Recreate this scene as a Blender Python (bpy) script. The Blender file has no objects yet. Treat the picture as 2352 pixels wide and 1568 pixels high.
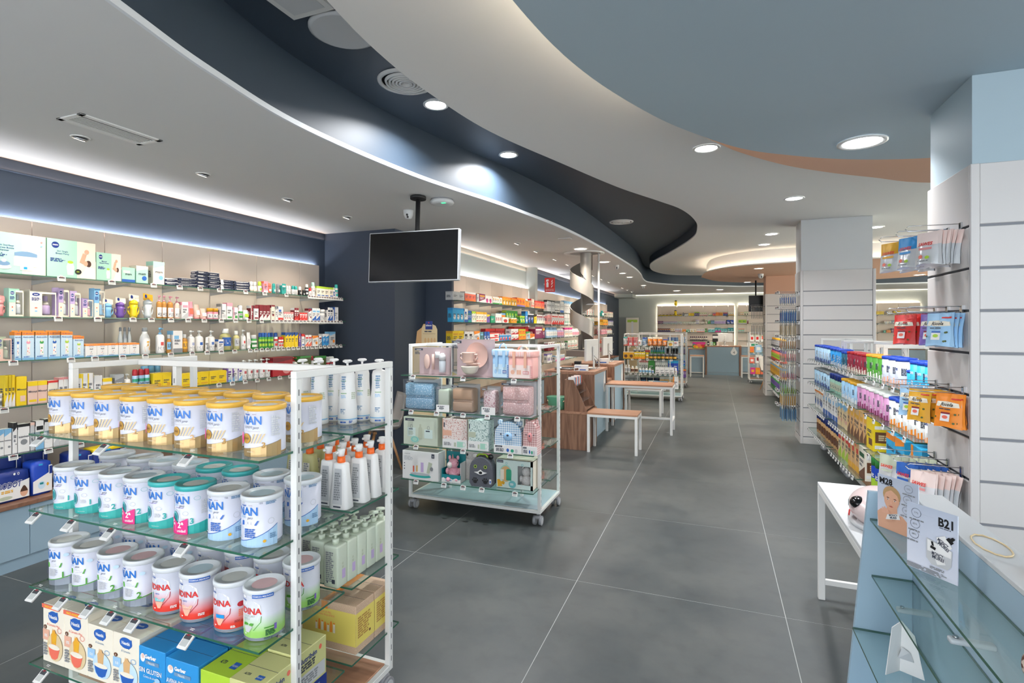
import bpy, bmesh, math, random
from mathutils import Vector, Matrix
sc=bpy.context.scene
PI=math.pi
# ---------------------------------------------------------------- camera
cam_d=bpy.data.cameras.new('camera'); cam=bpy.data.objects.new('camera',cam_d); sc.collection.objects.link(cam)
cam.location=(0,0,1.63); cam.rotation_euler=(PI/2,0,math.radians(21.05))
cam_d.sensor_width=36; cam_d.lens=18.505; cam_d.shift_y=-34/2352; cam_d.clip_start=.05
sc.camera=cam
# ---------------------------------------------------------------- world, exposure
w=bpy.data.worlds.new('daylight'); sc.world=w; w.use_nodes=True
w.node_tree.nodes['Background'].inputs[0].default_value=(.88,.93,1,1); w.node_tree.nodes['Background'].inputs[1].default_value=2.2
sc.view_settings.view_transform='Standard'; sc.view_settings.look='None'; sc.view_settings.exposure=0.78; sc.view_settings.gamma=1
sc.view_settings.use_curve_mapping=False
sc.cycles.max_bounces=9; sc.cycles.diffuse_bounces=5; sc.cycles.glossy_bounces=3; sc.cycles.transmission_bounces=4; sc.cycles.transparent_max_bounces=24
sc.cycles.caustics_reflective=False; sc.cycles.caustics_refractive=False; sc.cycles.sample_clamp_indirect=4; sc.cycles.use_denoising=True
# ---------------------------------------------------------------- lights
def area(name,loc,rot,sx,sy,power,col=(1,1,1),spread=180,shape='RECTANGLE'):
    l=bpy.data.lights.new(name,'AREA'); l.shape=shape; l.size=sx
    if shape=='RECTANGLE': l.size_y=sy
    l.energy=power; l.color=col; l.spread=math.radians(spread)
    o=bpy.data.objects.new(name,l); o.location=loc; o.rotation_euler=rot; sc.collection.objects.link(o); return o
WARM=(1,.86,.70); NEUT=(1,.955,.90); COOL=(.88,.94,1)
area('shopfront_daylight',(0,-2.7,1.75),(-PI/2,0,0),9.5,2.4,540,(.98,.985,1))       # faces +Y
area('side_window_daylight',(7.2,2.0,1.7),(0,-PI/2,0),2.3,6.5,430,(.98,.985,1))      # faces -X
area('far_side_fill',(7.2,12.5,1.7),(0,-PI/2,0),2.3,9,480,(1,.92,.82))  # added fill for the far half; the wall has no window here
area('ceiling_fill_front',(0,-2.6,.35),(-PI/2-.75,0,0),9,.6,700,(1,.99,.98))  # added upward lamp standing in for pavement bounce, lifts the ceiling
area('ceiling_fill_side',(7.1,2.2,.35),(0,-PI/2-.7,0),.6,7,420,(1,.99,.98))  # same added ceiling fill, low beside the side window
area('ceiling_fill_far',(7.1,12.5,.35),(0,-PI/2-.7,0),.6,9,420,(1,.9,.8))  # added upward fill for the far ceiling, no real source there
# ---------------------------------------------------------------- materials
HEX=dict(amber='b5813c',amberj='c98a35',aqua='6fb9bd',azure='2e8fd0',azurel='9cc4e4',babyblue='9cc3e6',babypink='eeb3ac',black='17181b',blackc='1b1b1d',
blue='2a5fb0',blush='e6c3b4',blushb='d3aaa7',blushl='eed9d2',brown='6b4227',clear='cfd6da',coral='e8705a',cream='ece4d2',crimson='b01f2c',crimsond='8a1d36',
cyan='2fa8dc',denim='6f9dbd',dgreen='1f5a36',emerald='1f9467',ginghb='bcd4e8',ginghp='d8aaa8',gold='e3a92c',green='3f9a46',grey='85888c',icelav='c9cfe0',
lblue='a9cbe6',leaf='4f9b35',lgrey='c2c4c6',lilac='bfa9d2',lime='a9cc3a',magenta='d2328a',maroon='7d1526',mauve='bfa8a8',mgreen='2f9a78',mint='a5d3c0',
mintl='cfe0da',navy='17223f',navyb='16307f',oil='c3bd82',olive='4d5a2c',orange='ee8a26',orchid='c58bb4',paleblue='c3dcec',petrol='1f5e78',pink='ea9fb0',
plate='d8b3a6',plum='7c2a55',plumd='3c1f3c',purple='6f4fa0',red='d3302c',rose='d98f8f',rosedot='e3c6c6',royal='1c46b4',sage='b7bfa9',sagel='c8d1bf',
salmon='e2ad94',sand='dcc59a',silver='b6babd',sky='7db6dd',steel='6c8fb0',tan='d7ac78',tanb='bb9a80',teal='2fa7a0',tealb='17828a',tealg='5f9094',
violet='7a62b0',violetd='4d3c6a',white='e9e8e6',yellow='f0cf1c',cerulean='0f8fd6',khaki='c9c98a',hotpink='e2297f',goldm='b38a45',labelb='9fc4dc',ink='3c4250',
skin='dca98c',hair='b89468',hairb='4a2f22',lipst='b05a50',honey='e5a04a')
MATS={}
def mat(name,col=None,rough=.5,metal=0,emit=0,ecol=None,alpha=None,spec=.5,coat=0):
    if name in MATS: return MATS[name]
    m=bpy.data.materials.new(name); m.use_nodes=True; b=m.node_tree.nodes['Principled BSDF']
    if col is None: col=HEX[name]
    if isinstance(col,str): col=tuple(lin(int(col[i:i+2],16)/255) for i in (0,2,4))
    b.inputs['Base Color'].default_value=(*col,1); b.inputs['Roughness'].default_value=rough; b.inputs['Metallic'].default_value=metal
    b.inputs['Specular IOR Level'].default_value=spec; b.inputs['Coat Weight'].default_value=coat
    if emit: b.inputs['Emission Color'].default_value=(*(ecol or col),1); b.inputs['Emission Strength'].default_value=emit
    if alpha is not None: b.inputs['Alpha'].default_value=alpha
    MATS[name]=m; return m
def lin(c): return c/12.92 if c<=.04045 else ((c+.055)/1.055)**2.4
def hexc(h): return tuple(lin(int(h[i:i+2],16)/255) for i in (0,2,4))
def nodes(m): return m.node_tree.nodes,m.node_tree.links,m.node_tree.nodes['Principled BSDF']
def glassy(name,tint,gloss=.12,rough=.02,dens=0.0,dcol=(1,1,1)):
    m=bpy.data.materials.new(name); m.use_nodes=True; n=m.node_tree.nodes; l=m.node_tree.links; n.remove(n['Principled BSDF']); out=n['Material Output']
    t=n.new('ShaderNodeBsdfTransparent'); t.inputs[0].default_value=(*tint,1)
    g=n.new('ShaderNodeBsdfGlossy'); g.inputs['Roughness'].default_value=rough
    lw=n.new('ShaderNodeLayerWeight'); lw.inputs[0].default_value=.5
    f=n.new('ShaderNodeMath'); f.operation='POWER'; f.inputs[1].default_value=4.2; l.new(lw.outputs['Facing'],f.inputs[0])
    f2=n.new('ShaderNodeMath'); f2.operation='MULTIPLY_ADD'; f2.inputs[1].default_value=.75; f2.inputs[2].default_value=.035; l.new(f.outputs[0],f2.inputs[0])
    mx=n.new('ShaderNodeMixShader'); l.new(f2.outputs[0],mx.inputs[0]); 
    a=t
    if dens:
        d=n.new('ShaderNodeBsdfDiffuse'); d.inputs[0].default_value=(*dcol,1); m2=n.new('ShaderNodeMixShader'); m2.inputs[0].default_value=dens
        l.new(t.outputs[0],m2.inputs[1]); l.new(d.outputs[0],m2.inputs[2]); a=m2
    l.new(a.outputs[0],mx.inputs[1]); l.new(g.outputs[0],mx.inputs[2]); l.new(mx.outputs[0],out.inputs[0]); MATS[name]=m; return m
def speckle(m,c1,c2,scale,detail=4,bump=0,stretch=(1,1,1),lo=.35,hi=.65,rough=None):
    n,l,b=nodes(m); tc=n.new('ShaderNodeTexCoord'); mp=n.new('ShaderNodeMapping'); mp.inputs['Scale'].default_value=stretch
    ns=n.new('ShaderNodeTexNoise'); ns.inputs['Scale'].default_value=scale; ns.inputs['Detail'].default_value=detail
    r=n.new('ShaderNodeValToRGB'); r.color_ramp.elements[0].position=lo; r.color_ramp.elements[1].position=hi
    r.color_ramp.elements[0].color=(*c1,1); r.color_ramp.elements[1].color=(*c2,1)
    l.new(tc.outputs['Object'],mp.inputs[0]); l.new(mp.outputs[0],ns.inputs['Vector']); l.new(ns.outputs[0],r.inputs[0]); l.new(r.outputs[0],b.inputs['Base Color'])
    if bump:
        bp=n.new('ShaderNodeBump'); bp.inputs['Strength'].default_value=bump; bp.inputs['Distance'].default_value=.002; l.new(ns.outputs[0],bp.inputs['Height']); l.new(bp.outputs[0],b.inputs['Normal'])
    if rough:
        mr=n.new('ShaderNodeMapRange'); mr.inputs['To Min'].default_value=rough[0]; mr.inputs['To Max'].default_value=rough[1]; l.new(ns.outputs[0],mr.inputs['Value']); l.new(mr.outputs[0],b.inputs['Roughness'])
    return m
for k in HEX: mat(k,rough=.42)
M_white=mat('white_paint','c9cbcc',.6); M_ceil=mat('ceiling_white','d6d6d6',.75); M_wallg=mat('wall_grey','aeb3af',.7)
M_navy=mat('wall_navy','3a4454',.55); M_navyc=mat('ceiling_navy','303d4b',.5); M_blue=mat('ceiling_blue','a0b0b9',.6)
M_salm=mat('salmon_paint','c39a82',.6); M_cold=mat('pillar_pale_blue','a3b6bf',.6)
M_frame=mat('white_metal','dededb',.35); M_lam=mat('white_laminate','cbc8c6',.3); M_panel=mat('panel_cream','e2d2c5',.55)
M_alu=mat('aluminium','a9abad',.3,.9); M_chrome=mat('chrome','c9cbcd',.12,1); M_steel=mat('brushed_steel','8f8b86',.42,.35)
M_cab=mat('cabinet_blue','8da4b3',.45); M_tvf=mat('tv_frame','b9bcc0',.35,.3); M_scr=mat('tv_screen','08090b',.16); M_rub=mat('black_rubber','1a1a1c',.6)
M_scr2=mat('epaper','b3b6b4',.5); M_dark=mat('slot_dark','3a3d42',.7); M_slot=mat('recess_dark','7b7d84',.6); M_led=mat('led_cool','ffffff',.5,0,32,(.97,.97,1)); M_ledw=mat('led_warm','ffffff',.5,0,18,(1,.88,.70)); M_ledc=mat('led_lip','ffffff',.5,0,14,(1,.76,.60))
M_lamp=mat('lamp_glow','ffffff',.5,0,16,(.97,.98,1)); M_lampw=mat('lamp_glow_warm','ffffff',.5,0,9,(1,.88,.76))
M_tub=mat('grey_plastic','8a8b8f',.4); M_wheel=mat('wheel_grey','b8babd',.4)
M_glass=glassy('shelf_glass',(.90,.95,.93),dens=.04,dcol=(.7,.8,.78)); M_edge=mat('glass_edge','2f5f4c',.15,0,0); M_clearp=glassy('clear_plastic',(.95,.96,.97),rough=.08,dens=.03,dcol=(.85,.87,.9))
M_film=glassy('clear_film',(.93,.94,.96),rough=.15,dens=.22,dcol=(.8,.84,.9)); M_frost=mat('frosted_lid','b9bfc4',.3); M_chair=mat('chair_shell','c3bdb8',.35)
M_vent=mat('vent_black','0b0b0c',.9,spec=.1); M_cove=mat('led_cove','ffffff',.5,0,34,(1,.84,.62)); M_lip=mat('ceiling_edge_white','dfe3e8',.5)
# wood
def wood(name,c1,c2,st,rough=.4):
    m=mat(name,c1,rough); n,l,b=nodes(m); tc=n.new('ShaderNodeTexCoord'); mp=n.new('ShaderNodeMapping'); mp.inputs['Scale'].default_value=st
    ns=n.new('ShaderNodeTexNoise'); ns.inputs['Scale'].default_value=3; ns.inputs['Detail'].default_value=7; ns.inputs['Distortion'].default_value=1.1
    r=n.new('ShaderNodeValToRGB'); r.color_ramp.elements[0].position=.36; r.color_ramp.elements[1].position=.64; r.color_ramp.elements[0].color=(*hexc(c2),1); r.color_ramp.elements[1].color=(*hexc(c1),1)
    l.new(tc.outputs['Object'],mp.inputs[0]); l.new(mp.outputs[0],ns.inputs['Vector']); l.new(ns.outputs[0],r.inputs[0]); l.new(r.outputs[0],b.inputs['Base Color']); return m
M_wood=wood('walnut','8d6a55','664837',(7,7,.6)); M_woodt=wood('walnut_top','a87f66','8a6450',(6,.7,7)); M_woodx=wood('oak_table','b98a6c','a0755a',(.7,6,7)); M_leg=wood('beech','b98a5e','a3764c',(9,9,1)); M_wcount=wood('counter_wood','8a6450','714e3c',(6,.5,7))
M_tile=mat('floor_tile','5c6263',.3)
def tilemat(m):
    n,l,b=nodes(m); g=n.new('ShaderNodeNewGeometry'); a=n.new('ShaderNodeTexNoise'); a.inputs['Scale'].default_value=1.3; a.inputs['Detail'].default_value=9; a.inputs['Roughness'].default_value=.62
    c=n.new('ShaderNodeTexNoise'); c.inputs['Scale'].default_value=9; c.inputs['Detail'].default_value=6
    l.new(g.outputs['Position'],a.inputs['Vector']); l.new(g.outputs['Position'],c.inputs['Vector'])
    r=n.new('ShaderNodeValToRGB'); r.color_ramp.elements[0].position=.34; r.color_ramp.elements[1].position=.66
    r.color_ramp.elements[0].color=(*hexc('3f4547'),1); r.color_ramp.elements[1].color=(*hexc('565957'),1); l.new(a.outputs[0],r.inputs[0])
    r2=n.new('ShaderNodeValToRGB'); r2.color_ramp.elements[0].position=.25; r2.color_ramp.elements[1].position=.5; r2.color_ramp.elements[0].color=(.72,.72,.72,1); r2.color_ramp.elements[1].color=(1,1,1,1); l.new(c.outputs[0],r2.inputs[0])
    mx=n.new('ShaderNodeMixRGB'); mx.blend_type='MULTIPLY'; mx.inputs[0].default_value=.6; l.new(r.outputs[0],mx.inputs[1]); l.new(r2.outputs[0],mx.inputs[2]); l.new(mx.outputs[0],b.inputs['Base Color'])
    mr=n.new('ShaderNodeMapRange'); mr.inputs['To Min'].default_value=.3; mr.inputs['To Max'].default_value=.5; l.new(a.outputs[0],mr.inputs['Value']); l.new(mr.outputs[0],b.inputs['Roughness'])
tilemat(M_tile); M_grout=mat('grout','a3a6a4',.7)
speckle(mat('terry_grey','5a5c62',.9),hexc('505258'),hexc('646670'),220,3,.3); speckle(mat('terry_pink','e0a3b0',.95),hexc('d893a4'),hexc('e9b4bf'),160,3,.6)
speckle(mat('terry_white','ded8d4',.95),hexc('d2cbc6'),hexc('e8e4e0'),160,3,.6); speckle(mat('cork_paper','c9ab90',.8),hexc('b8967a'),hexc('d8bfa6'),420,2,0)
for nm,a,b_ in (('dot_blush','eadcd6','c98f86'),('dot_mint','d3e2dd','7f9c98'),('dot_rose','e6cdcd','b97a82'),('dot_denim','7fa8c4','b9cfdd'),('dot_pinkbag','d3aaa7','e8cfcc')):
    speckle(mat(nm,a,.6),hexc(a),hexc(b_),95,1,0,lo=.575,hi=.60)
def gingham(name,ca,cb,f=55):
    m=mat(name,ca,.8); n,l,b=nodes(m); tc=n.new('ShaderNodeTexCoord'); sp=n.new('ShaderNodeSeparateXYZ'); l.new(tc.outputs['Object'],sp.inputs[0]); o=[]
    for ax in (0,2):
        mu=n.new('ShaderNodeMath'); mu.operation='MULTIPLY'; mu.inputs[1].default_value=f; l.new(sp.outputs[ax],mu.inputs[0])
        fr=n.new('ShaderNodeMath'); fr.operation='FRACT'; l.new(mu.outputs[0],fr.inputs[0]); gt=n.new('ShaderNodeMath'); gt.operation='GREATER_THAN'; gt.inputs[1].default_value=.5; l.new(fr.outputs[0],gt.inputs[0]); o.append(gt)
    ad=n.new('ShaderNodeMath'); ad.operation='ADD'; l.new(o[0].outputs[0],ad.inputs[0]); l.new(o[1].outputs[0],ad.inputs[1]); h=n.new('ShaderNodeMath'); h.operation='MULTIPLY'; h.inputs[1].default_value=.5; l.new(ad.outputs[0],h.inputs[0])
    mx=n.new('ShaderNodeMixRGB'); l.new(h.outputs[0],mx.inputs[0]); mx.inputs[1].default_value=(*hexc(ca),1); mx.inputs[2].default_value=(*hexc(cb),1); l.new(mx.outputs[0],b.inputs['Base Color']); return m
gingham('gingham_blue','e6eaee','7fa9cc'); gingham('gingham_pink','e4c9c6','b8807f')
for nm,c,r_,me in (('can_white','d3d5e2',.28,.0),('can_gold','c0a272',.25,.6),('can_silver','a9b0bd',.25,.6),('lid_gold','e2b044',.35,0),('lid_teal','3fa9a8',.3,0),('lid_clear','d3d7da',.28,0),('lid_well','cfcfc9',.3,0),('lid_well_blue','bfd3dc',.3,0),('lid_well_pink','dfb9ba',.3,0)):
    mat(nm,c,r_,me)
def gradmat(name,c0,c1,z0,z1,rough=.28):    # printed colour blend up the tin
    m=mat(name,c0,rough); n,l,b=nodes(m); tc=n.new('ShaderNodeTexCoord'); sp=n.new('ShaderNodeSeparateXYZ'); mr=n.new('ShaderNodeMapRange'); mr.inputs[1].default_value=z0; mr.inputs[2].default_value=z1
    mx=n.new('ShaderNodeMixRGB'); l.new(tc.outputs['Object'],sp.inputs[0]); l.new(sp.outputs[2],mr.inputs[0]); l.new(mr.outputs[0],mx.inputs[0]); mx.inputs[1].default_value=(*hexc(c0),1); mx.inputs[2].default_value=(*hexc(c1),1); l.new(mx.outputs[0],b.inputs['Base Color'])
gradmat('tin_red','d93a2c','c3c6d2',.03,.085); gradmat('tin_green','93c763','c9ccd6',.03,.085); gradmat('poster_grey','dfe2ee','98a5b8',0,.26,.35); gradmat('sky_print','f3f0ea','cfe2ef',0,.2)
# ---------------------------------------------------------------- mesh builder
TXT={}
def text2d(s,bold=0.0,shear=0.0):
    k=(s,bold,shear)
    if k in TXT: return TXT[k]
    c=bpy.data.curves.new('t','FONT'); c.body=s; c.resolution_u=2; c.offset=bold; c.shear=shear; c.size=1
    o=bpy.data.objects.new('t',c); sc.collection.objects.link(o); dg=bpy.context.evaluated_depsgraph_get(); dg.update()
    me=bpy.data.meshes.new_from_object(o.evaluated_get(dg)); vs=[(v.co.x,v.co.y) for v in me.vertices]; fs=[tuple(p.vertices) for p in me.polygons]
    bpy.data.objects.remove(o); bpy.data.curves.remove(c); bpy.data.meshes.remove(me)
    if vs:
        x0=min(v[0] for v in vs); x1=max(v[0] for v in vs); y0=min(v[1] for v in vs); y1=max(v[1] for v in vs)
    else: x0=x1=y0=y1=0
    TXT[k]=(vs,fs,x0,x1,y0,max(y1,y0+.01)); return TXT[k]
class MB:
    def __init__(s): s.v=[];s.f=[];s.mi=[];s.sm=[];s.ms=[]
    def m(s,mt):
        if isinstance(mt,str): mt=MATS[mt]
        if mt not in s.ms: s.ms.append(mt)
        return s.ms.index(mt)
    def add(s,vs,fs,mt,smooth=False):
        b=len(s.v); s.v+=[tuple(v) for v in vs]; k=s.m(mt)
        for f in fs: s.f.append(tuple(b+i for i in f)); s.mi.append(k); s.sm.append(smooth)
        return s
    def box(s,x0,x1,y0,y1,z0,z1,mt):
        return s.add([(x,y,z) for z in (z0,z1) for y in (y0,y1) for x in (x0,x1)],[(0,2,3,1),(4,5,7,6),(0,1,5,4),(2,6,7,3),(0,4,6,2),(1,3,7,5)],mt)
    def rbox(s,x0,x1,y0,y1,z0,z1,mt,r=.004,seg=1,smooth=False):
        bm=bmesh.new(); bmesh.ops.create_cube(bm,size=1)
        for v in bm.verts: v.co=Vector((x0+(v.co.x+.5)*(x1-x0),y0+(v.co.y+.5)*(y1-y0),z0+(v.co.z+.5)*(z1-z0)))
        bmesh.ops.bevel(bm,geom=bm.edges[:],offset=min(r,.49*min(x1-x0,y1-y0,z1-z0)),segments=seg,affect='EDGES',profile=.5)
        bm.verts.ensure_lookup_table(); s.add([v.co[:] for v in bm.verts],[tuple(v.index for v in f.verts) for f in bm.faces],mt,smooth); bm.free(); return s
    def quad(s,p,mt): return s.add(p,[tuple(range(len(p)))],mt)
    def lathe(s,prof,mt,seg=20,cx=0,cy=0,sx=1,sy=1,cap0=True,cap1=True,sq=0):
        vs=[];fs=[]
        for r,z in prof:
            for i in range(seg):
                a=2*PI*(i+.5)/seg; c,d=math.cos(a),math.sin(a)
                if sq:  # superellipse
                    e=1/(abs(c)**sq+abs(d)**sq)**(1/sq); c*=e; d*=e
                vs.append((cx+r*c*sx,cy+r*d*sy,z))
        for j in range(len(prof)-1):
            for i in range(seg): fs.append((j*seg+i,j*seg+(i+1)%seg,(j+1)*seg+(i+1)%seg,(j+1)*seg+i))
        s.add(vs,fs,mt,True)
        n=len(s.v)-len(vs)
        k=s.m(mt)
        if cap0: s.f.append(tuple(n+i for i in reversed(range(seg)))); s.mi.append(k); s.sm.append(False)
        if cap1: s.f.append(tuple(n+(len(prof)-1)*seg+i for i in range(seg))); s.mi.append(k); s.sm.append(False)
        return s
    def cyl(s,p0,p1,r,mt,seg=10,r2=None):
        p0=Vector(p0);p1=Vector(p1);d=(p1-p0).normalized(); u=d.orthogonal().normalized(); v=d.cross(u); r2=r if r2 is None else r2
        vs=[tuple(p+(u*math.cos(2*PI*i/seg)+v*math.sin(2*PI*i/seg))*rr) for p,rr in ((p0,r),(p1,r2)) for i in range(seg)]
        s.add(vs,[(i,(i+1)%seg,seg+(i+1)%seg,seg+i) for i in range(seg)],mt,True); b=len(s.v)-2*seg; k=s.m(mt)
        s.f+= [tuple(b+i for i in reversed(range(seg))),tuple(b+seg+i for i in range(seg))]; s.mi+=[k,k]; s.sm+=[False,False]; return s
    def tube(s,pts,r,mt,seg=6):
        pts=[Vector(p) for p in pts]; vs=[];fs=[]
        for i,p in enumerate(pts):
            d=(pts[min(i+1,len(pts)-1)]-pts[max(i-1,0)]).normalized(); u=d.cross(Vector((0,0,1)));
            if u.length<.05: u=d.cross(Vector((0,1,0)))
            u.normalize(); v=d.cross(u)
            vs+=[tuple(p+(u*math.cos(2*PI*k/seg)+v*math.sin(2*PI*k/seg))*r) for k in range(seg)]
        for i in range(len(pts)-1):
            for k in range(seg): fs.append((i*seg+k,i*seg+(k+1)%seg,(i+1)*seg+(k+1)%seg,(i+1)*seg+k))
        fs+=[tuple(reversed(range(seg))),tuple((len(pts)-1)*seg+k for k in range(seg))]
        return s.add(vs,fs,mt,True)
    def prism(s,poly,z0,z1,mt,mt_side=None):
        n=len(poly); s.add([(x,y,z0) for x,y in poly]+[(x,y,z1) for x,y in poly],[tuple(reversed(range(n))),tuple(range(n,2*n))],mt)
        b=len(s.v)-2*n; k=s.m(mt_side or mt)
        for i in range(n): s.f.append((b+i,b+(i+1)%n,b+n+(i+1)%n,b+n+i)); s.mi.append(k); s.sm.append(False)
        return s
    def ball(s,c,rx,ry,rz,mt,seg=12,rings=8):
        pr=[(max(1e-4,math.sin(PI*i/rings)),-math.cos(PI*i/rings)*rz+c[2]) for i in range(rings+1)]
        return s.lathe(pr,mt,seg,c[0],c[1],rx,ry,False,False)
    def build(s,name,parent=None,loc=None,rotz=0,rot=None):
        me=bpy.data.meshes.new(name); me.from_pydata(s.v,[],s.f); 
        for mt in s.ms: me.materials.append(mt)
        me.polygons.foreach_set('material_index',s.mi); me.polygons.foreach_set('use_smooth',s.sm); me.update()
        o=bpy.data.objects.new(name,me); sc.collection.objects.link(o)
        if parent: o.parent=parent
        if loc: o.location=loc
        if rotz: o.rotation_euler=(0,0,rotz)
        if rot: o.rotation_euler=rot
        return o
# printed marks: mapper(x metres from centre, z metres up, proud) -> point
def flat(y): return lambda x,z,o:(x,y-o,z)
def drum(r): return lambda x,z,o:((r+o)*math.sin(x/r),-(r+o)*math.cos(x/r),z)
def prints(b,mp,W,H,items,e0=.0006,ds=.012):
    for q,it in enumerate(items):
        e=e0+.00022*q; k=it[0]
        X=lambda x:(x-.5)*W
        if k=='r':
            _,x0,z0,x1,z1,c=it; n=max(1,int(abs(x1-x0)*W/ds)) if mp.__code__.co_freevars==('r',) else 1
            vs=[];
            for i in range(n+1):
                x=X(x0+(x1-x0)*i/n); vs+=[mp(x,z0*H,e),mp(x,z1*H,e)]
            b.add(vs,[(2*i,2*i+2,2*i+3,2*i+1) for i in range(n)],c)
        elif k=='t':
            _,s_,cx,cz,h,c=it[:6]; o=it[6] if len(it)>6 else {}
            vs,fs,x0,x1,y0,y1=text2d(s_,o.get('b',0),o.get('s',0))
            if not vs: continue
            k_=h*H/(.73 if not o.get('lc') else .73); wd=(x1-x0)*k_
            mw=o.get('w',.9)*W; kx=k_ if wd<=mw else k_*mw/wd
            rr=o.get('r',0); ca,sa=math.cos(rr),math.sin(rr); xm=(x0+x1)/2; pts=[]
            for x,y in vs:
                a=(x-xm)*kx; d=(y-.36)*k_; a,d=a*ca-d*sa,a*sa+d*ca
                pts.append(mp(X(cx)+a,cz*H+d,e))
            b.add(pts,fs,c)
        elif k=='d':
            _,cx,cz,rx,rz,c=it; n=18; ring=[(X(cx)+rx*W*math.cos(2*PI*i/n),cz*H+rz*H*math.sin(2*PI*i/n)) for i in range(n)]
            b.add([mp(X(cx),cz*H,e)]+[mp(x,z,e) for x,z in ring],[(0,1+i,1+(i+1)%n) for i in range(n)],c)
        elif k=='o':   # ring
            _,cx,cz,rx,rz,t,c=it; n=20; vs=[]
            for i in range(n):
                a=2*PI*i/n
                for f in (1,1-t): vs.append(mp(X(cx)+f*rx*W*math.cos(a),cz*H+f*rz*H*math.sin(a),e))
            b.add(vs,[(2*i,2*i+1,(2*i+3)%(2*n),(2*i+2)%(2*n)) for i in range(n)],c)
        elif k=='p':
            _,pts,c=it; b.add([mp(X(x),z*H,e) for x,z in pts],[tuple(range(len(pts)))],c)
        elif k=='b':   # strip between two curves
            _,pts,c=it; vs=[]
            for x,za,zb in pts: vs+=[mp(X(x),za*H,e),mp(X(x),zb*H,e)]
            b.add(vs,[(2*i,2*i+2,2*i+3,2*i+1) for i in range(len(pts)-1)],c)
        elif k=='l':   # small print: broken lines
            _,x0,z0,x1,z1,n,c=it; rnd=random.Random(int(1000*x0+77*z0+n))
            for i in range(n):
                z=z1+(z0-z1)*(i+.5)/n; t=(z1-z0)/n*.36; x=x0; xe=x1-(x1-x0)*rnd.random()*.3
                while x<xe-.01:
                    l_=min(xe,x+(x1-x0)*(.12+.3*rnd.random())); p=[mp(X(x),(z-t)*H,e),mp(X(l_),(z-t)*H,e),mp(X(l_),(z+t)*H,e),mp(X(x),(z+t)*H,e)]; b.add(p,[(0,1,2,3)],c); x=l_+(x1-x0)*.05
    return b
# ---------------------------------------------------------------- tagging
USED={}
def tagp(o,label,cat,group=None,kind=None):
    o['label']=label; o['category']=cat
    if group: o['group']=group
    if kind: o['kind']=kind
    USED[label]=USED.get(label,0)+1
    return o
def empty(name,loc,rz=0):
    o=bpy.data.objects.new(name,None); o.empty_display_size=.05; sc.collection.objects.link(o); o.location=loc; o.rotation_euler=(0,0,rz); return o
def struct(o,label=None):
    o['kind']='structure'
    if label: o['label']=label
    return o
def dup(root,loc,rz):
    r=root.copy(); sc.collection.objects.link(r); r.location=loc; r.rotation_euler=(0,0,rz)
    for c in root.children:
        k=c.copy(); sc.collection.objects.link(k); k.parent=r; k.matrix_parent_inverse=c.matrix_parent_inverse
        for g in c.children:
            j=g.copy(); sc.collection.objects.link(j); j.parent=k
    return r
ORD=['','first','second','third','fourth','fifth','sixth','seventh','eighth','ninth','tenth','eleventh','twelfth','thirteenth','fourteenth','fifteenth']
# ---------------------------------------------------------------- setting
KIDS={}
_b=MB.build
def build(self,name,parent=None,**k):
    o=_b(self,name,parent,**k)
    if parent is not None: KIDS.setdefault(parent.name,[]).append(o)
    return o
MB.build=build
def dup(root,loc,rz):
    r=root.copy(); sc.collection.objects.link(r); r.location=loc; r.rotation_euler=(0,0,rz); KIDS[r.name]=[]
    for c in KIDS.get(root.name,[]):
        k=c.copy(); sc.collection.objects.link(k); k.parent=r; KIDS[r.name].append(k)
        for g in KIDS.get(c.name,[]):
            j=g.copy(); sc.collection.objects.link(j); j.parent=k
    return r
def lkid(o,parent): o.parent=parent; KIDS.setdefault(parent.name,[]).append(o); return o
def spline(p,n=8):
    out=[]
    for i in range(len(p)-1):
        a=p[max(i-1,0)];b=p[i];c=p[i+1];d=p[min(i+2,len(p)-1)]
        for k in range(n):
            t=k/n; out.append(tuple(.5*((2*b[j])+(-a[j]+c[j])*t+(2*a[j]-5*b[j]+4*c[j]-d[j])*t*t+(-a[j]+3*b[j]-3*c[j]+d[j])*t**3) for j in (0,1)))
    return out+[p[-1]]
fl=MB().box(-4.95,7.6,-3.1,21.5,-.05,-.0008,M_grout).build('floor'); struct(fl)
TX,TY,X0,Y0=1.197,1.285,-.825,3.304
tb=None
for i in range(-4,8):
    for j in range(-5,15):
        x=X0+i*TX; y=Y0+j*TY
        if x>7.5 or y>21.3: continue
        if tb is None: tb=MB().box(.002,TX-.002,.002,TY-.002,-.004,0,M_tile).build('tile',fl,loc=(x,y,0)); t=tb
        else: t=tb.copy(); sc.collection.objects.link(t); lkid(t,fl); t.location=(x,y,0); t.scale.x=1
        if x<-4.93: t.location.x=-4.93; t.scale.x=(x+TX+4.93)/TX
def wallbox(name,*a):
    return struct(MB().box(*a).build(name))
wallbox('wall_left',-5.0,-4.89,-3,5.7,0,3.4,M_navy)
wallbox('wall_left_pier',-5.0,-3.79,5.7,6.47,0,3.4,M_navy)
wallbox('wall_left_fin',-4.3,-3.38,6.47,6.53,0,3.4,M_navy)
wallbox('wall_left_middle',-3.85,-3.7,6.53,10.45,0,3.4,M_wallg)
wallbox('wall_left_column',-3.85,-3.50,10.45,10.6,0,3.4,M_wallg)
wallbox('wall_left_far',-3.9,-3.58,10.6,21.2,0,3.4,M_navy)
wallbox('wall_back',-4,7.7,21.2,21.35,0,3.4,M_wallg)
w=MB(); w.box(7.5,7.65,-3,-1.3,0,3.4,M_wallg); w.box(7.5,7.65,5.3,21.2,0,3.4,M_wallg); w.box(7.5,7.65,-1.3,5.3,0,.4,M_wallg); w.box(7.5,7.65,-1.3,5.3,2.85,3.4,M_wallg); struct(w.build('wall_right'))
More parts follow.
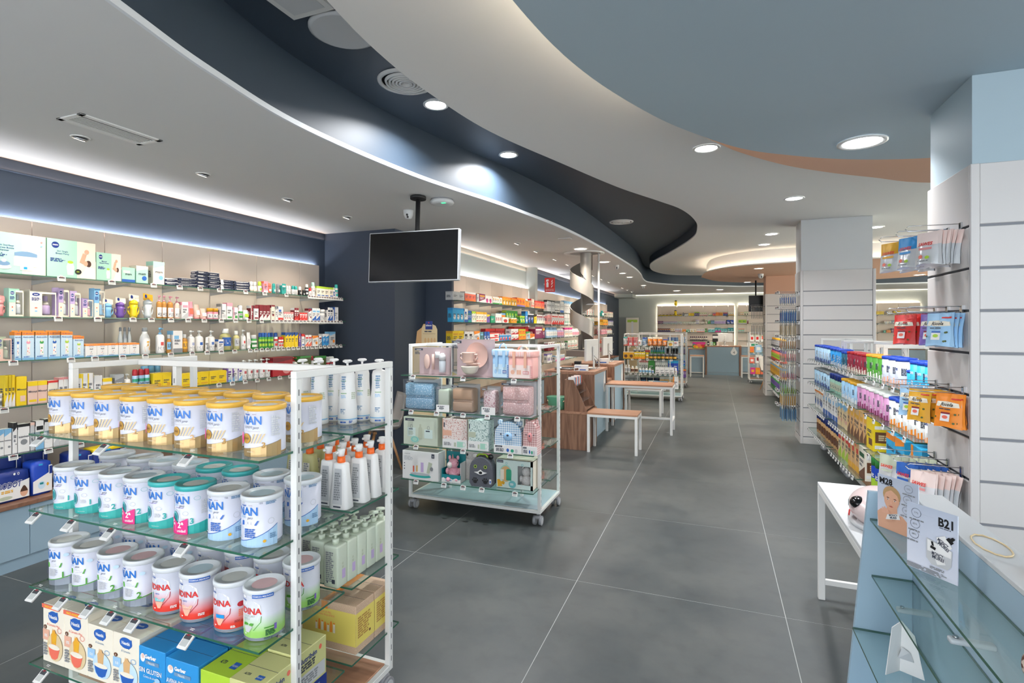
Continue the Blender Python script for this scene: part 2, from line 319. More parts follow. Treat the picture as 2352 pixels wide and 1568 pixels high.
w=MB(); w.box(-5,-4.7,-3.1,-2.95,0,3.4,M_wallg); w.box(4.9,7.6,-3.1,-2.95,0,3.4,M_wallg); w.box(-4.7,4.9,-3.1,-2.95,2.95,3.4,M_wallg); struct(w.build('wall_front'))
w=MB()
for x in (-4.7,-2.4,0,2.4,4.84): w.box(x,x+.06,-3.06,-3.0,0,2.95,M_frame)
struct(w.build('window_1'))
w=MB()
for y in (-1.3,.9,3.1,5.24): w.box(7.55,7.6,y,y+.06,.4,2.85,M_frame)
struct(w.build('window_2'))
wallbox('ceiling_recess',-5,7.6,-3.1,21.4,3.3,3.4,M_navyc)
# low ceiling on the left and along the far side
LC=spline([(-.6,-3),(-1.1,-1.6),(-1.75,-.1),(-2.17,1.31),(-2.33,1.9),(-2.43,2.66),(-2.33,3.85),(-2.02,5.24),(-1.76,7.2),(-1.62,11.0),(-1.66,12.8),(-1.78,14.4),(-1.72,15.4),(-1.2,16.4),(-.5,17.0),(.3,17.6),(1.1,18.0),(4,18.3),(7.5,18.3)])
low=[(-5,-3)]+LC+[(7.5,21.3),(-5,21.3)]
b=MB(); b.add([(x,y,2.875) for x,y in low],[tuple(range(len(low)))],M_ceil); struct(b.build('ceiling_low'))
def ribbon(pts,z0,z1,m,off=0):
    b=MB(); v=[]; n=len(pts)
    for i,(x,y) in enumerate(pts):
        a=pts[max(i-1,0)];c=pts[min(i+1,n-1)]; d=Vector((c[0]-a[0],c[1]-a[1])).normalized(); v+=[(x+d.y*off,y-d.x*off,z0),(x+d.y*off,y-d.x*off,z1)]
    return b.add(v,[(2*i,2*i+2,2*i+3,2*i+1) for i in range(n-1)],m,True)
struct(ribbon(LC,2.905,3.3,M_navyc).build('trim_1'))
b=MB(); v=[];n=len(LC)
for i,(x,y) in enumerate(LC):
    a=LC[max(i-1,0)];c=LC[min(i+1,n-1)]; d=Vector((c[0]-a[0],c[1]-a[1])).normalized(); o=.018
    v+=[(x,y,2.875),(x+d.y*o,y-d.x*o,2.875),(x+d.y*o,y-d.x*o,2.907),(x,y,2.907)]
b.add(v,[(4*i+k,4*i+4+k,4*i+4+(k+1)%4,4*i+(k+1)%4) for i in range(n-1) for k in range(4)],M_lip,False); struct(b.build('trim_2'))
# middle ceiling
RC=spline([(.5,-3),(-.35,-1.2),(-1.1,.2),(-1.5,1.2),(-1.653,1.94),(-1.71,2.45),(-1.7,2.95),(-1.6,3.7),(-1.303,4.646),(-.962,5.662),(-.62,6.45),(-.4,7.0),(-.27,7.7),(-.244,8.4),(-.357,9.4),(-.83,11.0),(-1.31,12.4),(-1.5,13.4),(-1.52,14.6),(-1.2,15.7),(-.5,16.2),(1,16.6),(7.5,16.7)])
isl=RC+[(7.5,-3)]
b=MB(); b.prism(isl,3.12,3.14,M_ceil,M_lip); struct(b.build('ceiling_middle'))
struct(ribbon(RC,3.14,3.3,M_navyc,-.004).build('trim_3'))
# blue disc, salmon disc, salmon drum
BD=spline([(-.55,.9),(-.69,1.4),(-.66,1.95),(-.543,2.47),(-.32,3.03),(-.103,3.42),(.158,3.79),(.442,4.04),(.885,4.32),(1.435,4.49),(2.2,4.5),(3.3,4.2),(4.3,3.4),(4.7,2.1),(4.4,.5),(3.2,-.9),(1.5,-1.3),(.2,-.6),(-.55,.9)],6)[:-1]
def shrink(p,k):
    n=len(p); out=[]
    for i,(x,y) in enumerate(p):
        a=p[i-1];c=p[(i+1)%n]; d=Vector((c[0]-a[0],c[1]-a[1])).normalized(); out.append((x+d.y*k,y-d.x*k))
    return out
b=MB(); b.prism(BD,2.81,2.835,M_blue,M_blue); b.prism(shrink(BD,.16),2.835,3.12,M_ceil,M_ceil); struct(b.build('ceiling_blue_disc'))
SD=spline([(-.11,3.68),(0,3.87),(.174,4.18),(.505,4.62),(.864,4.97),(1.24,5.27),(1.816,5.68),(3,6.0),(4.4,5.7),(5.2,4.6),(5,3),(3.5,2.6),(1.5,2.4),(.2,2.7),(-.11,3.68)],6)[:-1]
b=MB(); b.prism(SD,2.9,2.925,M_salm,M_salm); struct(b.build('ceiling_salmon_crescent'))
DD=spline([(-.3,13.6),(-.2,12.5),(.05,11.85),(.38,11.45),(.8,11.18),(1.41,11.03),(2.6,10.95),(3.6,11.2),(4.6,12.2),(4.9,13.8),(4.5,15.2),(3.4,15.95),(2.3,16.05),(1.2,15.86),(.45,15.4),(0,14.75),(-.3,13.6)],6)[:-1][::-1]
b=MB(); b.prism(DD,2.83,2.85,M_salm,M_ceil); b.prism(shrink(DD,.12),2.85,3.12,M_ceil,M_ceil); struct(b.build('ceiling_salmon_drum'))
def ringled(p,k0,k1,z,m,name):
    a=shrink(p,k0);c=shrink(p,k1); n=len(p); b=MB(); b.add([(x,y,z) for x,y in a]+[(x,y,z) for x,y in c],[(i,(i+1)%n,n+(i+1)%n,n+i) for i in range(n)],m); struct(b.build(name))
ringled(BD,.06,.09,2.8365,M_cove,'trim_4'); ringled(DD,.05,.08,2.8515,mat('led_cove_soft','ffffff',.5,0,11,(1,.84,.62)),'trim_5')
# thin lit line where the far ceiling meets the far wall
struct(MB().box(-2.9,7.4,21.14,21.17,2.855,2.87,mat('led_faint','ffffff',.5,0,1.2,(1,.9,.75))).build('trim_6'))
struct(MB().box(-3.58,-2.9,20.2,21.2,2.74,2.875,M_wallg).build('trim_7'))
# linear lamps on a slim profile along the wall tops, shining up at the ceiling
def linear(name,x,y0,y1,z,rot,p,col,wd=.016,rz=0):
    return area(name,(x,(y0+y1)/2,z),rot,wd,y1-y0,p,col,180)
for k,(x,y0,y1,pw) in enumerate(((-4.89,-2.9,5.68,2.6),(-3.7,6.56,10.42,1.1),(-3.58,10.62,21.0,2.6))):
    mm=M_navy if k!=1 else M_wallg
    struct(MB().box(x,x+.024,y0,y1,2.782,2.787,mm).build('trim_8'))
    linear('ceiling_line_lamp',x+.013,y0,y1,2.789,(0,PI+math.radians(14),0),pw,(1,.64,.44))
# baseboards
struct(MB().box(-3.79,-3.782,5.7,6.47,0,.07,M_navy).build('baseboard_left'))
# ---------------------------------------------------------------- ceiling fittings
def downlight(x,y,z,r,warm,label,power,group,spread=130):
    t=empty('downlight',(x,y,z)); tagp(t,label,'downlight',group)
    b=MB(); b.lathe([(r,-.001),(r,-.007),(r*.86,-.010),(r*.78,-.004)],M_frame,24,cap0=False,cap1=False); b.build('trim_ring',t)
    MB().lathe([(r*.78,-.0045),(r*.78,-.0042)],M_lampw if warm else M_lamp,24,cap1=False).build('diffuser',t)
    if power: area('downlight_lamp',(x,y,z-.02),(0,0,0),r*1.5,0,power,(1,.87,.74) if warm else (.97,.98,1),spread,'DISK')
G1='round downlights in the middle ceiling'
for q,(x,y) in enumerate([(-.065,4.683),(.861,6.875),(.853,9.39),(.837,10.535),(2.251,9.295)]):
    downlight(x,y,3.12,.11,False,['round downlight in the white ceiling touching the salmon crescent','round downlight in the white ceiling above the aisle racks','round downlight before the far salmon drum, nearer one','round downlight before the far salmon drum, farther one','round downlight in the white ceiling right of the middle pillar'][q],14,G1)
downlight(.88,3.944,2.81,.14,False,'large round downlight in the light blue ceiling disc',14,None)
for q,(x,y) in enumerate([(-1.957,3.489),(-1.868,4.758)]):
    downlight(x,y,3.3,.095,False,['round downlight in the dark blue recess beside the slotted diffuser','round downlight in the dark blue recess farther along'][q],26,'downlights in the dark blue recess',150)
for q,(x,y) in enumerate([(.842,11.925),(.82,15.5)]):
    downlight(x,y,2.83,.10,True,['nearer downlight in the salmon drum ceiling','farther downlight in the salmon drum ceiling'][q],14,'downlights in the salmon drum')
for q,(x,y,r) in enumerate([(-2.0,8.24,.125),(-1.983,10.06,.125),(-1.996,12.34,.09),(-1.99,13.38,.09),(-1.997,16.2,.09),(-1.224,19.0,.14),(.166,19.0,.14),(4.4,14.7,.12)]):
    downlight(x,y,2.83 if x>4 else 2.875,r,True,['wide flat downlight just before the spiral chute','wide flat downlight just behind the spiral chute','downlight over the counters, third from the chute','downlight over the counters, fourth from the chute','small downlight at the far end of the dark recess','wide downlight before the back shelves, left one','wide downlight before the back shelves, right one','downlight before the far right shelves'][q],18,'flat downlights in the low ceiling')
def gimbal(x,y,label,k,power=2.6,tx=-.35,ty=.1):
    t=empty('gimbal_spotlight',(x,y,2.875)); tagp(t,label,'spotlight','small tilted spotlights in the low ceiling')
    MB().lathe([(.055,-.001),(.055,-.006),(.046,-.008),(.042,-.002)],M_frame,20,cap0=False,cap1=False).build('trim_ring',t)
    MB().lathe([(.036,-.016),(.038,.0)],M_alu,16).build('lamp_head',t,rot=(0,math.radians(24),0))
    MB().lathe([(.030,-.0175),(.030,-.0165)],M_lampw,16).build('lens',t,rot=(0,math.radians(24),0))
    if power: 
        a=area('gimbal_lamp',(x-.01,y,2.84),(0,math.radians(26),0),.06,0,power,(1,.86,.72),75,'DISK')
names=['nearest to the ceiling grille','second past the ceiling grille','third past the ceiling grille','last before the blue pier']
for q,y in enumerate([2.21,3.10,4.01,4.90]): gimbal(-3.89,y,'small tilted spotlight '+names[q],q)
for q,y in enumerate([7.35,8.25,9.35,10.25,12.64,13.64,14.65,17.0,18.0,19.0]): gimbal(-2.75,y,f'small tilted spotlight, {ORD[q+1]} beyond the television',q,1.8 if q<8 else 1.2)
# ac grille
t=empty('ceiling_grille',(-3.555,2.2,2.875)); tagp(t,'long white slotted air grille in the left ceiling','air grille')
b=MB(); 
for x0,x1,y0,y1 in ((-.115,.115,-.245,-.215),(-.115,.115,.215,.245),(-.115,-.075,-.245,.245),(.075,.115,-.245,.245)): b.rbox(x0,x1,y0,y1,-.008,.0,M_frame,.002)
b.build('frame',t); MB().box(-.08,.08,-.22,.22,-.0015,-.0005,M_vent).build('backing',t)
for k in range(6): MB().box(-.063+.0222*k,-.059+.0222*k,-.215,.215,-.007,-.002,M_frame).build('slat',t)
# round diffusers
def diffuser(x,y,r,label,rings=6):
    t=empty('round_diffuser',(x,y,3.3)); tagp(t,label,'air diffuser','round air diffusers in the recess')
    MB().lathe([(r,-.001),(r*.98,-.012),(r*.86,-.016),(r*.84,-.002)],M_frame,36,cap0=False,cap1=False).build('outer_ring',t)
    MB().lathe([(r*.86,-.0012),(r*.86,-.001)],M_vent,36,cap1=False).build('throat',t)
    for k in range(rings-1):
        a=r*(.74-.125*k); MB().lathe([(a,-.006),(a*.93+.004,-.022),(max(a-.014,.01),-.022),(max(a-.018,.008),-.004)],M_frame,30,cap0=False,cap1=(k==rings-2)).build('vane',t)
diffuser(-1.964,3.087,.19,'round white slotted air diffuser beside the downlight'); diffuser(-1.386,8.443,.19,'round air diffuser at the bend of the dark recess')
t=MB().lathe([(.19,-.001),(.19,-.012),(.17,-.02),(.0,-.024)][:3],M_white,36).build('speaker_cover',loc=(-1.945,2.423,3.3)); tagp(t,'flat round white cover plate in the dark blue recess','ceiling plate')
t=empty('square_light',(-1.98,2.09,3.3)); tagp(t,'square white fitting at the top edge in the dark recess','ceiling light'); MB().rbox(-.14,.14,-.14,.14,-.02,0,M_frame,.006).build('frame',t); MB().box(-.1,.1,-.1,.1,-.022,-.0201,M_white).build('diffuser',t)
t=empty('access_point',(-2.492,4.564,2.875)); tagp(t,'round white wireless unit with green light on the ceiling','wireless unit')
MB().lathe([(.06,-.008),(.11,-.012),(.12,-.03),(.11,-.045),(.07,-.052)],M_white,30).build('shell',t); MB().lathe([(.105,0),(.105,-.012)],M_tub,24).build('base_ring',t); MB().box(.03,.07,-.075,-.045,-.0535,-.052,mat('green_light','3fd08a',.5,0,1.2)).build('status_light',t)
for x,y,lb,s in ((-3.06,4.86,'white dome camera in front of the television bracket',1.0),(-1.85,10.7,'white dome camera beyond the spiral chute',.9),(.98,13.2,'white dome camera on the salmon drum before the far pillar',1.1),(-2.05,16.6,'white round detector at the far end of the low ceiling',.8)):
    t=empty('dome_camera',(x,y,2.875 if 'salmon' not in lb else 2.83)); tagp(t,lb,'camera'); t.scale=(s,s,s)
    MB().lathe([(.055,0),(.055,-.012),(.05,-.05),(.035,-.085),(.012,-.095)],M_white,22).build('housing',t)
    b=MB(); 
    for z in (-.055,-.075): b.ball((.012,-.042 if z>-.06 else -.03,z),.013,.013,.013,M_scr,10,6)
    b.build('lens',t)
t=MB().rbox(-.09,.09,-.06,.06,-.012,0,M_white,.004).build('ceiling_plate',loc=(-1.97,7.2,2.875)); tagp(t,'small white rectangular plate in the low ceiling','ceiling plate')
t=MB().rbox(-.14,.14,-.25,.25,-.008,0,M_tub,.003).build('ceiling_hatch',loc=(-3.3,12.3,2.875)); tagp(t,'grey rectangular vent before the red sign','air grille')
# television
t=empty('television',(-2.6,4.22,2.28)); tagp(t,'black flat television hung from the ceiling on a black pole','television'); t.rotation_euler=(math.radians(-3),0,math.radians(4))
MB().rbox(-.46,.46,-.02,.03,-.235,.235,M_tvf,.004).build('frame',t); MB().box(-.45,.45,-.0212,-.0202,-.225,.226,M_scr).build('screen',t)
b=MB(); b.cyl((-.02,.1,.0),(-.02,.1,.56),.022,M_rub,14); b.lathe([(.075,.565),(.075,.59)],M_rub,20,-.02,.1); b.box(-.12,.08,.03,.1,-.1,.1,M_rub); b.build('ceiling_mount',t)
# ---------------------------------------------------------------- slat wall pillars
def pillar(x0,x1,y0,y1,ztop,zc,core,label,grooves,side=True):
    t=empty('slat_pillar',(x0,y0,0)); tagp(t,label,'pillar','slat panelled pillars')
    W=x1-x0; D=y1-y0
    b=MB(); b.box(.012,W-.012,.012,D-.012,0,ztop-.004,M_slot); b.build('backing',t)
    MB().box(.012,W-.035,.012,D-.01,ztop-.02,zc-.001,core).build('core',t)
    for nm,a in (('corner_trim',(0,.035,-.006,.012)),('corner_trim',(W-.035,W,-.006,.012))): MB().rbox(a[0],a[1],a[2],a[3],0,ztop,M_lam,.003).build(nm,t)
    zs=[ztop]+grooves+[0]
    for i in range(len(zs)-1):
        z1=zs[i]-(.006 if i else 0); z0=zs[i+1]+(.006 if i<len(zs)-2 else 0)
        MB().rbox(.037,W-.037,0,.013,z0,z1,M_lam,.0025).build('slat_board',t)
        MB().rbox(0,.013,.014,D-.002,z0,z1,M_lam,.0025).build('side_board',t)
    b=MB()
    for z in grooves: b.box(.035,W-.035,.006,.0125,z-.006,z+.006,M_slot); b.box(.006,.0125,.014,D-.01,z-.006,z+.006,M_dark)
    b.build('groove_rail',t); return t
pillar(1.116,2.75,3.07,3.60,2.39,2.81,M_cold,'nearest white slat pillar with pale blue top at the right edge',[round(2.103-.199*k,3) for k in range(11)])
pillar(1.116,2.012,8.309,8.82,2.409,3.12,M_white,'middle white slat pillar rising to the white ceiling',[round(2.123-.2027*k,3) for k in range(11)])
pillar(1.12,2.3,13.8,14.4,2.404,2.83,M_salm,'far white slat pillar with salmon painted top',[round(2.12-.2*k,3) for k in range(11)])
# ---------------------------------------------------------------- wall shelving
TAGM={}
def tagmesh(kind):
    if kind in TAGM: return TAGM[kind]
    w,h,tilt=kind; b=MB(); b.rbox(-w/2,w/2,-.004,.004,-h/2,h/2,M_frame,.0018); b.box(-w*.36,w*.36,-.0046,-.0041,-h*.33,h*.33,M_scr2); b.box(-w*.36,w*.36,-.0051,-.0047,h*.08,h*.33,M_dark)
    prints(b,flat(-.0051),w,h,[('r',.3,.26,.44,.42,'maroon'),('r',.48,.26,.6,.42,'maroon'),('r',.63,.34,.7,.42,'maroon'),('r',.24,.62,.62,.65,'white'),('r',.24,.7,.7,.73,'white')],e0=0.0002)
    b.add([(-w*.12,.004,h*.1),(w*.12,.004,h*.1),(w*.12,.03,h*.3),(-w*.12,.03,h*.3)],[(0,1,2,3)],M_clearp)
    o=b.build('price_tag'); me=o.data; bpy.data.objects.remove(o); TAGM[kind]=me; return me
def add_tags(shelf,xs,yf,z,kind):
    me=tagmesh(kind)
    for x in xs:
        o=bpy.data.objects.new('price_tag',me); sc.collection.objects.link(o); lkid(o,shelf); o.location=(x,yf-.012,z-kind[1]*.42); o.rotation_euler=(-math.radians(kind[2]),0,random.Random(int(x*997)).uniform(-.04,.04))
def shelf_glass(b,x0,x1,y0,y1,z,edge=True):
    t=.008; v=[(x0,y0,z-t),(x1,y0,z-t),(x1,y1,z-t),(x0,y1,z-t),(x0,y0,z),(x1,y0,z),(x1,y1,z),(x0,y1,z)]
    b.add(v,[(0,3,2,1),(4,5,6,7)],M_glass); b.add(v,[(0,1,5,4),(1,2,6,5),(3,0,4,7),(2,3,7,6)],M_edge); return b
def shelving(label,loc,rz,x0,x1,joints,ztop,zs,depth,tags,zbot=.45,tagk=(.052,.036,12),lit=True,sidelit=False):
    t=empty('wall_shelving',loc,rz); tagp(t,label,'wall shelving')
    js=[x0]+joints+[x1]
    for a,c in zip(js,js[1:]): MB().rbox(a+.002,c-.002,0,.02,zbot,ztop,M_panel,.0015).build('back_panel',t)
    for z,tg in zip(zs,tags):
        s=shelf_glass(MB(),x0-.02,x1,-depth,-.002,z).build('glass_shelf',t); add_tags(s,tg,-depth,z,tagk)
    for z in zs:
        for j in js[1:]:
            MB().add([(j-.004,0,z-.01),(j-.004,-depth*.8,z-.01),(j-.004,-depth*.8,z-.016),(j-.004,0,z-.045),(j,0,z-.01),(j,-depth*.8,z-.01),(j,-depth*.8,z-.016),(j,0,z-.045)],[(0,1,2,3),(4,7,6,5),(0,4,5,1),(1,5,6,2),(2,6,7,3)],M_wheel).build('shelf_bracket',t)
    if lit:
        MB().box(x0,x1-.02,.0205,.027,ztop-.03,ztop-.018,M_led if lit==1 else M_ledw).build('led_strip',t,)
        a=area('panel_top_lamp',(0,0,0),(0,0,0),x1-x0-.04,.014,(x1-x0)*(.8 if 'pale wall' in label else 2.4 if lit==1 else 1.2),(.96,.97,1) if lit==1 else (1,.9,.74)); a.parent=t; a.location=((x0+x1)/2,.034,ztop-.012); a.rotation_euler=(PI-math.radians(10),0,0)
    if sidelit:
        for x in ([x0+.012,x1-.012] if sidelit==2 else [x1-.012]): MB().box(x-.004,x+.004,.0205,.027,zbot,ztop-.05,M_led if lit==1 else M_ledw).build('led_strip',t)
    return t
def fr(a,b,n): return [a+(b-a)*(i+.5)/n for i in range(n)]
L_J=[-.1,.4,.9,1.4,1.91,2.42,2.93,3.43,3.93,4.52,5.185]
shelving('cream left wall shelving with five glass shelves and a lit top edge',(-4.835,0,0),PI/2,-.6,5.53,L_J,2.43,[1.99,1.70,1.40,1.088,.765],.42,
 [[2.38,2.72,3.05,3.28,3.48,3.68,3.98,4.22,4.52]+fr(4.85,5.46,14),[2.36,2.62,2.88,3.03,3.2,3.36,3.52,3.7,3.86,4.02,4.18]+fr(4.3,5.46,20),[2.1,2.44,2.6,2.8,2.98,3.2,3.4,3.55,3.7,3.85]+fr(4.0,5.46,20),[2.05,2.32,2.52,2.8,3.2]+fr(3.6,5.4,12),[2.1,2.3,2.5,2.66,2.82,3.2,3.6]],.451)
W2_J=[7.72,8.1,8.6,9.1,9.7]
shelving('cream shelving behind the first counter under a pale wall',(-3.64,0,0),PI/2,6.55,10.43,[6.95,7.45,7.95,8.45,8.96,9.48,10.0],2.42,[2.0,1.695,1.39,1.1,.86],.33,[[],[],[],fr(7.5,10.4,9),fr(7.5,10.4,9)],.621,(.045,.032,12),1,1)
shelving('cream shelving behind the far counter under the navy wall',(-3.53,0,0),PI/2,10.65,18.5,[11.1,11.6,12.2,12.8,13.4,14.0,14.6,15.2,15.8,16.4,17,17.6],2.40,[1.955,1.68,1.39,1.115,.86],.25,[fr(10.7,18.2,22),fr(10.7,18.4,22),fr(10.7,18.4,22),fr(10.7,18.4,22),fr(10.7,18.4,22)],.621,(.045,.032,12),1,1)
shelving('cream lit back shelving behind counter four',(0,21.12,0),0,-2.08,.674,[-1.9,-1.35,-.85,-.4,.05,.47],2.425,[2.04,1.742,1.43,1.12],.22,[fr(-2.0,-.2,12),fr(-2.0,-.9,6),[],[]],.901,(.06,.04,12),2,2)
shelving('cream lit back shelving right of the bright gap',(0,21.12,0),0,.80,1.75,[1.1],2.425,[2.04,1.742,1.43,1.12],.22,[[],[],[],[]],.901,(.06,.04,12),2,False)
shelving('cream lit shelving on the far right behind the pillars',(0,21.12,0),0,2.2,6.36,[2.8,3.4,3.96,4.55,5.15,5.75],2.425,[2.04,1.742,1.43,1.12],.22,[fr(4.0,6.3,14),fr(4.6,6.3,8),[],[]],.901,(.06,.04,12),2,2)
# low cabinets of the left wall
def cabinets(label,loc,rz,x0,x1,doors,h=.45,depth=.5):
    t=empty('base_cabinet',loc,rz); tagp(t,label,'cabinet')
    MB().rbox(x0,x1,-depth,0,.08,h-.03,M_cab,.002).build('body',t); MB().box(x0,x1,-depth+.0,0,0,.08,M_cab).build('plinth',t)
    js=[x0]+doors+[x1]
    for a,c in zip(js,js[1:]): MB().rbox(a+.0015,c-.0015,-depth-.016,-depth-.0005,.083,h-.032,M_cab,.0015).build('door',t)
    MB().rbox(x0,x1,-depth-.03,0,h-.028,h,M_wcount,.002).build('worktop',t)
cabinets('low pale blue cabinets with wooden top below the left wall shelving',(-4.845,0,0),PI/2,-.6,5.6,[.35,.95,1.56,2.166,2.77,3.37,3.97,4.57,5.17],.45,.48)
cabinets('low cabinets with wooden top behind the first counter',(-3.64,0,0),PI/2,6.55,10.43,[7.2,7.9,8.5,9.1,9.7,10.3],.62,.45)
cabinets('low cabinets with wooden top behind the far counter',(-3.56,0,0),PI/2,10.65,18.5,[11.7,12.4,13.1,13.8,14.5,15.2,15.9,16.5],.62,.42)
cabinets('low cabinets below the back shelving',(0,21.12,0),0,-2.1,6.4,[-1.5,-.9,-.3,.3,.9,1.5,2.1,2.7,3.3,3.9,4.5,5.1,5.8],.9,.3)
# ---------------------------------------------------------------- wheeled racks
def rack(label,loc,rz,tagsF,tagsB=(),zs=(1.2,.894,.5875,.278),zb=(1.2,.887,.579,.27),board='wood',depth=(.44,.36),ztop=1.475,tagk=(.042,.052,50),tagdense=None,slots=True):
    t=empty('wheeled_rack',loc,rz); tagp(t,label,'rack','white metal racks on wheels')
    W=.61; D=.28; p=.013
    for sx in (-1,1):
        for sy in (-1,1):
            b=MB(); b.rbox(sx*W-p,sx*W+p,sy*D-p,sy*D+p,.10,ztop-.026,M_frame,.002)
            if slots:
                z=.14
                while z<ztop-.07:
                    b.box(sx*(W+p)-.0004,sx*(W+p)+.0004,sy*D-.0018,sy*D+.0018,z,z+.022,M_dark); z+=.05
            b.build('post',t)
            c=MB(); x,y=sx*(W-.02),sy*(D-.02); c.cyl((x,y,.10),(x,y,.078),.012,M_alu); c.rbox(x-.022,x+.022,y-.03,y+.03,.05,.082,M_tub,.01,2,True); cs=c.build('caster',t)
            wb=MB()
            for o in (-.026,.026): wb.cyl((x+o-.011,y,.038),(x+o+.011,y,.038),.038,M_tub,20); wb.cyl((x+o-.0125,y,.038),(x+o+.0125,y,.038),.027,M_wheel,16)
            wb.build('wheel',cs)
        MB().rbox(sx*W-p,sx*W+p,-D-p,D+p,ztop-.026,ztop,M_frame,.002).build('end_bar',t)
        MB().rbox(sx*W-p,sx*W+p,-D+p,D-p,.10,.125,M_frame,.002).build('end_bar',t)
    MB().rbox(-W+p,W-p,-.018,.018,ztop-.027,ztop-.001,M_frame,.002).build('top_bar',t)
    for sy in (-1,1): MB().rbox(-W+p,W-p,sy*D-p,sy*D+p,.10,.125,M_frame,.002).build('base_bar',t)
    MB().rbox(-W+p,W-p,-D+p,D-p,.112,.13,M_woodx if board=='wood' else M_cold,.002).build('base_board',t)
    for x in (-.355,.355):
        b=MB(); b.rbox(x-.012,x+.012,-.015,.015,.13,ztop-.027,M_frame,.002)
        z=.17
        while z<ztop-.1: b.box(x-.002,x+.002,-.0155,-.015,z,z+.022,M_dark); z+=.05
        b.build('upright',t)
    for k,z in enumerate(zs):
        s=shelf_glass(MB(),-W,W,-depth[0],-.022,z).build('glass_shelf',t)
        tg=tagsF[k] if k<len(tagsF) else []
        add_tags(s,tg,-depth[0],z,tagk)
        for x in (-.355,.355): MB().add([(x-.003,-.015,z-.009),(x-.003,-depth[0]*.8,z-.009),(x-.003,-depth[0]*.8,z-.018),(x-.003,-.015,z-.06),(x+.003,-.015,z-.009),(x+.003,-depth[0]*.8,z-.009),(x+.003,-depth[0]*.8,z-.018),(x+.003,-.015,z-.06)],[(0,1,2,3),(4,7,6,5),(0,4,5,1),(1,5,6,2),(2,6,7,3)],M_frame).build('shelf_arm',t)
    for k,z in enumerate(zb):
        s=shelf_glass(MB(),-W,W,.022,depth[1],z).build('glass_shelf',t)
    return t
C0=(-1.97,1.72)
rack('white wheeled rack of milk tins nearest the camera',(-1.97,1.72,0),0,[[-.52,-.14,.3],[-.55,-.33,-.1,.28],[-.55,-.38,-.22,-.1,.03,.3],[-.5,-.2,.1]])
rack('white wheeled rack of baby gifts with pale blue base board',(-1.947,4.38,0),0,[[-.48,.0,.45],[-.5,-.25,0,.22,.48],[-.45,0,.42],[-.45,-.18,0,.17,.46]],zs=(1.21,.907,.608,.309),zb=(1.2,.89,.59,.29),board='blue',tagk=(.046,.036,20))
rack('white wheeled rack of powders past the counters',(-1.287,12.28,0),0,[fr(-.55,.55,7),fr(-.5,.5,6),fr(-.5,.55,10),fr(-.4,.5,6)],zs=(1.205,.917,.603,.28),board='blue',tagk=(.05,.035,15),slots=False)
rack('white wheeled rack behind the powder rack',(-1.33,15.1,0),0,[[.5],[.5],[.5],[.5]],tagk=(.05,.035,15),slots=False)
rack('white wheeled rack beside the far pillar',(1.55,16.9,0),0,[[-.5,-.35],[-.5,-.4],[-.5,-.4],[-.5]],tagk=(.05,.035,15),slots=False)
ZR=(1.205,.905,.6,.285)
rack('nearest aisle rack beside the near pillar',(1.61,4.6,0),-PI/2,[fr(-.6,.58,5)]*2+[fr(-.6,.58,3)]*2,zs=ZR,tagk=(.05,.036,10))
rack('middle aisle rack of formula tins',(1.61,6.05,0),-PI/2,[fr(-.58,.58,7),fr(-.58,.58,7),fr(-.58,.58,11),fr(-.58,.58,10)],zs=ZR,tagk=(.05,.036,10))
rack('aisle rack before the middle pillar',(1.61,7.4,0),-PI/2,[fr(-.58,.58,7),fr(-.58,.58,7),fr(-.58,.58,12),fr(-.58,.58,12)],zs=ZR,tagk=(.05,.036,10))
rack('first aisle rack beyond the middle pillar',(1.61,11.9,0),-PI/2,[fr(-.58,.58,8)]*4,zs=ZR,tagk=(.05,.036,10),slots=False)
rack('second aisle rack beyond the middle pillar, before the far pillar',(1.61,13.16,0),-PI/2,[fr(-.58,.58,8)]*4,zs=ZR,tagk=(.05,.036,10),slots=False)
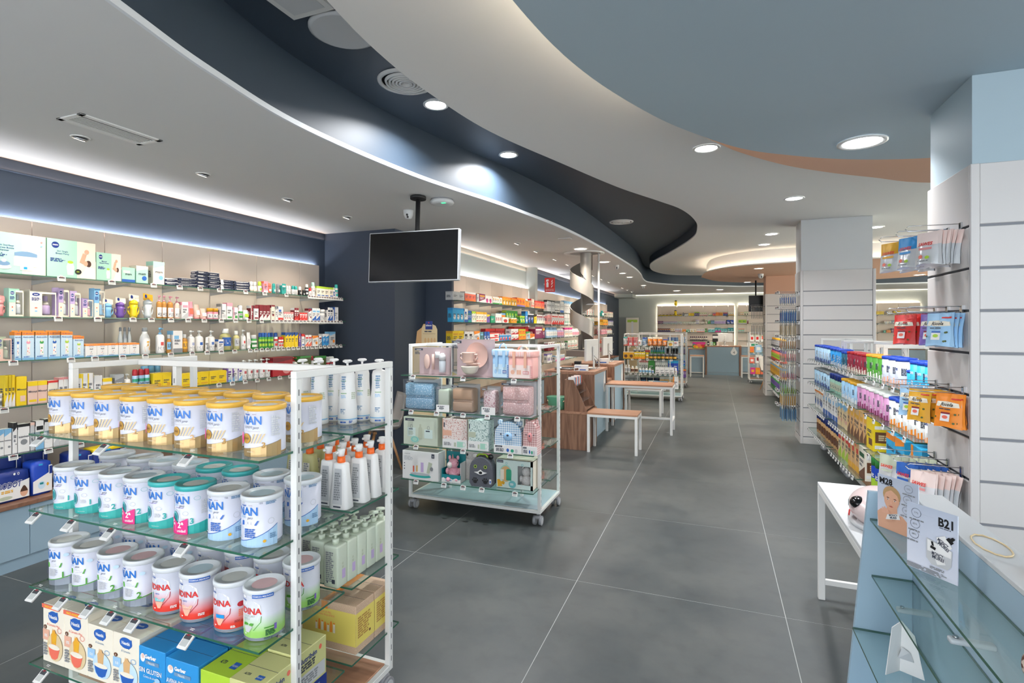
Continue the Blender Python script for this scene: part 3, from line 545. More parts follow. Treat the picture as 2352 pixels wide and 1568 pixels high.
ROWS=[
('top shelf of the left wall','X',-4.45,1.99,[
 ('mam',1.967,0.341,1,0.275,'mint','large mint and cream steriliser carton',{'t': 'Electric Steriliser|& Express Bottle|Warmer','pic': 'st'}),
 ('mam',2.316,0.316,1,0.276,'mint','mint and white breast pump carton',{'t': '2in1 Single|Breast Pump','pic': 'bp'}),
 ('mam',2.639,0.179,1,0.216,'mint','narrow mint manual pump carton',{'t': 'Manual|Breast Pump','pic': 'bp'}),
 ('bx',2.825,0.103,1,0.121,'mint,cream,blue','small mint carton with round white pad print',{'t': 'mam'}),
 ('bx',2.937,0.098,1,0.144,'mint,cream,blue','small mint carton with little bottle print',{'t': 'mam'}),
 ('bx',3.078,0.098,1,0.196,'cream,mint,sky','white carton with green measuring cup print',{'t': 'mam'}),
 ('bx',3.183,0.116,1,0.031,'navy,white,navy','flat navy carton',{'up': 2}),
 ('bx',3.309,0.163,1,0.025,'navy,white,navy','wide flat navy carton',{'up': 3}),
 ('bx',3.483,0.115,1,0.03,'navy,white,navy','flat navy carton in the tall pile',{'up': 5}),
 ('bx',3.608,0.114,1,0.038,'navy,white,navy','flat navy carton right of the tall pile',{'up': 4}),
 ('bx',3.735,0.145,1,0.023,'navy,white,navy','thin navy carton in the fourth pile',{'up': 4}),
 ('bx',3.89,0.186,1,0.023,'navy,white,navy','thin navy carton in the last pile',{'up': 4}),
 ('ro',4.087,0.047,2,0.107,'cream,lgrey,white','white roll-on'),
 ('ro',4.196,0.048,1,0.116,'white,lime,lime','lime capped roll-on'),
 ('bx',4.254,0.057,1,0.121,'pink,coral,white','coral pink carton'),
 ('ro',4.322,0.053,1,0.108,'coral,coral,white','coral roll-on'),
 ('ro',4.387,0.046,1,0.109,'teal,teal,white','teal roll-on'),
 ('ro',4.445,0.047,1,0.11,'grey,grey,white','grey roll-on'),
 ('bx',4.504,0.057,1,0.115,'teal,white,teal','teal carton standing beside the roll-ons'),
 ('ro',4.577,0.035,2,0.098,'white,white,lgrey','small all-white roll-on'),
 ('ro',4.665,0.045,2,0.105,'white,teal,lgrey','small white roll-on with teal cap'),
 ('ro',4.77,0.048,1,0.101,'black,white,lgrey','small black roll-on'),
 ('ro',4.831,0.039,1,0.069,'black,black,lgrey','short black deodorant'),
 ('sp',4.88,0.043,1,0.136,'black,cream,lgrey','tall black spray'),
 ('ro',4.936,0.041,1,0.099,'white,red,lgrey','white roll-on with red cap'),
 ('sp',4.985,0.047,1,0.167,'white,mint,lgrey','tall white spray with mint cap'),
 ('bx',5.05,0.071,4,0.127,'cream,lime,blue','white carton with a coloured drop'),
 ('bt',5.352,0.033,1,0.131,'white,white,blue','slim white bottle with blue label'),
 ('sp',5.399,0.048,1,0.172,'white,teal,teal','white spray with teal cap at the shelf end'),
]),
('second shelf of the left wall','X',-4.45,1.697,[
 ('cup',2.035,0.054,1,0.15,'rose,rose,rose','dusty pink two-handled training cup'),
 ('wb',2.102,0.079,1,0.195,'mint,cream,clear','mint window box'),
 ('wb',2.22,0.154,1,0.192,'cream,cream,lilac','wide cream window box with pacifier and bottle'),
 ('wb',2.38,0.074,1,0.217,'lilac,cream,clear','tall lilac window box'),
 ('wb',2.462,0.068,1,0.2,'lilac,cream,clear','lilac window box of middle height'),
 ('wb',2.54,0.076,1,0.149,'lilac,cream,pink','short lilac window box'),
 ('wb',2.624,0.075,1,0.229,'sky,cream,sky','pale blue window box'),
 ('cup',2.702,0.077,1,0.16,'sky,cream,sky','clear cup with blue lid hanging from a white card'),
 ('cup',2.796,0.082,1,0.177,'purple,cream,purple','purple training cup under a white card'),
 ('cup',2.9,0.085,1,0.207,'yellow,cream,yellow','yellow training cup under a white card'),
 ('cup',3.016,0.085,1,0.22,'clear,gold,clear','clear cup under a gold card'),
 ('pu',3.121,0.043,2,0.204,'amber,pink,pink','amber shampoo bottle with pink pump'),
 ('pu',3.218,0.053,1,0.202,'amber,pink,rose','single amber bottle with pink pump'),
 ('pu',3.28,0.048,1,0.199,'blush,pink,white','rosy bottle with pink pump'),
 ('bx',3.338,0.06,1,0.154,'white,pink,lgrey','white carton with pink top'),
 ('tb',3.407,0.055,1,0.161,'pink,white,coral','pink tube with white oval'),
 ('tb',3.471,0.054,1,0.137,'blush,rose,white','blush tube'),
 ('tb',3.534,0.064,1,0.102,'blush,rose,white','wide short blush tube'),
 ('jr',3.608,0.057,2,0.108,'pink,gold,white','pink jar with golden lid'),
 ('bx',3.735,0.06,1,0.154,'white,grey,lgrey','white carton with grey flower print'),
 ('bx',3.803,0.063,1,0.166,'white,pink,green','white carton with a green leaf dot'),
 ('bx',3.876,0.056,1,0.124,'white,pink,green','shorter white carton with a green leaf dot'),
 ('sp',3.949,0.054,1,0.148,'white,white,green','white spray bottle with green tree mark'),
 ('bx',4.087,0.03,1,0.15,'maroon,white,maroon','narrow maroon carton'),
 ('tb',4.015,0.061,1,0.102,'white,white,lime','white tube with lime stripe'),
 ('bx',4.128,0.057,1,0.152,'white,maroon,maroon','white carton with maroon side'),
 ('bx',4.196,0.048,3,0.162,'maroon,maroon,white','tall maroon carton'),
 ('bx',4.356,0.048,1,0.166,'cream,maroon,maroon','cream carton with maroon drop'),
 ('bx',4.413,0.029,1,0.157,'white,grey,grey','very narrow white carton'),
 ('bx',4.451,0.071,1,0.154,'white,blue,red','white carton with red and blue circles'),
 ('bx',4.533,0.033,4,0.097,'white,rose,red','small white carton with red band'),
 ('bx',4.688,0.034,2,0.146,'maroon,white,red','maroon carton with white stripe'),
 ('bx',4.768,0.042,3,0.094,'red,white,red','small crimson carton'),
 ('bx',4.912,0.05,1,0.146,'white,maroon,maroon','white carton with maroon triangle'),
 ('bx',4.973,0.066,2,0.153,'white,sky,blue','white carton with blue bar'),
 ('jr',5.121,0.107,1,0.142,'white,white,lgrey','plain white tub'),
 ('bx',5.241,0.046,2,0.17,'white,navy,blue','slim white carton with navy top'),
 ('bx',5.352,0.084,1,0.179,'white,blue,lgrey','white carton with upright blue lettering'),
]),
('third shelf of the left wall','X',-4.45,1.398,[
 ('wb',2.028,0.085,1,0.164,'sage,blush,sage','sage green thermos in a box'),
 ('bab',2.13,0.035,1,0.205,'paleblue,orange,blue','anti-colic carton turned sideways'),
 ('bab',2.172,0.068,1,0.205,'paleblue,orange,pink','anti-colic carton with pink bottle',{'t': 'Anti-colic'}),
 ('bab',2.248,0.072,1,0.204,'paleblue,orange,green','anti-colic carton with green bottle',{'t': 'Anti-colic'}),
 ('bab',2.326,0.071,1,0.204,'paleblue,orange,blue','anti-colic carton with blue bottle',{'t': 'Anti-colic'}),
 ('bab',2.403,0.073,1,0.203,'paleblue,orange,lime','anti-colic carton with clear bottle',{'t': 'Anti-colic'}),
 ('bab',2.483,0.069,1,0.167,'paleblue,orange,lime','shorter anti-colic carton',{'t': 'Anti-colic'}),
 ('bab',2.563,0.078,5,0.101,'white,orange,grey','orange-topped teat carton'),
 ('th',2.869,0.035,3,0.227,'silver,grey,white','steel flask with grey cap',{'off': 0.1}),
 ('th',2.993,0.08,1,0.224,'white,grey,gold','white flask with yellow animal print'),
 ('pu',3.126,0.07,1,0.224,'white,sky,red','white pump bottle with red disc'),
 ('bt',3.207,0.04,1,0.162,'amber,white,sky','small amber bottle'),
 ('bx',3.255,0.087,1,0.195,'white,sky,grey','tall white carton with blue panel'),
 ('bt',3.352,0.052,1,0.164,'amber,white,gold','amber oil bottle with white cap'),
 ('pu',3.414,0.066,1,0.196,'white,white,blue','white pump bottle with blue label'),
 ('pu',3.495,0.076,1,0.196,'white,white,blue','second white pump bottle with blue label'),
 ('sp',3.58,0.028,1,0.133,'white,white,grey','slim white bottle'),
 ('pu',3.619,0.071,1,0.195,'white,white,blue','third white pump bottle with blue label'),
 ('bx',3.708,0.059,1,0.109,'white,blue,lgrey','short white carton between bottles'),
 ('bt',3.775,0.108,1,0.211,'oil,white,blue','large clear oil bottle'),
 ('bt',3.904,0.064,1,0.19,'oil,white,lgrey','small clear oil bottle'),
 ('pu',3.985,0.058,1,0.2,'white,white,red','white pump bottle with red label'),
 ('tb',4.054,0.045,1,0.174,'white,white,lgrey','plain white upright tube'),
 ('sp',4.113,0.076,1,0.145,'green,lgrey,white','wide green spray'),
 ('sp',4.202,0.037,5,0.167,'green,blue,lime','green spray with blue cap'),
 ('sp',4.411,0.047,1,0.165,'white,blue,red','white spray with blue cap'),
 ('sp',4.47,0.033,2,0.121,'white,red,red','small white and red spray'),
 ('bx',4.555,0.045,4,0.168,'yellow,blue,yellow','yellow and blue carton'),
 ('bx',4.756,0.034,1,0.157,'purple,gold,purple','narrow purple carton'),
 ('bx',4.802,0.044,1,0.149,'white,red,blue','white carton with red end'),
 ('bx',4.859,0.052,2,0.134,'white,red,coral','white carton with coral letters'),
 ('bx',4.98,0.092,1,0.124,'white,orange,orange','white and orange carton'),
 ('bx',5.085,0.049,1,0.122,'white,maroon,grey','narrow white and maroon carton'),
 ('bx',5.147,0.057,2,0.144,'azure,white,blue','azure carton'),
 ('bx',5.279,0.101,1,0.169,'lgrey,sky,orange','silver carton at the shelf end'),
]),
('fourth shelf of the left wall','X',-4.45,1.088,[
 ('jr',2.036,0.034,1,0.094,'white,white,grey','plain white jar'),
 ('bx',2.076,0.018,3,0.212,'yellow,yellow,white','tall yellow baby cream carton turned sideways'),
 ('bx',2.141,0.056,1,0.198,'yellow,yellow,blush','tall yellow baby cream carton facing front',{'t': 'Mitosyl'}),
 ('bx',2.204,0.056,2,0.159,'blush,yellow,yellow','yellow gift carton with baby print',{'t': 'Mitosyl'}),
 ('bx',2.324,0.059,1,0.154,'cream,red,grey','white carton with upright red lettering',{'t': 'NATUBAN'}),
 ('bx',2.389,0.029,2,0.172,'white,rose,grey','white carton with grey swirl'),
]),
('fourth shelf of the left wall','X',-4.45,1.088,[
 ('bx',2.538,0.039,2,0.186,'white,yellow,mgreen','white and green carton with yellow corner'),
 ('bx',2.626,0.053,1,0.163,'white,white,mgreen','white and green carton without corner'),
 ('bx',2.686,0.065,1,0.138,'white,yellow,mgreen','short white carton with yellow top band'),
 ('bx',2.772,0.069,1,0.161,'grey,silver,grey','grey hair care carton'),
 ('pu',2.851,0.056,1,0.158,'white,white,lgrey','white foam pump'),
 ('sp',2.919,0.047,3,0.187,'lblue,crimson,mgreen','pale tube with crimson collar'),
 ('jr',3.075,0.055,3,0.202,'white,sky,lgrey','white jar with blue lid',{'off': 0.12}),
 ('bx',3.078,0.08,2,0.141,'yellow,yellow,gold','yellow carton stacked at shelf front'),
 ('bx',3.335,0.09,5,0.118,'yellow,yellow,gold','bright yellow ointment carton'),
 ('bx',3.804,0.062,3,0.132,'white,purple,lgrey','white carton with purple letters'),
]),
('fourth shelf of the left wall','X',-4.45,1.088,[
 ('bx',3.815,0.039,4,0.128,'white,purple,sky','white and lilac carton'),
 ('pu',3.99,0.073,5,0.201,'white,white,crimson','white lotion pump with crimson wave'),
 ('bx',4.378,0.286,1,0.205,'crimson,maroon,rose','deep red gift carton'),
 ('pu',4.672,0.094,1,0.194,'white,crimson,lgrey','white pump bottle beside the red gift carton'),
 ('bx',4.778,0.175,1,0.199,'olive,green,olive','dark olive gift carton'),
 ('sp',4.962,0.053,1,0.193,'white,crimson,lgrey','white spray between the olive cartons'),
 ('bx',5.025,0.186,1,0.186,'olive,green,olive','second dark olive gift carton'),
 ('sp',5.224,0.084,2,0.169,'white,white,crimson','white spray near the blue wall'),
]),
('fifth shelf of the left wall','X',-4.45,0.765,[
 ('bx',2.033,0.039,2,0.176,'white,sky,grey','white carton with blue foot',{'t': 'suavinex'}),
 ('bx',2.121,0.023,1,0.21,'white,black,grey','white thermometer carton turned sideways'),
 ('bx',2.149,0.065,1,0.194,'white,black,grey','white carton with black name bar',{'t': 'suavinex'}),
 ('bx',2.219,0.024,1,0.195,'lgrey,blush,grey','grey and blush carton'),
 ('bx',2.249,0.048,1,0.2,'white,black,sky','white carton with blue drop'),
 ('bx',2.302,0.049,1,0.205,'white,black,grey','white carton with tubing print'),
 ('bx',2.357,0.034,3,0.191,'white,black,lgrey','white care carton behind the rack'),
]),
('counter of the left wall','X',-4.42,0.452,[
 ('bg',2.002,0.199,1,0.202,'navyb,white,navyb','low blue and white nappy pack',{'t': 'DODOT'}),
 ('bg',2.213,0.119,1,0.231,'royal,white,cyan','upright blue and white nappy pack'),
 ('bg',2.072,0.157,2,0.308,'navyb,navyb,navyb','dark blue nappy pack behind the others',{'off': 0.16}),
 ('bg',2.436,0.155,1,0.245,'navyb,white,navyb','blue nappy pack seen through the rack'),
 ('bg',2.598,0.241,1,0.243,'navyb,yellow,navyb','yellow topped blue nappy pack'),
]),
('top shelf of the second wall','X',-3.36,2.0,[
 ('bx',6.46,0.185,2,0.117,'lgrey,silver,lgrey','plain silver carton'),
 ('bx',6.844,0.125,3,0.139,'coral,white,orange','coral and white sachet carton'),
 ('bx',7.237,0.09,1,0.129,'lgrey,grey,lgrey','narrow grey carton'),
 ('bx',7.333,0.226,1,0.138,'plum,gold,white','plum carton with gold top and white oval'),
 ('bx',7.567,0.138,2,0.119,'white,white,magenta','white carton with magenta foot'),
 ('bx',7.863,0.097,4,0.119,'white,gold,green','white herbal carton'),
 ('bx',8.272,0.137,5,0.142,'gold,orange,white','golden vitamin carton'),
 ('bx',8.979,0.153,3,0.161,'orange,red,violet','orange carton with red top'),
 ('bt',9.451,0.153,2,0.165,'amberj,white,orange','honey coloured bottle'),
 ('bx',9.775,0.099,2,0.178,'cream,red,red','cream and red striped carton'),
 ('bx',10.005,0.153,6,0.153,'coral,red,gold','coral red carton'),
]),
('second shelf of the second wall','X',-3.36,1.695,[
 ('bx',6.46,0.118,3,0.196,'cyan,azure,white','large cyan carton with white arrow'),
 ('bx',6.827,0.112,1,0.194,'white,blue,blue','white and blue arrow carton'),
 ('bx',6.948,0.057,2,0.17,'blue,green,teal','blue and green carton'),
 ('bx',7.075,0.069,2,0.165,'white,lime,lime','white and lime carton'),
 ('bx',7.225,0.096,4,0.159,'cream,gold,coral','cream carton with fruit print'),
 ('bx',7.633,0.11,1,0.125,'violet,yellow,violet','purple carton with yellow corners'),
 ('bx',7.781,0.164,1,0.109,'emerald,teal,emerald','emerald carton'),
 ('bx',7.984,0.091,3,0.152,'white,white,rose','white carton of stepped height'),
 ('bx',8.278,0.288,1,0.097,'white,white,red','low white carton with red lettering'),
 ('bx',8.438,0.119,2,0.173,'orange,sky,orange','orange and sky carton',{'off': 0.1}),
 ('bx',8.693,0.142,2,0.092,'gold,white,orange','low gold and white carton'),
 ('bx',8.703,0.141,4,0.226,'green,lime,dgreen','green carton',{'off': 0.1}),
 ('bx',9.14,0.138,2,0.135,'green,lime,yellow','short green carton'),
 ('bx',9.434,0.136,1,0.229,'azure,blue,white','azure carton with blue top'),
 ('bx',9.583,0.181,2,0.186,'navy,white,blue','navy striped carton'),
 ('bx',9.968,0.143,1,0.175,'yellow,black,yellow','yellow and black zigzag carton'),
 ('bx',10.127,0.137,4,0.182,'lgrey,maroon,cream','pale grey carton with brown line'),
]),
('third shelf of the second wall','X',-3.36,1.39,[
 ('bx',6.46,0.174,2,0.18,'yellow,gold,white','yellow carton with white arrow'),
 ('bx',6.819,0.164,2,0.168,'white,black,gold','white carton with black zigzag'),
 ('bx',7.158,0.2,1,0.172,'white,orange,orange','white and orange carton beside the zigzag ones'),
 ('bx',7.369,0.124,1,0.158,'tealg,sky,tealg','dull teal carton'),
 ('bx',7.501,0.12,2,0.159,'blue,navy,white','blue carton with navy top'),
 ('bx',7.763,0.374,1,0.069,'white,red,red','wide white and red carton',{'up': 2,'t': 'Ibuk  Ibuk'}),
 ('bx',7.841,0.139,6,0.208,'red,crimson,red','red carton in the back row',{'off': 0.12}),
 ('bx',8.158,0.128,4,0.105,'azure,white,red','blue carton with white splash'),
 ('bx',8.707,0.182,2,0.099,'white,white,crimson','white carton with crimson line',{'up': 2}),
 ('bx',9.099,0.188,2,0.096,'orange,lime,orange','orange carton with lime line',{'up': 2}),
 ('bx',9.163,0.197,4,0.24,'crimson,red,red','crimson carton in the back row',{'off': 0.12}),
 ('bx',9.494,0.222,1,0.146,'lgrey,green,sky','grey and green carton'),
 ('bx',9.731,0.258,1,0.097,'orange,red,white','low orange carton'),
 ('bx',10.019,0.487,1,0.236,'plum,white,plum','large plum and white carton'),
 ('bx',10.523,0.146,1,0.204,'plum,gold,plum','narrow plum carton'),
]),
('top shelf of the third wall','X',-3.3,1.955,[
 ('bx',10.643,0.109,5,0.242,'lgrey,black,white','slim pale carton with black top'),
 ('bx',11.223,0.132,3,0.247,'white,grey,black','white carton with grey figure'),
 ('bx',11.641,0.111,3,0.264,'white,lgrey,blue','white carton with blue square'),
 ('bx',11.998,0.142,9,0.287,'white,sky,lgrey','white cosmetic carton'),
 ('bx',14.381,0.31,3,0.17,'white,coral,mint','white carton with coral line'),
 ('bt',16.963,0.279,1,0.195,'teal,teal,white','teal bottle'),
 ('bx',17.389,0.241,6,0.175,'cream,rose,white','cream carton near the corner'),
]),
('second shelf of the third wall','X',-3.3,1.68,[
 ('bx',10.564,0.115,1,0.199,'dgreen,coral,dgreen','dark green and coral carton'),
 ('bx',10.674,0.076,4,0.221,'rose,lgrey,grey','dusty pink slim carton'),
 ('bx',11.001,0.161,6,0.229,'white,red,red','white and red carton in tray'),
 ('bx',12.008,0.111,4,0.259,'white,white,mgreen','white carton with green foot'),
 ('bx',13.665,0.156,2,0.169,'white,lgrey,grey','low white carton'),
 ('bx',14.001,0.17,2,0.212,'white,yellow,yellow','white carton with yellow top'),
 ('bx',14.367,0.188,5,0.207,'white,mint,sky','white carton of pastel lines'),
 ('bx',15.834,0.38,2,0.109,'gold,olive,gold','low golden carton with dark top'),
 ('bx',16.627,0.402,2,0.174,'gold,gold,orange','golden carton'),
 ('bx',17.487,0.225,6,0.155,'white,violet,lgrey','white carton with violet dots'),
]),
('third shelf of the third wall','X',-3.3,1.39,[
 ('bt',10.588,0.097,9,0.225,'lblue,steel,white','pale bottle with steel blue cap'),
 ('bt',11.507,0.097,5,0.198,'lilac,white,pink','lilac bottle'),
 ('bx',12.023,0.125,6,0.216,'white,magenta,orange','white carton with magenta band'),
 ('bt',12.804,0.12,6,0.187,'white,white,pink','white and pink bottle'),
 ('bx',16.337,0.236,4,0.155,'pink,white,pink','pale pink carton'),
 ('bt',17.341,0.186,8,0.168,'cream,rose,white','cream bottle with rosy cap'),
]),
('fourth shelf of the third wall','X',-3.3,1.115,[
 ('bx',10.564,0.151,4,0.189,'maroon,white,maroon','dark maroon carton'),
 ('pu',11.201,0.174,4,0.19,'oil,white,red','oil bottle with white pump'),
 ('pu',11.935,0.172,2,0.176,'white,white,mgreen','white pump bottle'),
 ('bx',12.299,0.108,9,0.172,'white,green,red','white and green slim carton'),
 ('bx',16.251,0.33,4,0.099,'coral,salmon,coral','coral carton'),
]),
('fifth shelf of the third wall','X',-3.3,0.86,[
 ('bx',10.564,0.108,4,0.191,'white,violet,purple','white carton with violet flower'),
 ('bx',11.267,0.129,6,0.124,'white,sky,magenta','white and magenta carton'),
 ('bx',12.082,0.137,14,0.036,'white,sky,mgreen','small white and green carton'),
 ('bx',16.6,0.26,3,0.082,'pink,magenta,pink','bright pink carton'),
]),
('top shelf of the far wall','Y',20.95,2.04,[
 ('tr',-2.027,0.121,7,0.058,'yellow,navy,yellow','low yellow tray'),
 ('bt',-1.143,0.066,1,0.125,'grey,navy,grey','grey bottle'),
 ('bx',-1.067,0.065,2,0.096,'white,black,white','white carton with black dots'),
 ('bx',-0.913,0.061,3,0.1,'yellow,gold,yellow','yellow carton'),
 ('bx',-0.713,0.058,3,0.14,'violetd,lime,lilac','violet carton with lime edge'),
 ('bx',-0.521,0.065,4,0.137,'cream,lime,rose','cream carton with lime edge'),
 ('bx',-0.223,0.062,2,0.088,'cream,gold,green','cream and green carton'),
 ('bx',-0.057,0.092,1,0.096,'coral,violet,red','coral carton'),
 ('bx',0.043,0.055,2,0.114,'orange,red,orange','bright orange carton'),
 ('bx',0.164,0.055,2,0.113,'gold,red,orange','amber carton with red cap'),
 ('bx',0.296,0.07,2,0.102,'navyb,red,navyb','navy carton with red top'),
 ('bx',0.467,0.059,3,0.128,'cream,cream,gold','cream dietary carton'),
 ('bx',0.873,0.055,2,0.106,'cream,gold,orange','cream carton right of the light'),
 ('bx',1.003,0.074,2,0.123,'cream,green,olive','cream and olive carton right of the light'),
]),
('second shelf of the far wall','Y',20.95,1.742,[
 ('bx',-2.05,0.049,4,0.105,'violetd,rose,navy','dark violet carton'),
 ('bx',-1.836,0.07,7,0.075,'lgrey,violet,teal','grey carton with violet and teal stripes'),
 ('bx',-1.322,0.08,2,0.074,'lgrey,mint,white','grey and mint carton'),
 ('bx',-1.143,0.091,5,0.063,'cream,mint,white','low cream carton'),
 ('bx',-0.667,0.125,1,0.146,'white,lilac,violet','tall white carton with violet swirl'),
 ('bx',-0.534,0.092,2,0.062,'cream,white,gold','low cream roll carton'),
 ('bx',-0.319,0.058,1,0.145,'cream,green,cream','narrow cream carton with green mark'),
 ('bx',-0.235,0.082,1,0.139,'green,white,green','green carton'),
 ('bx',-0.127,0.058,2,0.12,'steel,navy,lblue','steel blue carton'),
 ('bx',-0.0,0.046,8,0.119,'lilac,white,violet','lilac striped carton'),
 ('bx',0.402,0.123,2,0.132,'royal,navy,white','royal blue carton'),
 ('bx',0.819,0.128,2,0.134,'lime,green,white','lime green carton right of the light'),
 ('bx',1.106,0.044,1,0.138,'maroon,white,maroon','maroon carton right of the light'),
]),
('third shelf of the far wall','Y',20.95,1.43,[
 ('bx',-2.046,0.064,7,0.132,'navy,orange,violetd','navy carton with orange dot'),
 ('bx',-1.572,0.078,2,0.129,'cream,gold,brown','cream carton with brown dot'),
 ('bx',-1.404,0.06,4,0.129,'white,violet,coral','white carton with violet foot'),
 ('bx',-1.137,0.123,1,0.092,'orange,gold,white','low orange carton'),
 ('bx',-1.002,0.119,1,0.092,'emerald,mint,white','low emerald carton'),
 ('bx',-0.87,0.114,2,0.12,'cream,white,gold','wide cream carton'),
 ('bx',-0.628,0.054,5,0.121,'white,plum,coral','white carton with plum and coral blocks'),
 ('bx',-0.338,0.068,1,0.13,'green,brown,green','green and brown carton'),
 ('bx',-0.223,0.11,2,0.131,'aqua,white,aqua','aqua carton'),
 ('bx',0.008,0.102,2,0.159,'tealb,aqua,magenta','deep teal carton with magenta foot'),
 ('bx',0.224,0.105,2,0.131,'aqua,tealb,white','pale aqua carton'),
 ('bx',0.45,0.099,2,0.159,'tealb,teal,white','deep teal carton by the light'),
 ('bx',0.819,0.062,3,0.123,'mint,coral,magenta','mint and coral carton right of the light'),
]),
('fourth shelf of the far wall','Y',20.95,1.12,[
 ('bt',-0.868,0.066,9,0.149,'plumd,plumd,cream','dark jar with cream label'),
]),
('top shelf of the far right wall','Y',20.95,2.04,[
 ('bx',5.093,0.067,3,0.102,'yellow,gold,yellow','yellow carton far right'),
 ('bx',5.4,0.059,2,0.108,'cream,grey,lgrey','cream and grey carton far right'),
 ('bx',5.563,0.069,3,0.115,'yellow,brown,yellow','yellow and brown carton far right'),
 ('tr',5.787,0.127,5,0.074,'yellow,navy,lgrey','low yellow tray far right'),
]),
('second shelf of the far right wall','Y',20.95,1.742,[
 ('bx',5.306,0.103,2,0.082,'cream,rose,lgrey','low cream carton far right'),
 ('bx',5.521,0.085,6,0.093,'steel,grey,cream','steel grey carton far right'),
]),
('third shelf of the far right wall','Y',20.95,1.43,[
 ('bx',5.293,0.066,1,0.078,'emerald,teal,emerald','emerald carton far right'),
 ('bx',5.368,0.064,2,0.087,'orange,gold,orange','orange carton far right'),
 ('bx',5.506,0.077,1,0.143,'plum,navy,plum','plum carton far right'),
 ('bx',5.687,0.062,4,0.143,'sand,brown,sand','sandy carton far right'),
 ('bx',5.956,0.042,2,0.143,'navy,white,navy','navy carton far right'),
]),
('top shelf of the powder rack','Y',11.9,1.205,[
 ('cn',-1.912,0.093,1,0.19,'lgrey,teal,coral','grey tub with teal lid'),
 ('bx',-1.808,0.1,2,0.186,'rose,red,white','rosy powder carton'),
 ('pu',-1.593,0.091,1,0.176,'white,white,coral','white bottle with spout'),
 ('cn',-1.494,0.103,1,0.182,'steel,royal,white','blue tub with royal blue lid'),
 ('cn',-1.377,0.1,3,0.178,'orange,cream,brown','orange tub with cream lid'),
 ('cn',-1.061,0.096,1,0.147,'orange,royal,brown','orange tub with blue lid'),
 ('bx',-0.957,0.128,1,0.116,'cream,lime,gold','cream and yellow carton'),
 ('bx',-0.821,0.09,1,0.106,'white,coral,white','white and coral carton'),
]),
('second shelf of the powder rack','Y',11.9,0.917,[
 ('bx',-1.91,0.117,2,0.155,'gold,cream,brown','golden carton with brown drops'),
 ('bx',-1.665,0.036,6,0.154,'yellow,white,orange','slim yellow and white carton'),
 ('jr',-1.422,0.063,1,0.14,'cream,yellow,gold','cream jar with yellow lid'),
 ('jr',-1.348,0.08,7,0.119,'blackc,grey,gold','black jar with gold foot'),
]),
('third shelf of the powder rack','Y',11.9,0.603,[
 ('bt',-1.882,0.06,2,0.173,'white,white,lgrey','tall white supplement bottle'),
 ('bt',-1.75,0.082,2,0.149,'cream,white,brown','cream supplement bottle'),
 ('bt',-1.572,0.065,4,0.111,'white,white,sky','small white supplement bottle'),
 ('bt',-1.296,0.052,1,0.094,'white,navy,blue','white bottle with navy cap'),
 ('bx',-1.213,0.096,4,0.139,'white,white,black','square white carton with black letters'),
 ('sp',-0.808,0.046,1,0.13,'white,white,lgrey','slim white bottle at the end'),
]),
('bottom shelf of the powder rack','Y',11.9,0.28,[
 ('bx',-1.733,0.12,3,0.137,'red,crimson,gold','low red carton'),
 ('bx',-1.356,0.085,1,0.157,'white,white,coral','white carton with coral dot'),
 ('bx',-1.263,0.101,3,0.154,'white,azure,sky','white carton with azure top'),
 ('bx',-0.941,0.081,1,0.145,'white,lgrey,red','plain white carton by the post'),
 ('bx',-0.837,0.106,1,0.269,'white,orange,lgrey','tall white carton with orange corner'),
]),
('rear top shelf of the powder rack','Y',12.34,1.2,[
 ('bx',-0.986,0.072,3,0.188,'steel,navyb,lgrey','steel blue carton'),
 ('cn',-1.426,0.104,3,0.186,'orange,cream,brown','orange tub'),
]),
('rear second shelf of the powder rack','Y',12.34,0.887,[
 ('bx',-1.752,0.08,3,0.226,'lgrey,navyb,cream','pale carton with navy end'),
 ('bt',-1.482,0.034,3,0.269,'crimson,white,leaf','crimson bottle'),
 ('bt',-1.359,0.048,6,0.278,'tealb,navy,leaf','teal sports bottle'),
 ('jr',-1.019,0.063,4,0.26,'blackc,black,grey','black tub'),
]),
('rear third shelf of the powder rack','Y',12.34,0.579,[
 ('bx',-1.616,0.047,4,0.289,'white,rose,violet','white and violet carton'),
 ('bx',-1.409,0.135,1,0.276,'green,leaf,sage','green carton'),
 ('bx',-1.254,0.042,6,0.298,'white,lgrey,coral','narrow white carton'),
 ('bx',-0.976,0.105,2,0.287,'royal,cyan,gold','royal blue carton'),
]),
('rear bottom shelf of the powder rack','Y',12.34,0.27,[
 ('bx',-1.946,0.107,3,0.229,'grey,lgrey,green','grey carton'),
 ('jr',-1.605,0.145,3,0.197,'steel,navy,lgrey','steel blue tub with navy lid'),
 ('bx',-1.15,0.091,3,0.221,'tan,lgrey,silver','tan carton'),
]),
('top shelf, rack behind the powder rack','Y',14.7,1.205,[
 ('bx',-0.81,0.057,2,0.153,'white,azure,lgrey','white and azure carton'),
]),
('second shelf, rack behind the powder rack','Y',14.7,0.894,[
 ('bt',-0.817,0.027,3,0.178,'plumd,violetd,violet','dark violet bottle'),
]),
('third shelf, rack behind the powder rack','Y',14.7,0.5875,[
 ('bx',-0.817,0.041,2,0.138,'royal,leaf,cyan','royal blue carton with green foot'),
]),
('bottom shelf, rack behind the powder rack','Y',14.7,0.278,[
 ('bx',-0.817,0.035,3,0.223,'purple,orange,violetd','purple carton'),
]),
('top shelf of the aisle racks','x',1.22,1.205,[
 ('cn',6.97,0.13,7,0.19,'lblue,royal,navyb','formula can with royal blue lid'),
 ('cn',6.351,0.147,4,0.183,'azure,royal,white','big formula can with royal blue lid'),
 ('cn',6.114,0.111,2,0.171,'petrol,royal,white','petrol blue formula can',{'t': 'mil'}),
 ('cn',5.443,0.129,5,0.182,'crimsond,crimson,cream','dark crimson formula can',{'t': 'mil'}),
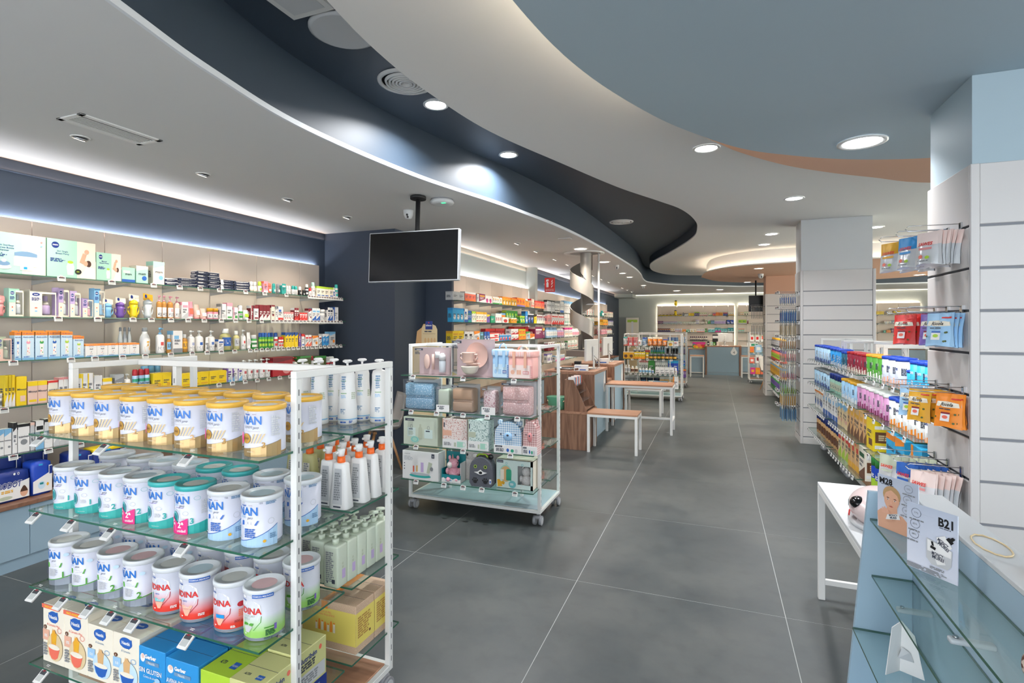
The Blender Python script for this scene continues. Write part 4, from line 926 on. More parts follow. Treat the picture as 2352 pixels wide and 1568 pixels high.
 ('cn',4.977,0.149,3,0.19,'leaf,gold,white','green formula can with gold lid',{'t': 'miil 3'}),
 ('cn',4.52,0.147,3,0.197,'icelav,royal,salmon','frosted tub with blue lid',{'t': 'iron'}),
 ('cn',4.309,0.192,1,0.122,'cyan,royal,white','short cyan formula can',{'t': 'iron'}),
 ('cn',3.946,0.116,3,0.2,'cyan,royal,white','tall cyan formula can',{'t': 'niron'}),
]),
('second shelf of the aisle racks','x',1.22,0.905,[
 ('cn',6.952,0.139,7,0.191,'lblue,grey,navyb','pale formula can with clear lid'),
 ('jr',6.366,0.091,6,0.199,'mint,navyb,sage','mint tub with navy lid'),
 ('cn',5.723,0.123,5,0.194,'azurel,gold,white','pale blue formula can with gold lid',{'t': 'mil'}),
 ('cn',4.783,0.13,7,0.2,'orchid,white,plum','orchid pink formula can with white lid',{'t': 'miil'}),
 ('cn',3.937,0.135,6,0.2,'white,royal,orange','white formula can with royal blue lid',{'t': 'niron'}),
]),
('third shelf of the aisle racks','x',1.22,0.6,[
 ('bx',7.287,0.132,4,0.221,'white,orange,blue','white and orange cereal carton'),
 ('bx',6.493,0.126,6,0.264,'white,sky,blue','white and blue cereal carton'),
 ('bx',6.037,0.106,4,0.239,'sand,sky,rose','sandy cereal carton'),
 ('bx',5.339,0.111,6,0.271,'tan,gold,brown','tan cereal carton'),
 ('bx',5.122,0.197,1,0.277,'yellow,yellow,brown','yellow cereal carton with brown panel',{'wide': 1}),
 ('bx',4.568,0.196,1,0.236,'cyan,orange,lime','cyan milk carton',{'t': 'Almiron'}),
 ('bx',4.356,0.197,1,0.236,'cyan,orange,lime','large cyan milk carton',{'t': 'Almiron','wide': 1}),
 ('bx',4.026,0.197,1,0.25,'cyan,orange,lime','third cyan milk carton at the pillar',{'t': 'Almiron','wide': 1}),
]),
('bottom shelf of the aisle racks','x',1.22,0.285,[
 ('jr',6.468,0.096,13,0.248,'tan,navyb,brown','small food jar with blue lid'),
 ('bx',6.015,0.136,3,0.268,'sand,red,lime','sandy carton with red top'),
 ('bx',5.589,0.133,3,0.279,'tan,red,gold','tan carton with red top'),
 ('bx',5.377,0.197,1,0.28,'cream,dgreen,brown','cream carton with green top',{'wide': 1}),
 ('jr',4.73,0.099,5,0.27,'royal,green,lime','blue and green tin with green lid',{'t': 'vit'}),
]),
('far aisle rack top shelf','x',1.22,1.205,[
 ('bt',11.389,0.092,26,0.177,'grey,gold,lgrey','dark sports bottle'),
]),
('far aisle rack second shelf','x',1.22,0.905,[
 ('bt',11.389,0.092,26,0.247,'coral,purple,lime','coral and purple bottle'),
]),
('far aisle rack third shelf','x',1.22,0.6,[
 ('bx',11.389,0.115,21,0.212,'gold,sky,yellow','gold and blue carton'),
]),
('far aisle rack bottom shelf','x',1.22,0.285,[
 ('bt',11.389,0.092,24,0.286,'green,black,violet','green and violet bottle'),
]),
('top shelf of the gift rack','Y',3.955,1.21,[
 ('gw',-2.435,0.303,1,0.24,'mauve,mauve,clear','mauve gift box with hair brush and bottle'),
 ('gw',-2.08,0.36,1,0.312,'mauve,mauve,plate','tall clear gift box with pink plate,bowl and cup'),
 ('lb',-1.697,0.147,1,0.284,'babyblue,babyblue,white','baby blue lunch bag with strap'),
 ('lb',-1.561,0.224,1,0.274,'babypink,babypink,white','pink lunch bag with house print'),
]),
('second shelf of the gift rack','Y',3.955,0.907,[
 ('gb',-2.542,0.308,1,0.266,'denim,denim,clear','clear box holding a blue diaper bag'),
 ('gb',-2.218,0.118,1,0.217,'sage,white,clear','small clear box with grey green pouch'),
 ('gb',-2.074,0.216,1,0.236,'tanb,tanb,clear','clear box holding a tan bag'),
 ('gb',-1.792,0.123,1,0.224,'rosedot,white,clear','small clear box with rosy dotted pouch'),
 ('gb',-1.623,0.268,1,0.277,'blushb,blushb,clear','clear box holding a blush pink backpack'),
]),
('third shelf of the gift rack','Y',3.955,0.608,[
 ('bx',-2.538,0.336,1,0.238,'sagel,sagel,white','pale green toiletry gift box',{'t': 'suavinex'}),
 ('bx',-2.154,0.229,1,0.247,'blushl,blushl,white','blush dotted blanket box'),
 ('bx',-1.914,0.186,1,0.25,'mintl,mintl,white','mint dotted blanket box'),
 ('bp',-1.678,0.237,1,0.277,'ginghb,babyblue,white','blue gingham bear backpack'),
 ('bp2',-1.431,0.124,1,0.294,'ginghp,rose,white','pink gingham bear backpack'),
]),
('fourth shelf of the gift rack','Y',3.955,0.309,[
 ('bx',-2.549,0.354,1,0.243,'white,white,teal','white feeding set box',{'t': 'suavinex'}),
]),
]
# ---------------------------------------------------------------- products
def boxprints(b,w,d,h,c,o,rnd):
    c0,c1,c2=c; P=[]; t=o.get('t'); dark=c0 in('navy','black','navyb','maroon','crimson','crimsond','royal','dgreen','olive','purple','violetd','plum','plumd','grey','blue','emerald','green','tealb','red','azure','denim')
    ink='white' if dark else 'ink'
    st=rnd.randrange(6)
    if st==0: P+=[('r',0,.8,1,1,c1),('r',.12,.1,.88,.2,c2)]
    elif st==1: P+=[('r',0,0,1,.2,c2),('r',.1,.62,.6,.78,c1)]
    elif st==2: P+=[('p',[(0,.0),(1,.0),(1,.45),(0,.12)],c2),('r',.1,.68,.9,.82,c1)]
    elif st==3: P+=[('d',.5,.36,.3,.3*min(1,w/h),c2),('r',0,.9,1,1,c1)]
    elif st==4: P+=[('r',0,0,.22,1,c1),('r',.34,.14,.86,.34,c2)]
    else: P+=[('p',[(0,.7),(1,.86),(1,1),(0,1)],c1),('d',.68,.3,.2,.2*min(1,w/h),c2)]
    if t: P+=[('t',t,.5,.56,min(.16,.24*w/h),ink,{'b':.02})]
    else: P+=[('l',.14,.5,.8,.6,2,ink),('l',.14,.38,.6,.46,2,ink)]
    prints(b,flat(-d/2),w,h,P)
    # narrow stripe on the side that the aisle also shows
    mp=lambda x,z,e:(-w/2-e,-x,z); prints(b,mp,d,h,[('r',0,.82,1,1,c1),('l',.15,.3,.85,.6,4,ink)])
    mp=lambda x,z,e:(w/2+e,x,z); prints(b,mp,d,h,[('r',0,.82,1,1,c1),('l',.15,.3,.85,.6,4,ink)] if not o.get('wide') else [('r',.06,.66,.94,.76,'white'),('d',.5,.86,.12,.08,c2),('r',.08,.26,.92,.58,c2),('l',.2,.32,.8,.5,3,'sand'),('r',.06,.08,.94,.18,'white')] if not t else [('r',0,0,1,.2,c2),('r',0,.2,1,.36,c1),('t',t,.5,.66,.13,'white',{'b':.03}),('r',.3,.4,.6,.5,'navyb')])
def P_box(name,w,d,h,c,o,rnd):
    b=MB(); gm=giftmat(c[0]); b.rbox(-w/2,w/2,-d/2,d/2,0,h,gm,.0015)
    if gm!=c[0]: prints(b,flat(-d/2),w,h,[('r',0,0,1,.30,'white'),('r',.0,.3,.04,.98,'salmon' if c[0]=='blushl' else 'sage'),('r',.04,.42,.38,.6,'salmon' if c[0]=='blushl' else 'sage'),('r',.05,.7,.1,.86,'ink'),('l',.06,.08,.4,.2,3,'grey'),('r',.48,.06,.56,.2,'sage'),('r',.6,.05,.84,.24,'mint'),('o',.88,.15,.07,.08,.2,'mint')])
    elif c[0]=='sagel' and h>.2: prints(b,flat(-d/2),w,h,[('r',.05,.86,.32,.95,'ink'),('t','suavinex',.185,.905,.04,'white',{'w':.22}),('r',.12,.30,.36,.62,'mintl'),('r',.16,.55,.28,.58,'ink'),('l',.15,.35,.3,.5,4,'sage'),('r',.62,.26,.86,.58,'mintl'),('r',.66,.5,.78,.54,'ink'),('o',.24,.66,.04,.07,.2,'grey'),('o',.74,.64,.04,.07,.2,'grey'),('r',.44,.28,.56,.6,'sagel'),('p',[(.44,.26),(.57,.26),(.56,.62),(.53,.66),(.53,.76),(.48,.76),(.48,.66),(.45,.62)],'sage'),('d',.34,.2,.13,.12,'mint'),('o',.34,.2,.1,.09,.2,'aqua')])
    elif c[2]=='teal' and h>.15 and w>.25: prints(b,flat(-d/2),w,h,[('t','suavinex',.14,.9,.05,'grey',{'w':.22}),('l',.05,.66,.3,.82,4,'lgrey'),('d',.06,.55,.015,.02,'ink'),('d',.06,.45,.015,.02,'ink'),('d',.06,.35,.015,.02,'ink'),('d',.5,.14,.3,.07,'teal'),('d',.5,.2,.28,.05,'silver'),('r',.52,.28,.6,.62,'lilac'),('p',[(.68,.26),(.76,.26),(.84,.62),(.74,.66)],'sage'),('r',.3,.26,.34,.48,'coral'),('r',.4,.28,.43,.5,'gold'),('d',.82,.42,.045,.07,'grey'),('r',.82,.8,.9,.95,'ink'),('t','6',.86,.87,.06,'white')])
    else: boxprints(b,w,d,h,c,o,rnd)
    return b.build(name)
def P_bottle(name,w,d,h,c,o,rnd):
    r=w/2*.94; b=MB(); hc=h*.2; hb=h-hc; b.lathe([(r*.9,0),(r,.006),(r,hb*.8),(r*.85,hb*.9),(r*.45,hb*.97),(r*.42,hb)],c[0],16)
    prints(b,drum(r),PI*r,h,[('r',.12,.2,.88,.6,c[2]),('l',.25,.3,.75,.5,3,'ink' if c[2]!='blue' else 'white')],ds=.008); t=b.build(name)
    MB().lathe([(r*.55,hb-.002),(r*.57,hb+.002),(r*.55,h)],c[1],14).build('cap',t); return t
def P_pump(name,w,d,h,c,o,rnd):
    r=w/2*.94; b=MB(); hb=h*.74; b.lathe([(r*.92,0),(r,.008),(r,hb*.84),(r*.86,hb*.94),(r*.4,hb)],c[0],18)
    prints(b,drum(r),PI*r,hb,[('r',.1,.12,.9,.66,'white' if c[0]!='white' else 'white'),('r',.38,.42,.62,.6,c[2]),('l',.2,.16,.8,.36,4,'ink')],ds=.008); t=b.build(name)
    p=MB(); p.lathe([(r*.36,hb-.002),(r*.38,hb+h*.06)],c[1],14); p.cyl((0,0,hb+h*.06),(0,0,hb+h*.19),r*.12,c[1],8); p.lathe([(r*.3,hb+h*.17),(r*.36,hb+h*.2),(r*.34,hb+h*.25),(r*.1,h)],c[1],14,cap0=True); p.rbox(-r*.12,r*.12,-r*1.15,0,hb+h*.19,hb+h*.235,c[1],.001); p.build('pump',t); return t
def P_spray(name,w,d,h,c,o,rnd):
    r=w/2*.94; b=MB(); hb=h*.74; b.lathe([(r*.94,0),(r,.004),(r,hb*.93),(r*.86,hb)],c[0],16); prints(b,drum(r),PI*r,hb,[('r',.0,.62,1,.8,c[2]),('r',.2,.2,.8,.42,c[2]),('l',.25,.46,.75,.58,2,'ink')],ds=.008); t=b.build(name)
    MB().lathe([(r*.88,hb-.003),(r*.9,hb+.003),(r*.88,h*.93),(r*.7,h)],c[1],16).build('cap',t); return t
def P_roll(name,w,d,h,c,o,rnd):
    r=w/2*.94; b=MB(); hb=h*.62; b.lathe([(r*.8,0),(r,hb*.2),(r*.96,hb*.8),(r*.8,hb)],c[0],14,sy=.8); prints(b,drum(r*1.01),PI*r,hb,[('r',.3,.3,.7,.7,c[2])]) if 0 else None; b.box(-r*.5,r*.5,-r*.84,-r*.7,hb*.3,hb*.65,c[2]); t=b.build(name)
    MB().lathe([(r*.84,hb-.002),(r*.88,hb+.003),(r*.84,h*.92),(r*.5,h)],c[1],14,sy=.8).build('cap',t); return t
def P_tube(name,w,d,h,c,o,rnd):
    b=MB(); hc=h*.16; n=12; lv=[(hc,1,1),(h*.5,1.0,.75),(h*.95,1.0,.08),(h,1,.05)]; vs=[];r=w/2*.9
    for z,fx,fy in lv:
        for i in range(n): a=2*PI*i/n; vs.append((r*fx*math.cos(a),r*fy*math.sin(a),z))
    fs=[(j*n+i,j*n+(i+1)%n,(j+1)*n+(i+1)%n,(j+1)*n+i) for j in range(3) for i in range(n)]; b.add(vs,fs,c[0],True); b.add(vs[-n:],[tuple(range(n))],c[0])
    b.add([(-r*.75,-r*.99,h*.3),(r*.75,-r*.99,h*.3),(r*.75,-r*.72,h*.62),(-r*.75,-r*.72,h*.62)],[(0,1,2,3)],c[2]); t=b.build(name)
    MB().lathe([(r*.92,0),(r*.96,hc)],c[1],14).build('cap',t); return t
def P_jar(name,w,d,h,c,o,rnd):
    r=w/2*.95; b=MB(); hl=h*.72; b.lathe([(r*.9,0),(r*.97,.004),(r*.97,hl*.92),(r*.9,hl)],c[0],18)
    P=[('r',.05,.2,.95,.7,c[2]),('l',.25,.3,.75,.6,3,'ink')]
    if o.get('t'): P=[('r',0,.1,1,.45,c[2]),('t',o['t'],.5,.6,.2,'white',{'b':.03})]
    prints(b,drum(r*.97),PI*r,hl,P,ds=.008); t=b.build(name)
    MB().lathe([(r,hl-.003),(r,h*.96),(r*.94,h)],c[1],20).build('lid',t); return t
def P_can(name,w,d,h,c,o,rnd):
    r=min(w/2*.96,.066); b=MB(); hl=h*.9; b.lathe([(r*.98,0),(r,.004),(r,hl)],c[0],24)
    P=[('b',[(x/8,0,.1+.25*(x/8)**2) for x in range(9)],c[2])]
    tx=o.get('t','')
    if tx: P+=[('t',tx.split(' ')[0],.45,.68,.14,'white' if c[0] not in('white','icelav') else 'navyb',{'b':.03}),('t','3' if ' ' in tx else '2',.6,.3,.14,'white',{'b':.02})]
    else: P+=[('d',.45,.55,.22,.13,'white'),('l',.25,.24,.7,.36,3,'white')]
    P+=[('l',.72,.4,.94,.7,5,'ink'),('l',.1,.44,.5,.5,1,'ink')]
    prints(b,drum(r),PI*r,hl,P,ds=.01); t=b.build(name)
    MB().lathe([(r*1.03,hl-.004),(r*1.05,hl+.002),(r*1.04,h*.985),(r*.98,h),(r*.9,h),(r*.86,h-.004),(.001,h-.004)],c[1],24,cap1=False).build('lid',t); return t
def P_wbox(name,w,d,h,c,o,rnd):
    b=MB(); L=c[0]; t_=.0015; wx=-.05*w if w<.13 else -.04*w
    # carton with a cut window on the right of its front and side
    b.box(-w/2,w/2,d/2-t_,d/2,0,h,c[1]); b.box(-w/2,-w/2+t_,-d/2,d/2,0,h,L); b.box(-w/2,w/2,-d/2,d/2,0,t_,c[1]); b.box(-w/2,w/2,-d/2,d/2,h*.93-t_,h*.93,L)
    b.box(-w/2,wx,-d/2,-d/2+t_,0,h*.93,c[1]); b.box(wx,w/2,-d/2,-d/2+t_,0,h*.07,c[1]); b.box(wx,w/2,-d/2,-d/2+t_,h*.86,h*.93,c[1]); b.box(w/2-.006,w/2,-d/2,-d/2+t_,0,h*.93,c[1])
    b.box(-w/2,w/2,d/2-.012,d/2-.012+t_,h*.92,h,c[0])
    fw=(wx+w/2); cx=-w/2+fw/2; mp=lambda x,z,e:(cx+x,-d/2-e,z)
    prints(b,mp,fw,h,[('r',0,.5,1,.93,L),('d',.5,.83,.32,.06,'navyb'),('t','mam',.5,.835,.045,'white',{'b':.03,'w':.5}),('l',.15,.6,.85,.72,3,'navyb'),('d',.5,.34,.12,.025,'coral'),('d',.5,.22,.12,.025,'sky')]); t=b.build(name)
    g=MB(); r=min((w/2-wx)/2*.72,d*.36); x=(wx+w/2)/2; zc=h*.1; g.lathe([(r*.9,zc),(r,zc+.01),(r*.95,h*.42),(r*.7,h*.46)],'clear' if c[2]=='clear' else c[2],16,x,-d*.08); g.lathe([(r*.8,h*.46),(r*.8,h*.55),(r*.4,h*.58),(r*.25,h*.7)],'cream',16,x,-d*.08); g.lathe([(r*.5,h*.6),(r*.5,h*.8)],c[2],12,x,-d*.08); g.build('bottle',t)
    MB().quad([(wx,-d/2+.0008,h*.07),(w/2-.006,-d/2+.0008,h*.07),(w/2-.006,-d/2+.0008,h*.86),(wx,-d/2+.0008,h*.86)],M_clearp).build('window',t); return t
def P_cup(name,w,d,h,c,o,rnd):
    r=w/2*.72; b=MB(); hb=h*.58; b.lathe([(r*.75,0),(r*.95,hb*.25),(r*.8,hb*.6),(r,hb*.95)],c[0],18); b.lathe([(r*1.02,hb*.95),(r*1.02,hb*1.12),(r*.6,hb*1.25),(r*.2,hb*1.3)],c[2],18); t=b.build(name)
    g=MB(); 
    for s in (-1,1): g.tube([(s*r*.8,0,hb*.8),(s*r*1.3,0,hb*.78),(s*r*1.38,0,hb*.5),(s*r*1.15,0,hb*.3),(s*r*.8,0,hb*.32)],.005,c[2],6)
    g.build('handle',t)
    k=MB(); z0,z1=h*.72,h*.98; k.add([(-w*.46,-d*.1,z0),(w*.46,-d*.1,z0-h*.05),(w*.5,0,z1-h*.06),(-w*.42,0,z1),(-w*.46,-d*.1+.001,z0),(w*.46,-d*.1+.001,z0-h*.05),(w*.5,.001,z1-h*.06),(-w*.42,.001,z1)],[(0,1,2,3),(7,6,5,4),(0,4,5,1),(1,5,6,2),(2,6,7,3),(3,7,4,0)],c[1])
    mp=lambda x,z,e:(x,-d*.1-e+z*(d*.1/(z1-z0)),z0+z); prints(k,mp,w*.7,z1-z0,[('d',.25,.55,.16,.28,'navyb'),('r',.25,.0,.3,.02,'navyb')]); k.cyl((0,-d*.04,hb*1.2),(0,-d*.04,z0+.02),.008,c[1],8); k.build('hang_card',t); return t
def P_bab(name,w,d,h,c,o,rnd):
    b=MB(); b.rbox(-w/2,w/2,-d/2,d/2,0,h*.96,c[0],.0015); b.box(-w/2,w/2,d*.1,d*.1+.002,h*.9,h,c[1])
    P=[('r',0,.84,1,.96,c[1])]; wide=w>.08 and h>.1
    if h>w*1.2: P+=[('t',o.get('t','Anti-colic'),.5,.78,.06,'navyb',{'b':.01}),('t','Dr.Brown’s',.5,.9,.05,'navyb',{'s':.3}),('d',.5,.60,.17,.055,c[2]),('d',.5,.66,.07,.05,'cream'),('p',[(.33,.16),(.67,.16),(.63,.34),(.68,.54),(.32,.54),(.37,.34)],'white'),('d',.5,.4,.05,.03,c[2]),('d',.44,.3,.04,.02,'coral'),('d',.56,.25,.04,.02,c[2]),('r',.0,.0,1,.08,'sky'),('l',.1,.09,.6,.13,1,'blue')]
    else: P+=[('d',.36,.42,.22,.2,'silver'),('d',.36,.5,.1,.2,'lgrey'),('d',.66,.42,.2,.18,'silver'),('d',.66,.48,.09,.18,'lgrey'),('r',0,0,1,.12,'sky')]
    prints(b,flat(-d/2),w,h,P); prints(b,lambda x,z,e:(-w/2-e,-x,z),d,h,[('r',0,.84,1,.96,c[1]),('l',.15,.2,.85,.7,6,'blue')]); return b.build(name)
def P_thermos(name,w,d,h,c,o,rnd):
    r=w/2*.94; t=MB().lathe([(r*.92,0),(r,.006),(r,h*.55),(r*.8,h*.68),(r*.5,h*.78),(r*.46,h*.86)],c[0],20)
    prints(t,drum(r),PI*r,h,[('p',[(.3,.1),(.62,.14),(.72,.3),(.5,.42),(.42,.3),(.28,.28)],c[2]),('d',.5,.46,.1,.03,c[2])] if c[0]=='white' else [('l',.3,.2,.7,.4,3,'ink')],ds=.008); t=t.build(name)
    MB().lathe([(r*.5,h*.855),(r*.54,h*.87),(r*.52,h*.97),(r*.4,h)],'grey' if c[1]=='grey' else c[1],16).build('cap',t); return t
def P_tray(name,w,d,h,c,o,rnd):
    b=MB(); b.box(-w/2,w/2,-d/2,-d/2+.003,0,h*.45,c[0]); b.box(-w/2,-w/2+.003,-d/2,d/2,0,h*.5,c[0]); b.box(w/2-.003,w/2,-d/2,d/2,0,h*.5,c[0]); b.box(-w/2,w/2,-d/2,d/2,0,.003,c[0]); b.add([(-w/2,d/2,0),(w/2,d/2,0),(w/2,d/2,h*.6),(w*.2,d/2,h),(-w*.2,d/2,h*.8),(-w/2,d/2,h*.6)],[(0,1,2,3,4,5)],c[1]); t=b.build(name)
    g=MB(); 
    for k in range(4): g.box(-w*.42+k*w*.22,-w*.42+k*w*.22+w*.17,-d*.38,d*.1,.003,h*.6,c[2])
    g.build('sachets',t); return t
def P_mam(name,w,d,h,c,o,rnd):
    b=MB(); b.rbox(-w/2,w/2,-d/2,d/2,0,h,'cream',.0015); f=.70 if w>.4 else .6
    P=[('r',0,0,f,1,'mint'),('d',.16,.84,.075 if w<.4 else .06,.085,'navyb'),('t','mam',.16,.85,.045,'white',{'b':.03,'w':.12})]
    for q,l in enumerate(o['t'].split('|')): P.append(('t',l,.06+.24*1.0,.69-.062*q,.044,'navyb',{'b':.015,'w':.44}))
    P+=[('l',.06,.40,.36,.5,3,'navyb')]
    if o['pic']=='st': P+=[('b',[(.46+.4*k/8,.2+.04*math.sin(PI*k/8)*0,.42) for k in range(9)],'white'),('d',.66,.45,.2,.09,'ink') if 0 else ('d',.66,.42,.2,.08,'lgrey'),('b',[(.47+.38*k/8,.45,.53+.05*math.sin(PI*k/8)) for k in range(9)],'steel'),('r',.56,.1,.78,.2,'white'),('r',.62,.13,.68,.19,'cerulean'),('d',.3,.16,.12,.06,'white'),('d',.3,.24,.1,.06,'steel'),('d',.3,.31,.04,.04,'white'),('d',.92,.85,.02,.02,'rose'),('d',.92,.75,.02,.02,'sky')]
    else: P+=[('p',[(.4,.08),(.52,.08),(.54,.3),(.5,.44),(.42,.44),(.38,.3)],'white'),('d',.46,.42,.06,.04,'lime'),('p',[(f+.02,.0),(1,.0),(1,.5),(f+.22,.55),(f+.1,.3)],'cream'),('d',f+.2*(1-f)/.4,.74,.05,.06,'skin'),('p',[(f+.05,.45),(f+.12,.7),(f+.2,.66),(f+.14,.4)],'skin'),('d',f+.24*(1-f)/.4+.0,.42,.06,.09,'hairb'),('d',f+.18*(1-f)/.4,.42,.045,.07,'skin'),('p',[(f+.05,.02),(f+.2,.34),(.97,.3),(.98,.02)],'white')] + ([('d',.62,.18,.07,.07,'black'),('l',.585,.16,.655,.2,2,'lime')] if w>.2 and f<.7 else [])
    prints(b,flat(-d/2),w,h,P); prints(b,lambda x,z,e:(-w/2-e,-x,z),d,h,[('r',0,0,1,1,'mint'),('d',.5,.85,.3,.06,'navyb')]); return b.build(name)
def P_bag(name,w,d,h,c,o,rnd):
    bm=bmesh.new(); bmesh.ops.create_cube(bm,size=1); bmesh.ops.subdivide_edges(bm,edges=bm.edges[:],cuts=5,use_grid_fill=True); rr=random.Random(5)
    for v in bm.verts:
        x,y,z=v.co; k=1-.10*(abs(2*x)**4)-.04*(abs(2*z)**4); v.co=Vector((x*w*(1-.03*abs(2*z)**3),y*d*(k-.12*abs(2*x)**3),(z+.5)*h*(1-.05*abs(2*x)**4)))+Vector((0,rr.uniform(-.003,.003),0))
    b=MB(); bm.faces.ensure_lookup_table(); bm.verts.ensure_lookup_table(); b.add([v.co[:] for v in bm.verts],[tuple(v.index for v in f.verts) for f in bm.faces],c[0],True); bm.free()
    mp=lambda x,z,e:(x,-d/2*(.985)-.004-e,z)
    P=[('b',[(.03+.94*k/8,.06,.42+.25*k/8) for k in range(9)],'white')]
    if o.get('t'): P+=[('t',o['t'],.42,.56,.2,'white',{'b':.06,'s':.15,'w':.7}),('t',o['t'],.42,.56,.2,'navyb',{'b':.02,'s':.15,'w':.68}),('l',.2,.3,.6,.4,2,'gold'),('d',.82,.25,.11,.16,'skin'),('b',[(.71+.22*k/8,.26,.26+.2*math.sin(PI*k/8)) for k in range(9)],'hairb'),('d',.3,.15,.2,.06,'sage'),('d',.55,.9,.03,.04,'white'),('t','0',.66,.9,.1,'white')]
    else: P+=[('d',.45,.28,.18,.12,'paleblue'),('r',.36,.3,.54,.36,'tealb'),('r',.3,.88,.5,.93,'cyan'),('d',.75,.28,.06,.05,'gold'),('r',.8,.55,.98,.85,'white'),('r',.83,.58,.98,.82,'navyb')]
    prints(b,mp,w,h,P)
    if c[1]=='yellow': b.rbox(-w*.5,w*.5,-d*.52,d*.5,h*.86,h*1.0,'yellow',.012,2,True)
    return b.build(name)
def giftmat(c): return {'denim':'dot_denim','blushb':'dot_pinkbag','rosedot':'dot_rose','blushl':'dot_blush','mintl':'dot_mint','ginghb':'gingham_blue','ginghp':'gingham_pink'}.get(c,c)
def clearbox(w,d,h,back): 
    b=MB(); b.add([(x,y,z) for z in (0,h) for y in (-d/2,d/2) for x in (-w/2,w/2)],[(0,1,5,4),(0,4,6,2),(1,3,7,5),(4,5,7,6)],M_clearp); b.box(-w/2+.001,w/2-.001,d/2-.002,d/2,0,h,back); b.box(-w/2,w/2,-d/2,d/2,0,.002,back); return b
def P_giftwin(name,w,d,h,c,o,rnd):
    b=clearbox(w,d,h,c[0]); b.box(-w/2+.002,w/2-.002,d/2-.03,d/2-.026,.004,h-.004,'mauve')
    prints(b,flat(-d/2),w,h,[('r',.04,.9,.3,.97,'ink'),('t','suavinex',.17,.935,.04,'white',{'w':.22,'b':.02}),('l',.05,.76,.22,.86,3,'ink')]); t=b.build(name); g=MB(); y=d/2-.045
    if c[2]=='plate':
        g.lathe([(.001,0),(w*.24,.0),(w*.29,.012),(w*.3,.014)],'plate',28,cap0=False,cap1=False); p=g.build('plate',t,loc=(.03,y+.01,h*.58),rot=(PI/2,0,0))
        k=MB(); k.lathe([(w*.13,0),(w*.15,.02),(w*.16,.08),(w*.17,.085)],'blush',22); 
        for s in (-1,1): k.tube([(s*w*.15,0,.07),(s*w*.22,0,.07),(s*w*.235,0,.04),(s*w*.15,0,.015)],.008,'blush',6)
        k.build('cup',t,loc=(-.02,y-.05,h*.38)); k=MB(); k.lathe([(w*.1,0),(w*.17,.02),(w*.21,.06),(w*.215,.065)],'cream',24); k.build('bowl',t,loc=(0,y-.06,h*.08)); k=MB(); k.tube([(-.06,0,0),(.04,0,.005)],.006,'blush',6); k.ball((.06,0,.006),.02,.014,.006,'blush',10,6); k.build('spoon',t,loc=(.02,y-.06,h*.345))
    else:
        g.ball((-w*.22,y,h*.48),w*.1,.012,h*.27,'blush',14,10); g.cyl((-w*.02,y,h*.2),(-w*.02,y,h*.75),.012,'blush',10); g.cyl((w*.12,y,h*.62),(w*.12,y,h*.84),.022,'white',12); g.build('brush_set',t)
        k=MB(); k.lathe([(.026,h*.1),(.03,h*.16),(.03,h*.5),(.022,h*.56)],'clear',14,w*.28,y); k.lathe([(.032,h*.55),(.03,h*.72),(.012,h*.8)],'white',14,w*.28,y); k.build('bottle',t)
    return t
def P_giftbag(name,w,d,h,c,o,rnd):
    b=clearbox(w,d,h,'lgrey'); prints(b,flat(-d/2),w,h,[('r',.04,.9,.34,.96,'ink'),('t','suavinex',.19,.932,.035,'white',{'w':.26,'b':.02})]+([('r',0,0,1,.28,'white'),('d',.4,.14,.2,.05,'grey'),('l',.1,.19,.8,.24,1,'ink')] if c[1]=='white' else [])); t=b.build(name)
    m=giftmat(c[0]); g=MB(); W,D_=w*.45,d*.40
    g.rbox(-W,W,-D_,D_,.006,h*.88,m,.022,3,True); g.build('bag_body',t)
    if c[1]!='white':
        g=MB(); g.rbox(-W*.96,W*.96,-D_-.012,-D_+.01,h*.06,h*.40,m,.012,2,True); g.build('pocket',t); g=MB(); g.rbox(-W*.97,W*.97,-D_-.014,-D_+.012,h*.46,h*.86,m,.012,2,True); g.build('flap',t)
    return t
def P_lunch(name,w,d,h,c,o,rnd):
    b=MB(); d=.13; hb=h*.66; b.rbox(-w/2,w/2,-d/2,d/2,0,hb,'white' if 0 else c[0],.02,3,True)
    mp=flat(-d/2); blue=c[0]=='babyblue'; k='blue' if blue else 'rose'; ac='azurel' if blue else 'salmon'
    prints(b,mp,w,hb,[('r',.06,.05,.94,.62,'paleblue' if blue else 'blushl'),('r',.38,.2,.46,.4,ac),('r',.47,.2,.55,.4,ac),('r',.62,.22,.86,.36,k),('d',.22,.3,.08,.1,ac),('r',.9,.05,.92,.6,k),('r',.97,.05,.985,.6,k)]+[('r',.9,.1+.09*q,.98,.12+.09*q,k) for q in range(6)]+[('r',.65+.04*q,.25,.67+.04*q,.33,'white') for q in range(5)]); t=b.build(name)
    l=MB(); l.rbox(-w/2-.006,w/2+.006,-d/2-.006,d/2+.006,hb-.012,hb+.05,c[1],.018,3,True); l.build('lid',t)
    s=MB(); 
    for q in range(14): s.box(-w/2+.01+q*(w-.02)/14,-w/2+.014+q*(w-.02)/14,-d/2-.0075,-d/2-.006,hb+.0,hb+.036,'white')
    s.build('lid_stripes',t)
    zt=(h if blue else hb+.085); z=MB(); n=12
    for i in range(n):
        a0,a1=PI*i/n,PI*(i+1)/n; f=lambda a:(-w*.22*math.cos(a),hb+.03+(zt-hb-.03)*math.sin(a))
        (xa,za),(xb,zb)=f(a0),f(a1); z.add([(xa,-.02,za),(xb,-.02,zb),(xb,.01,zb),(xa,.01,za)],[(0,1,2,3)],'azurel' if blue else 'salmon')
    for s_ in (-1,1): z.box(s_*w*.22-.012,s_*w*.22+.012,-d/2-.009,-d/2-.0065,hb*.5,hb+.04,'azurel' if blue else 'salmon')
    z.build('handle_strap',t); return t
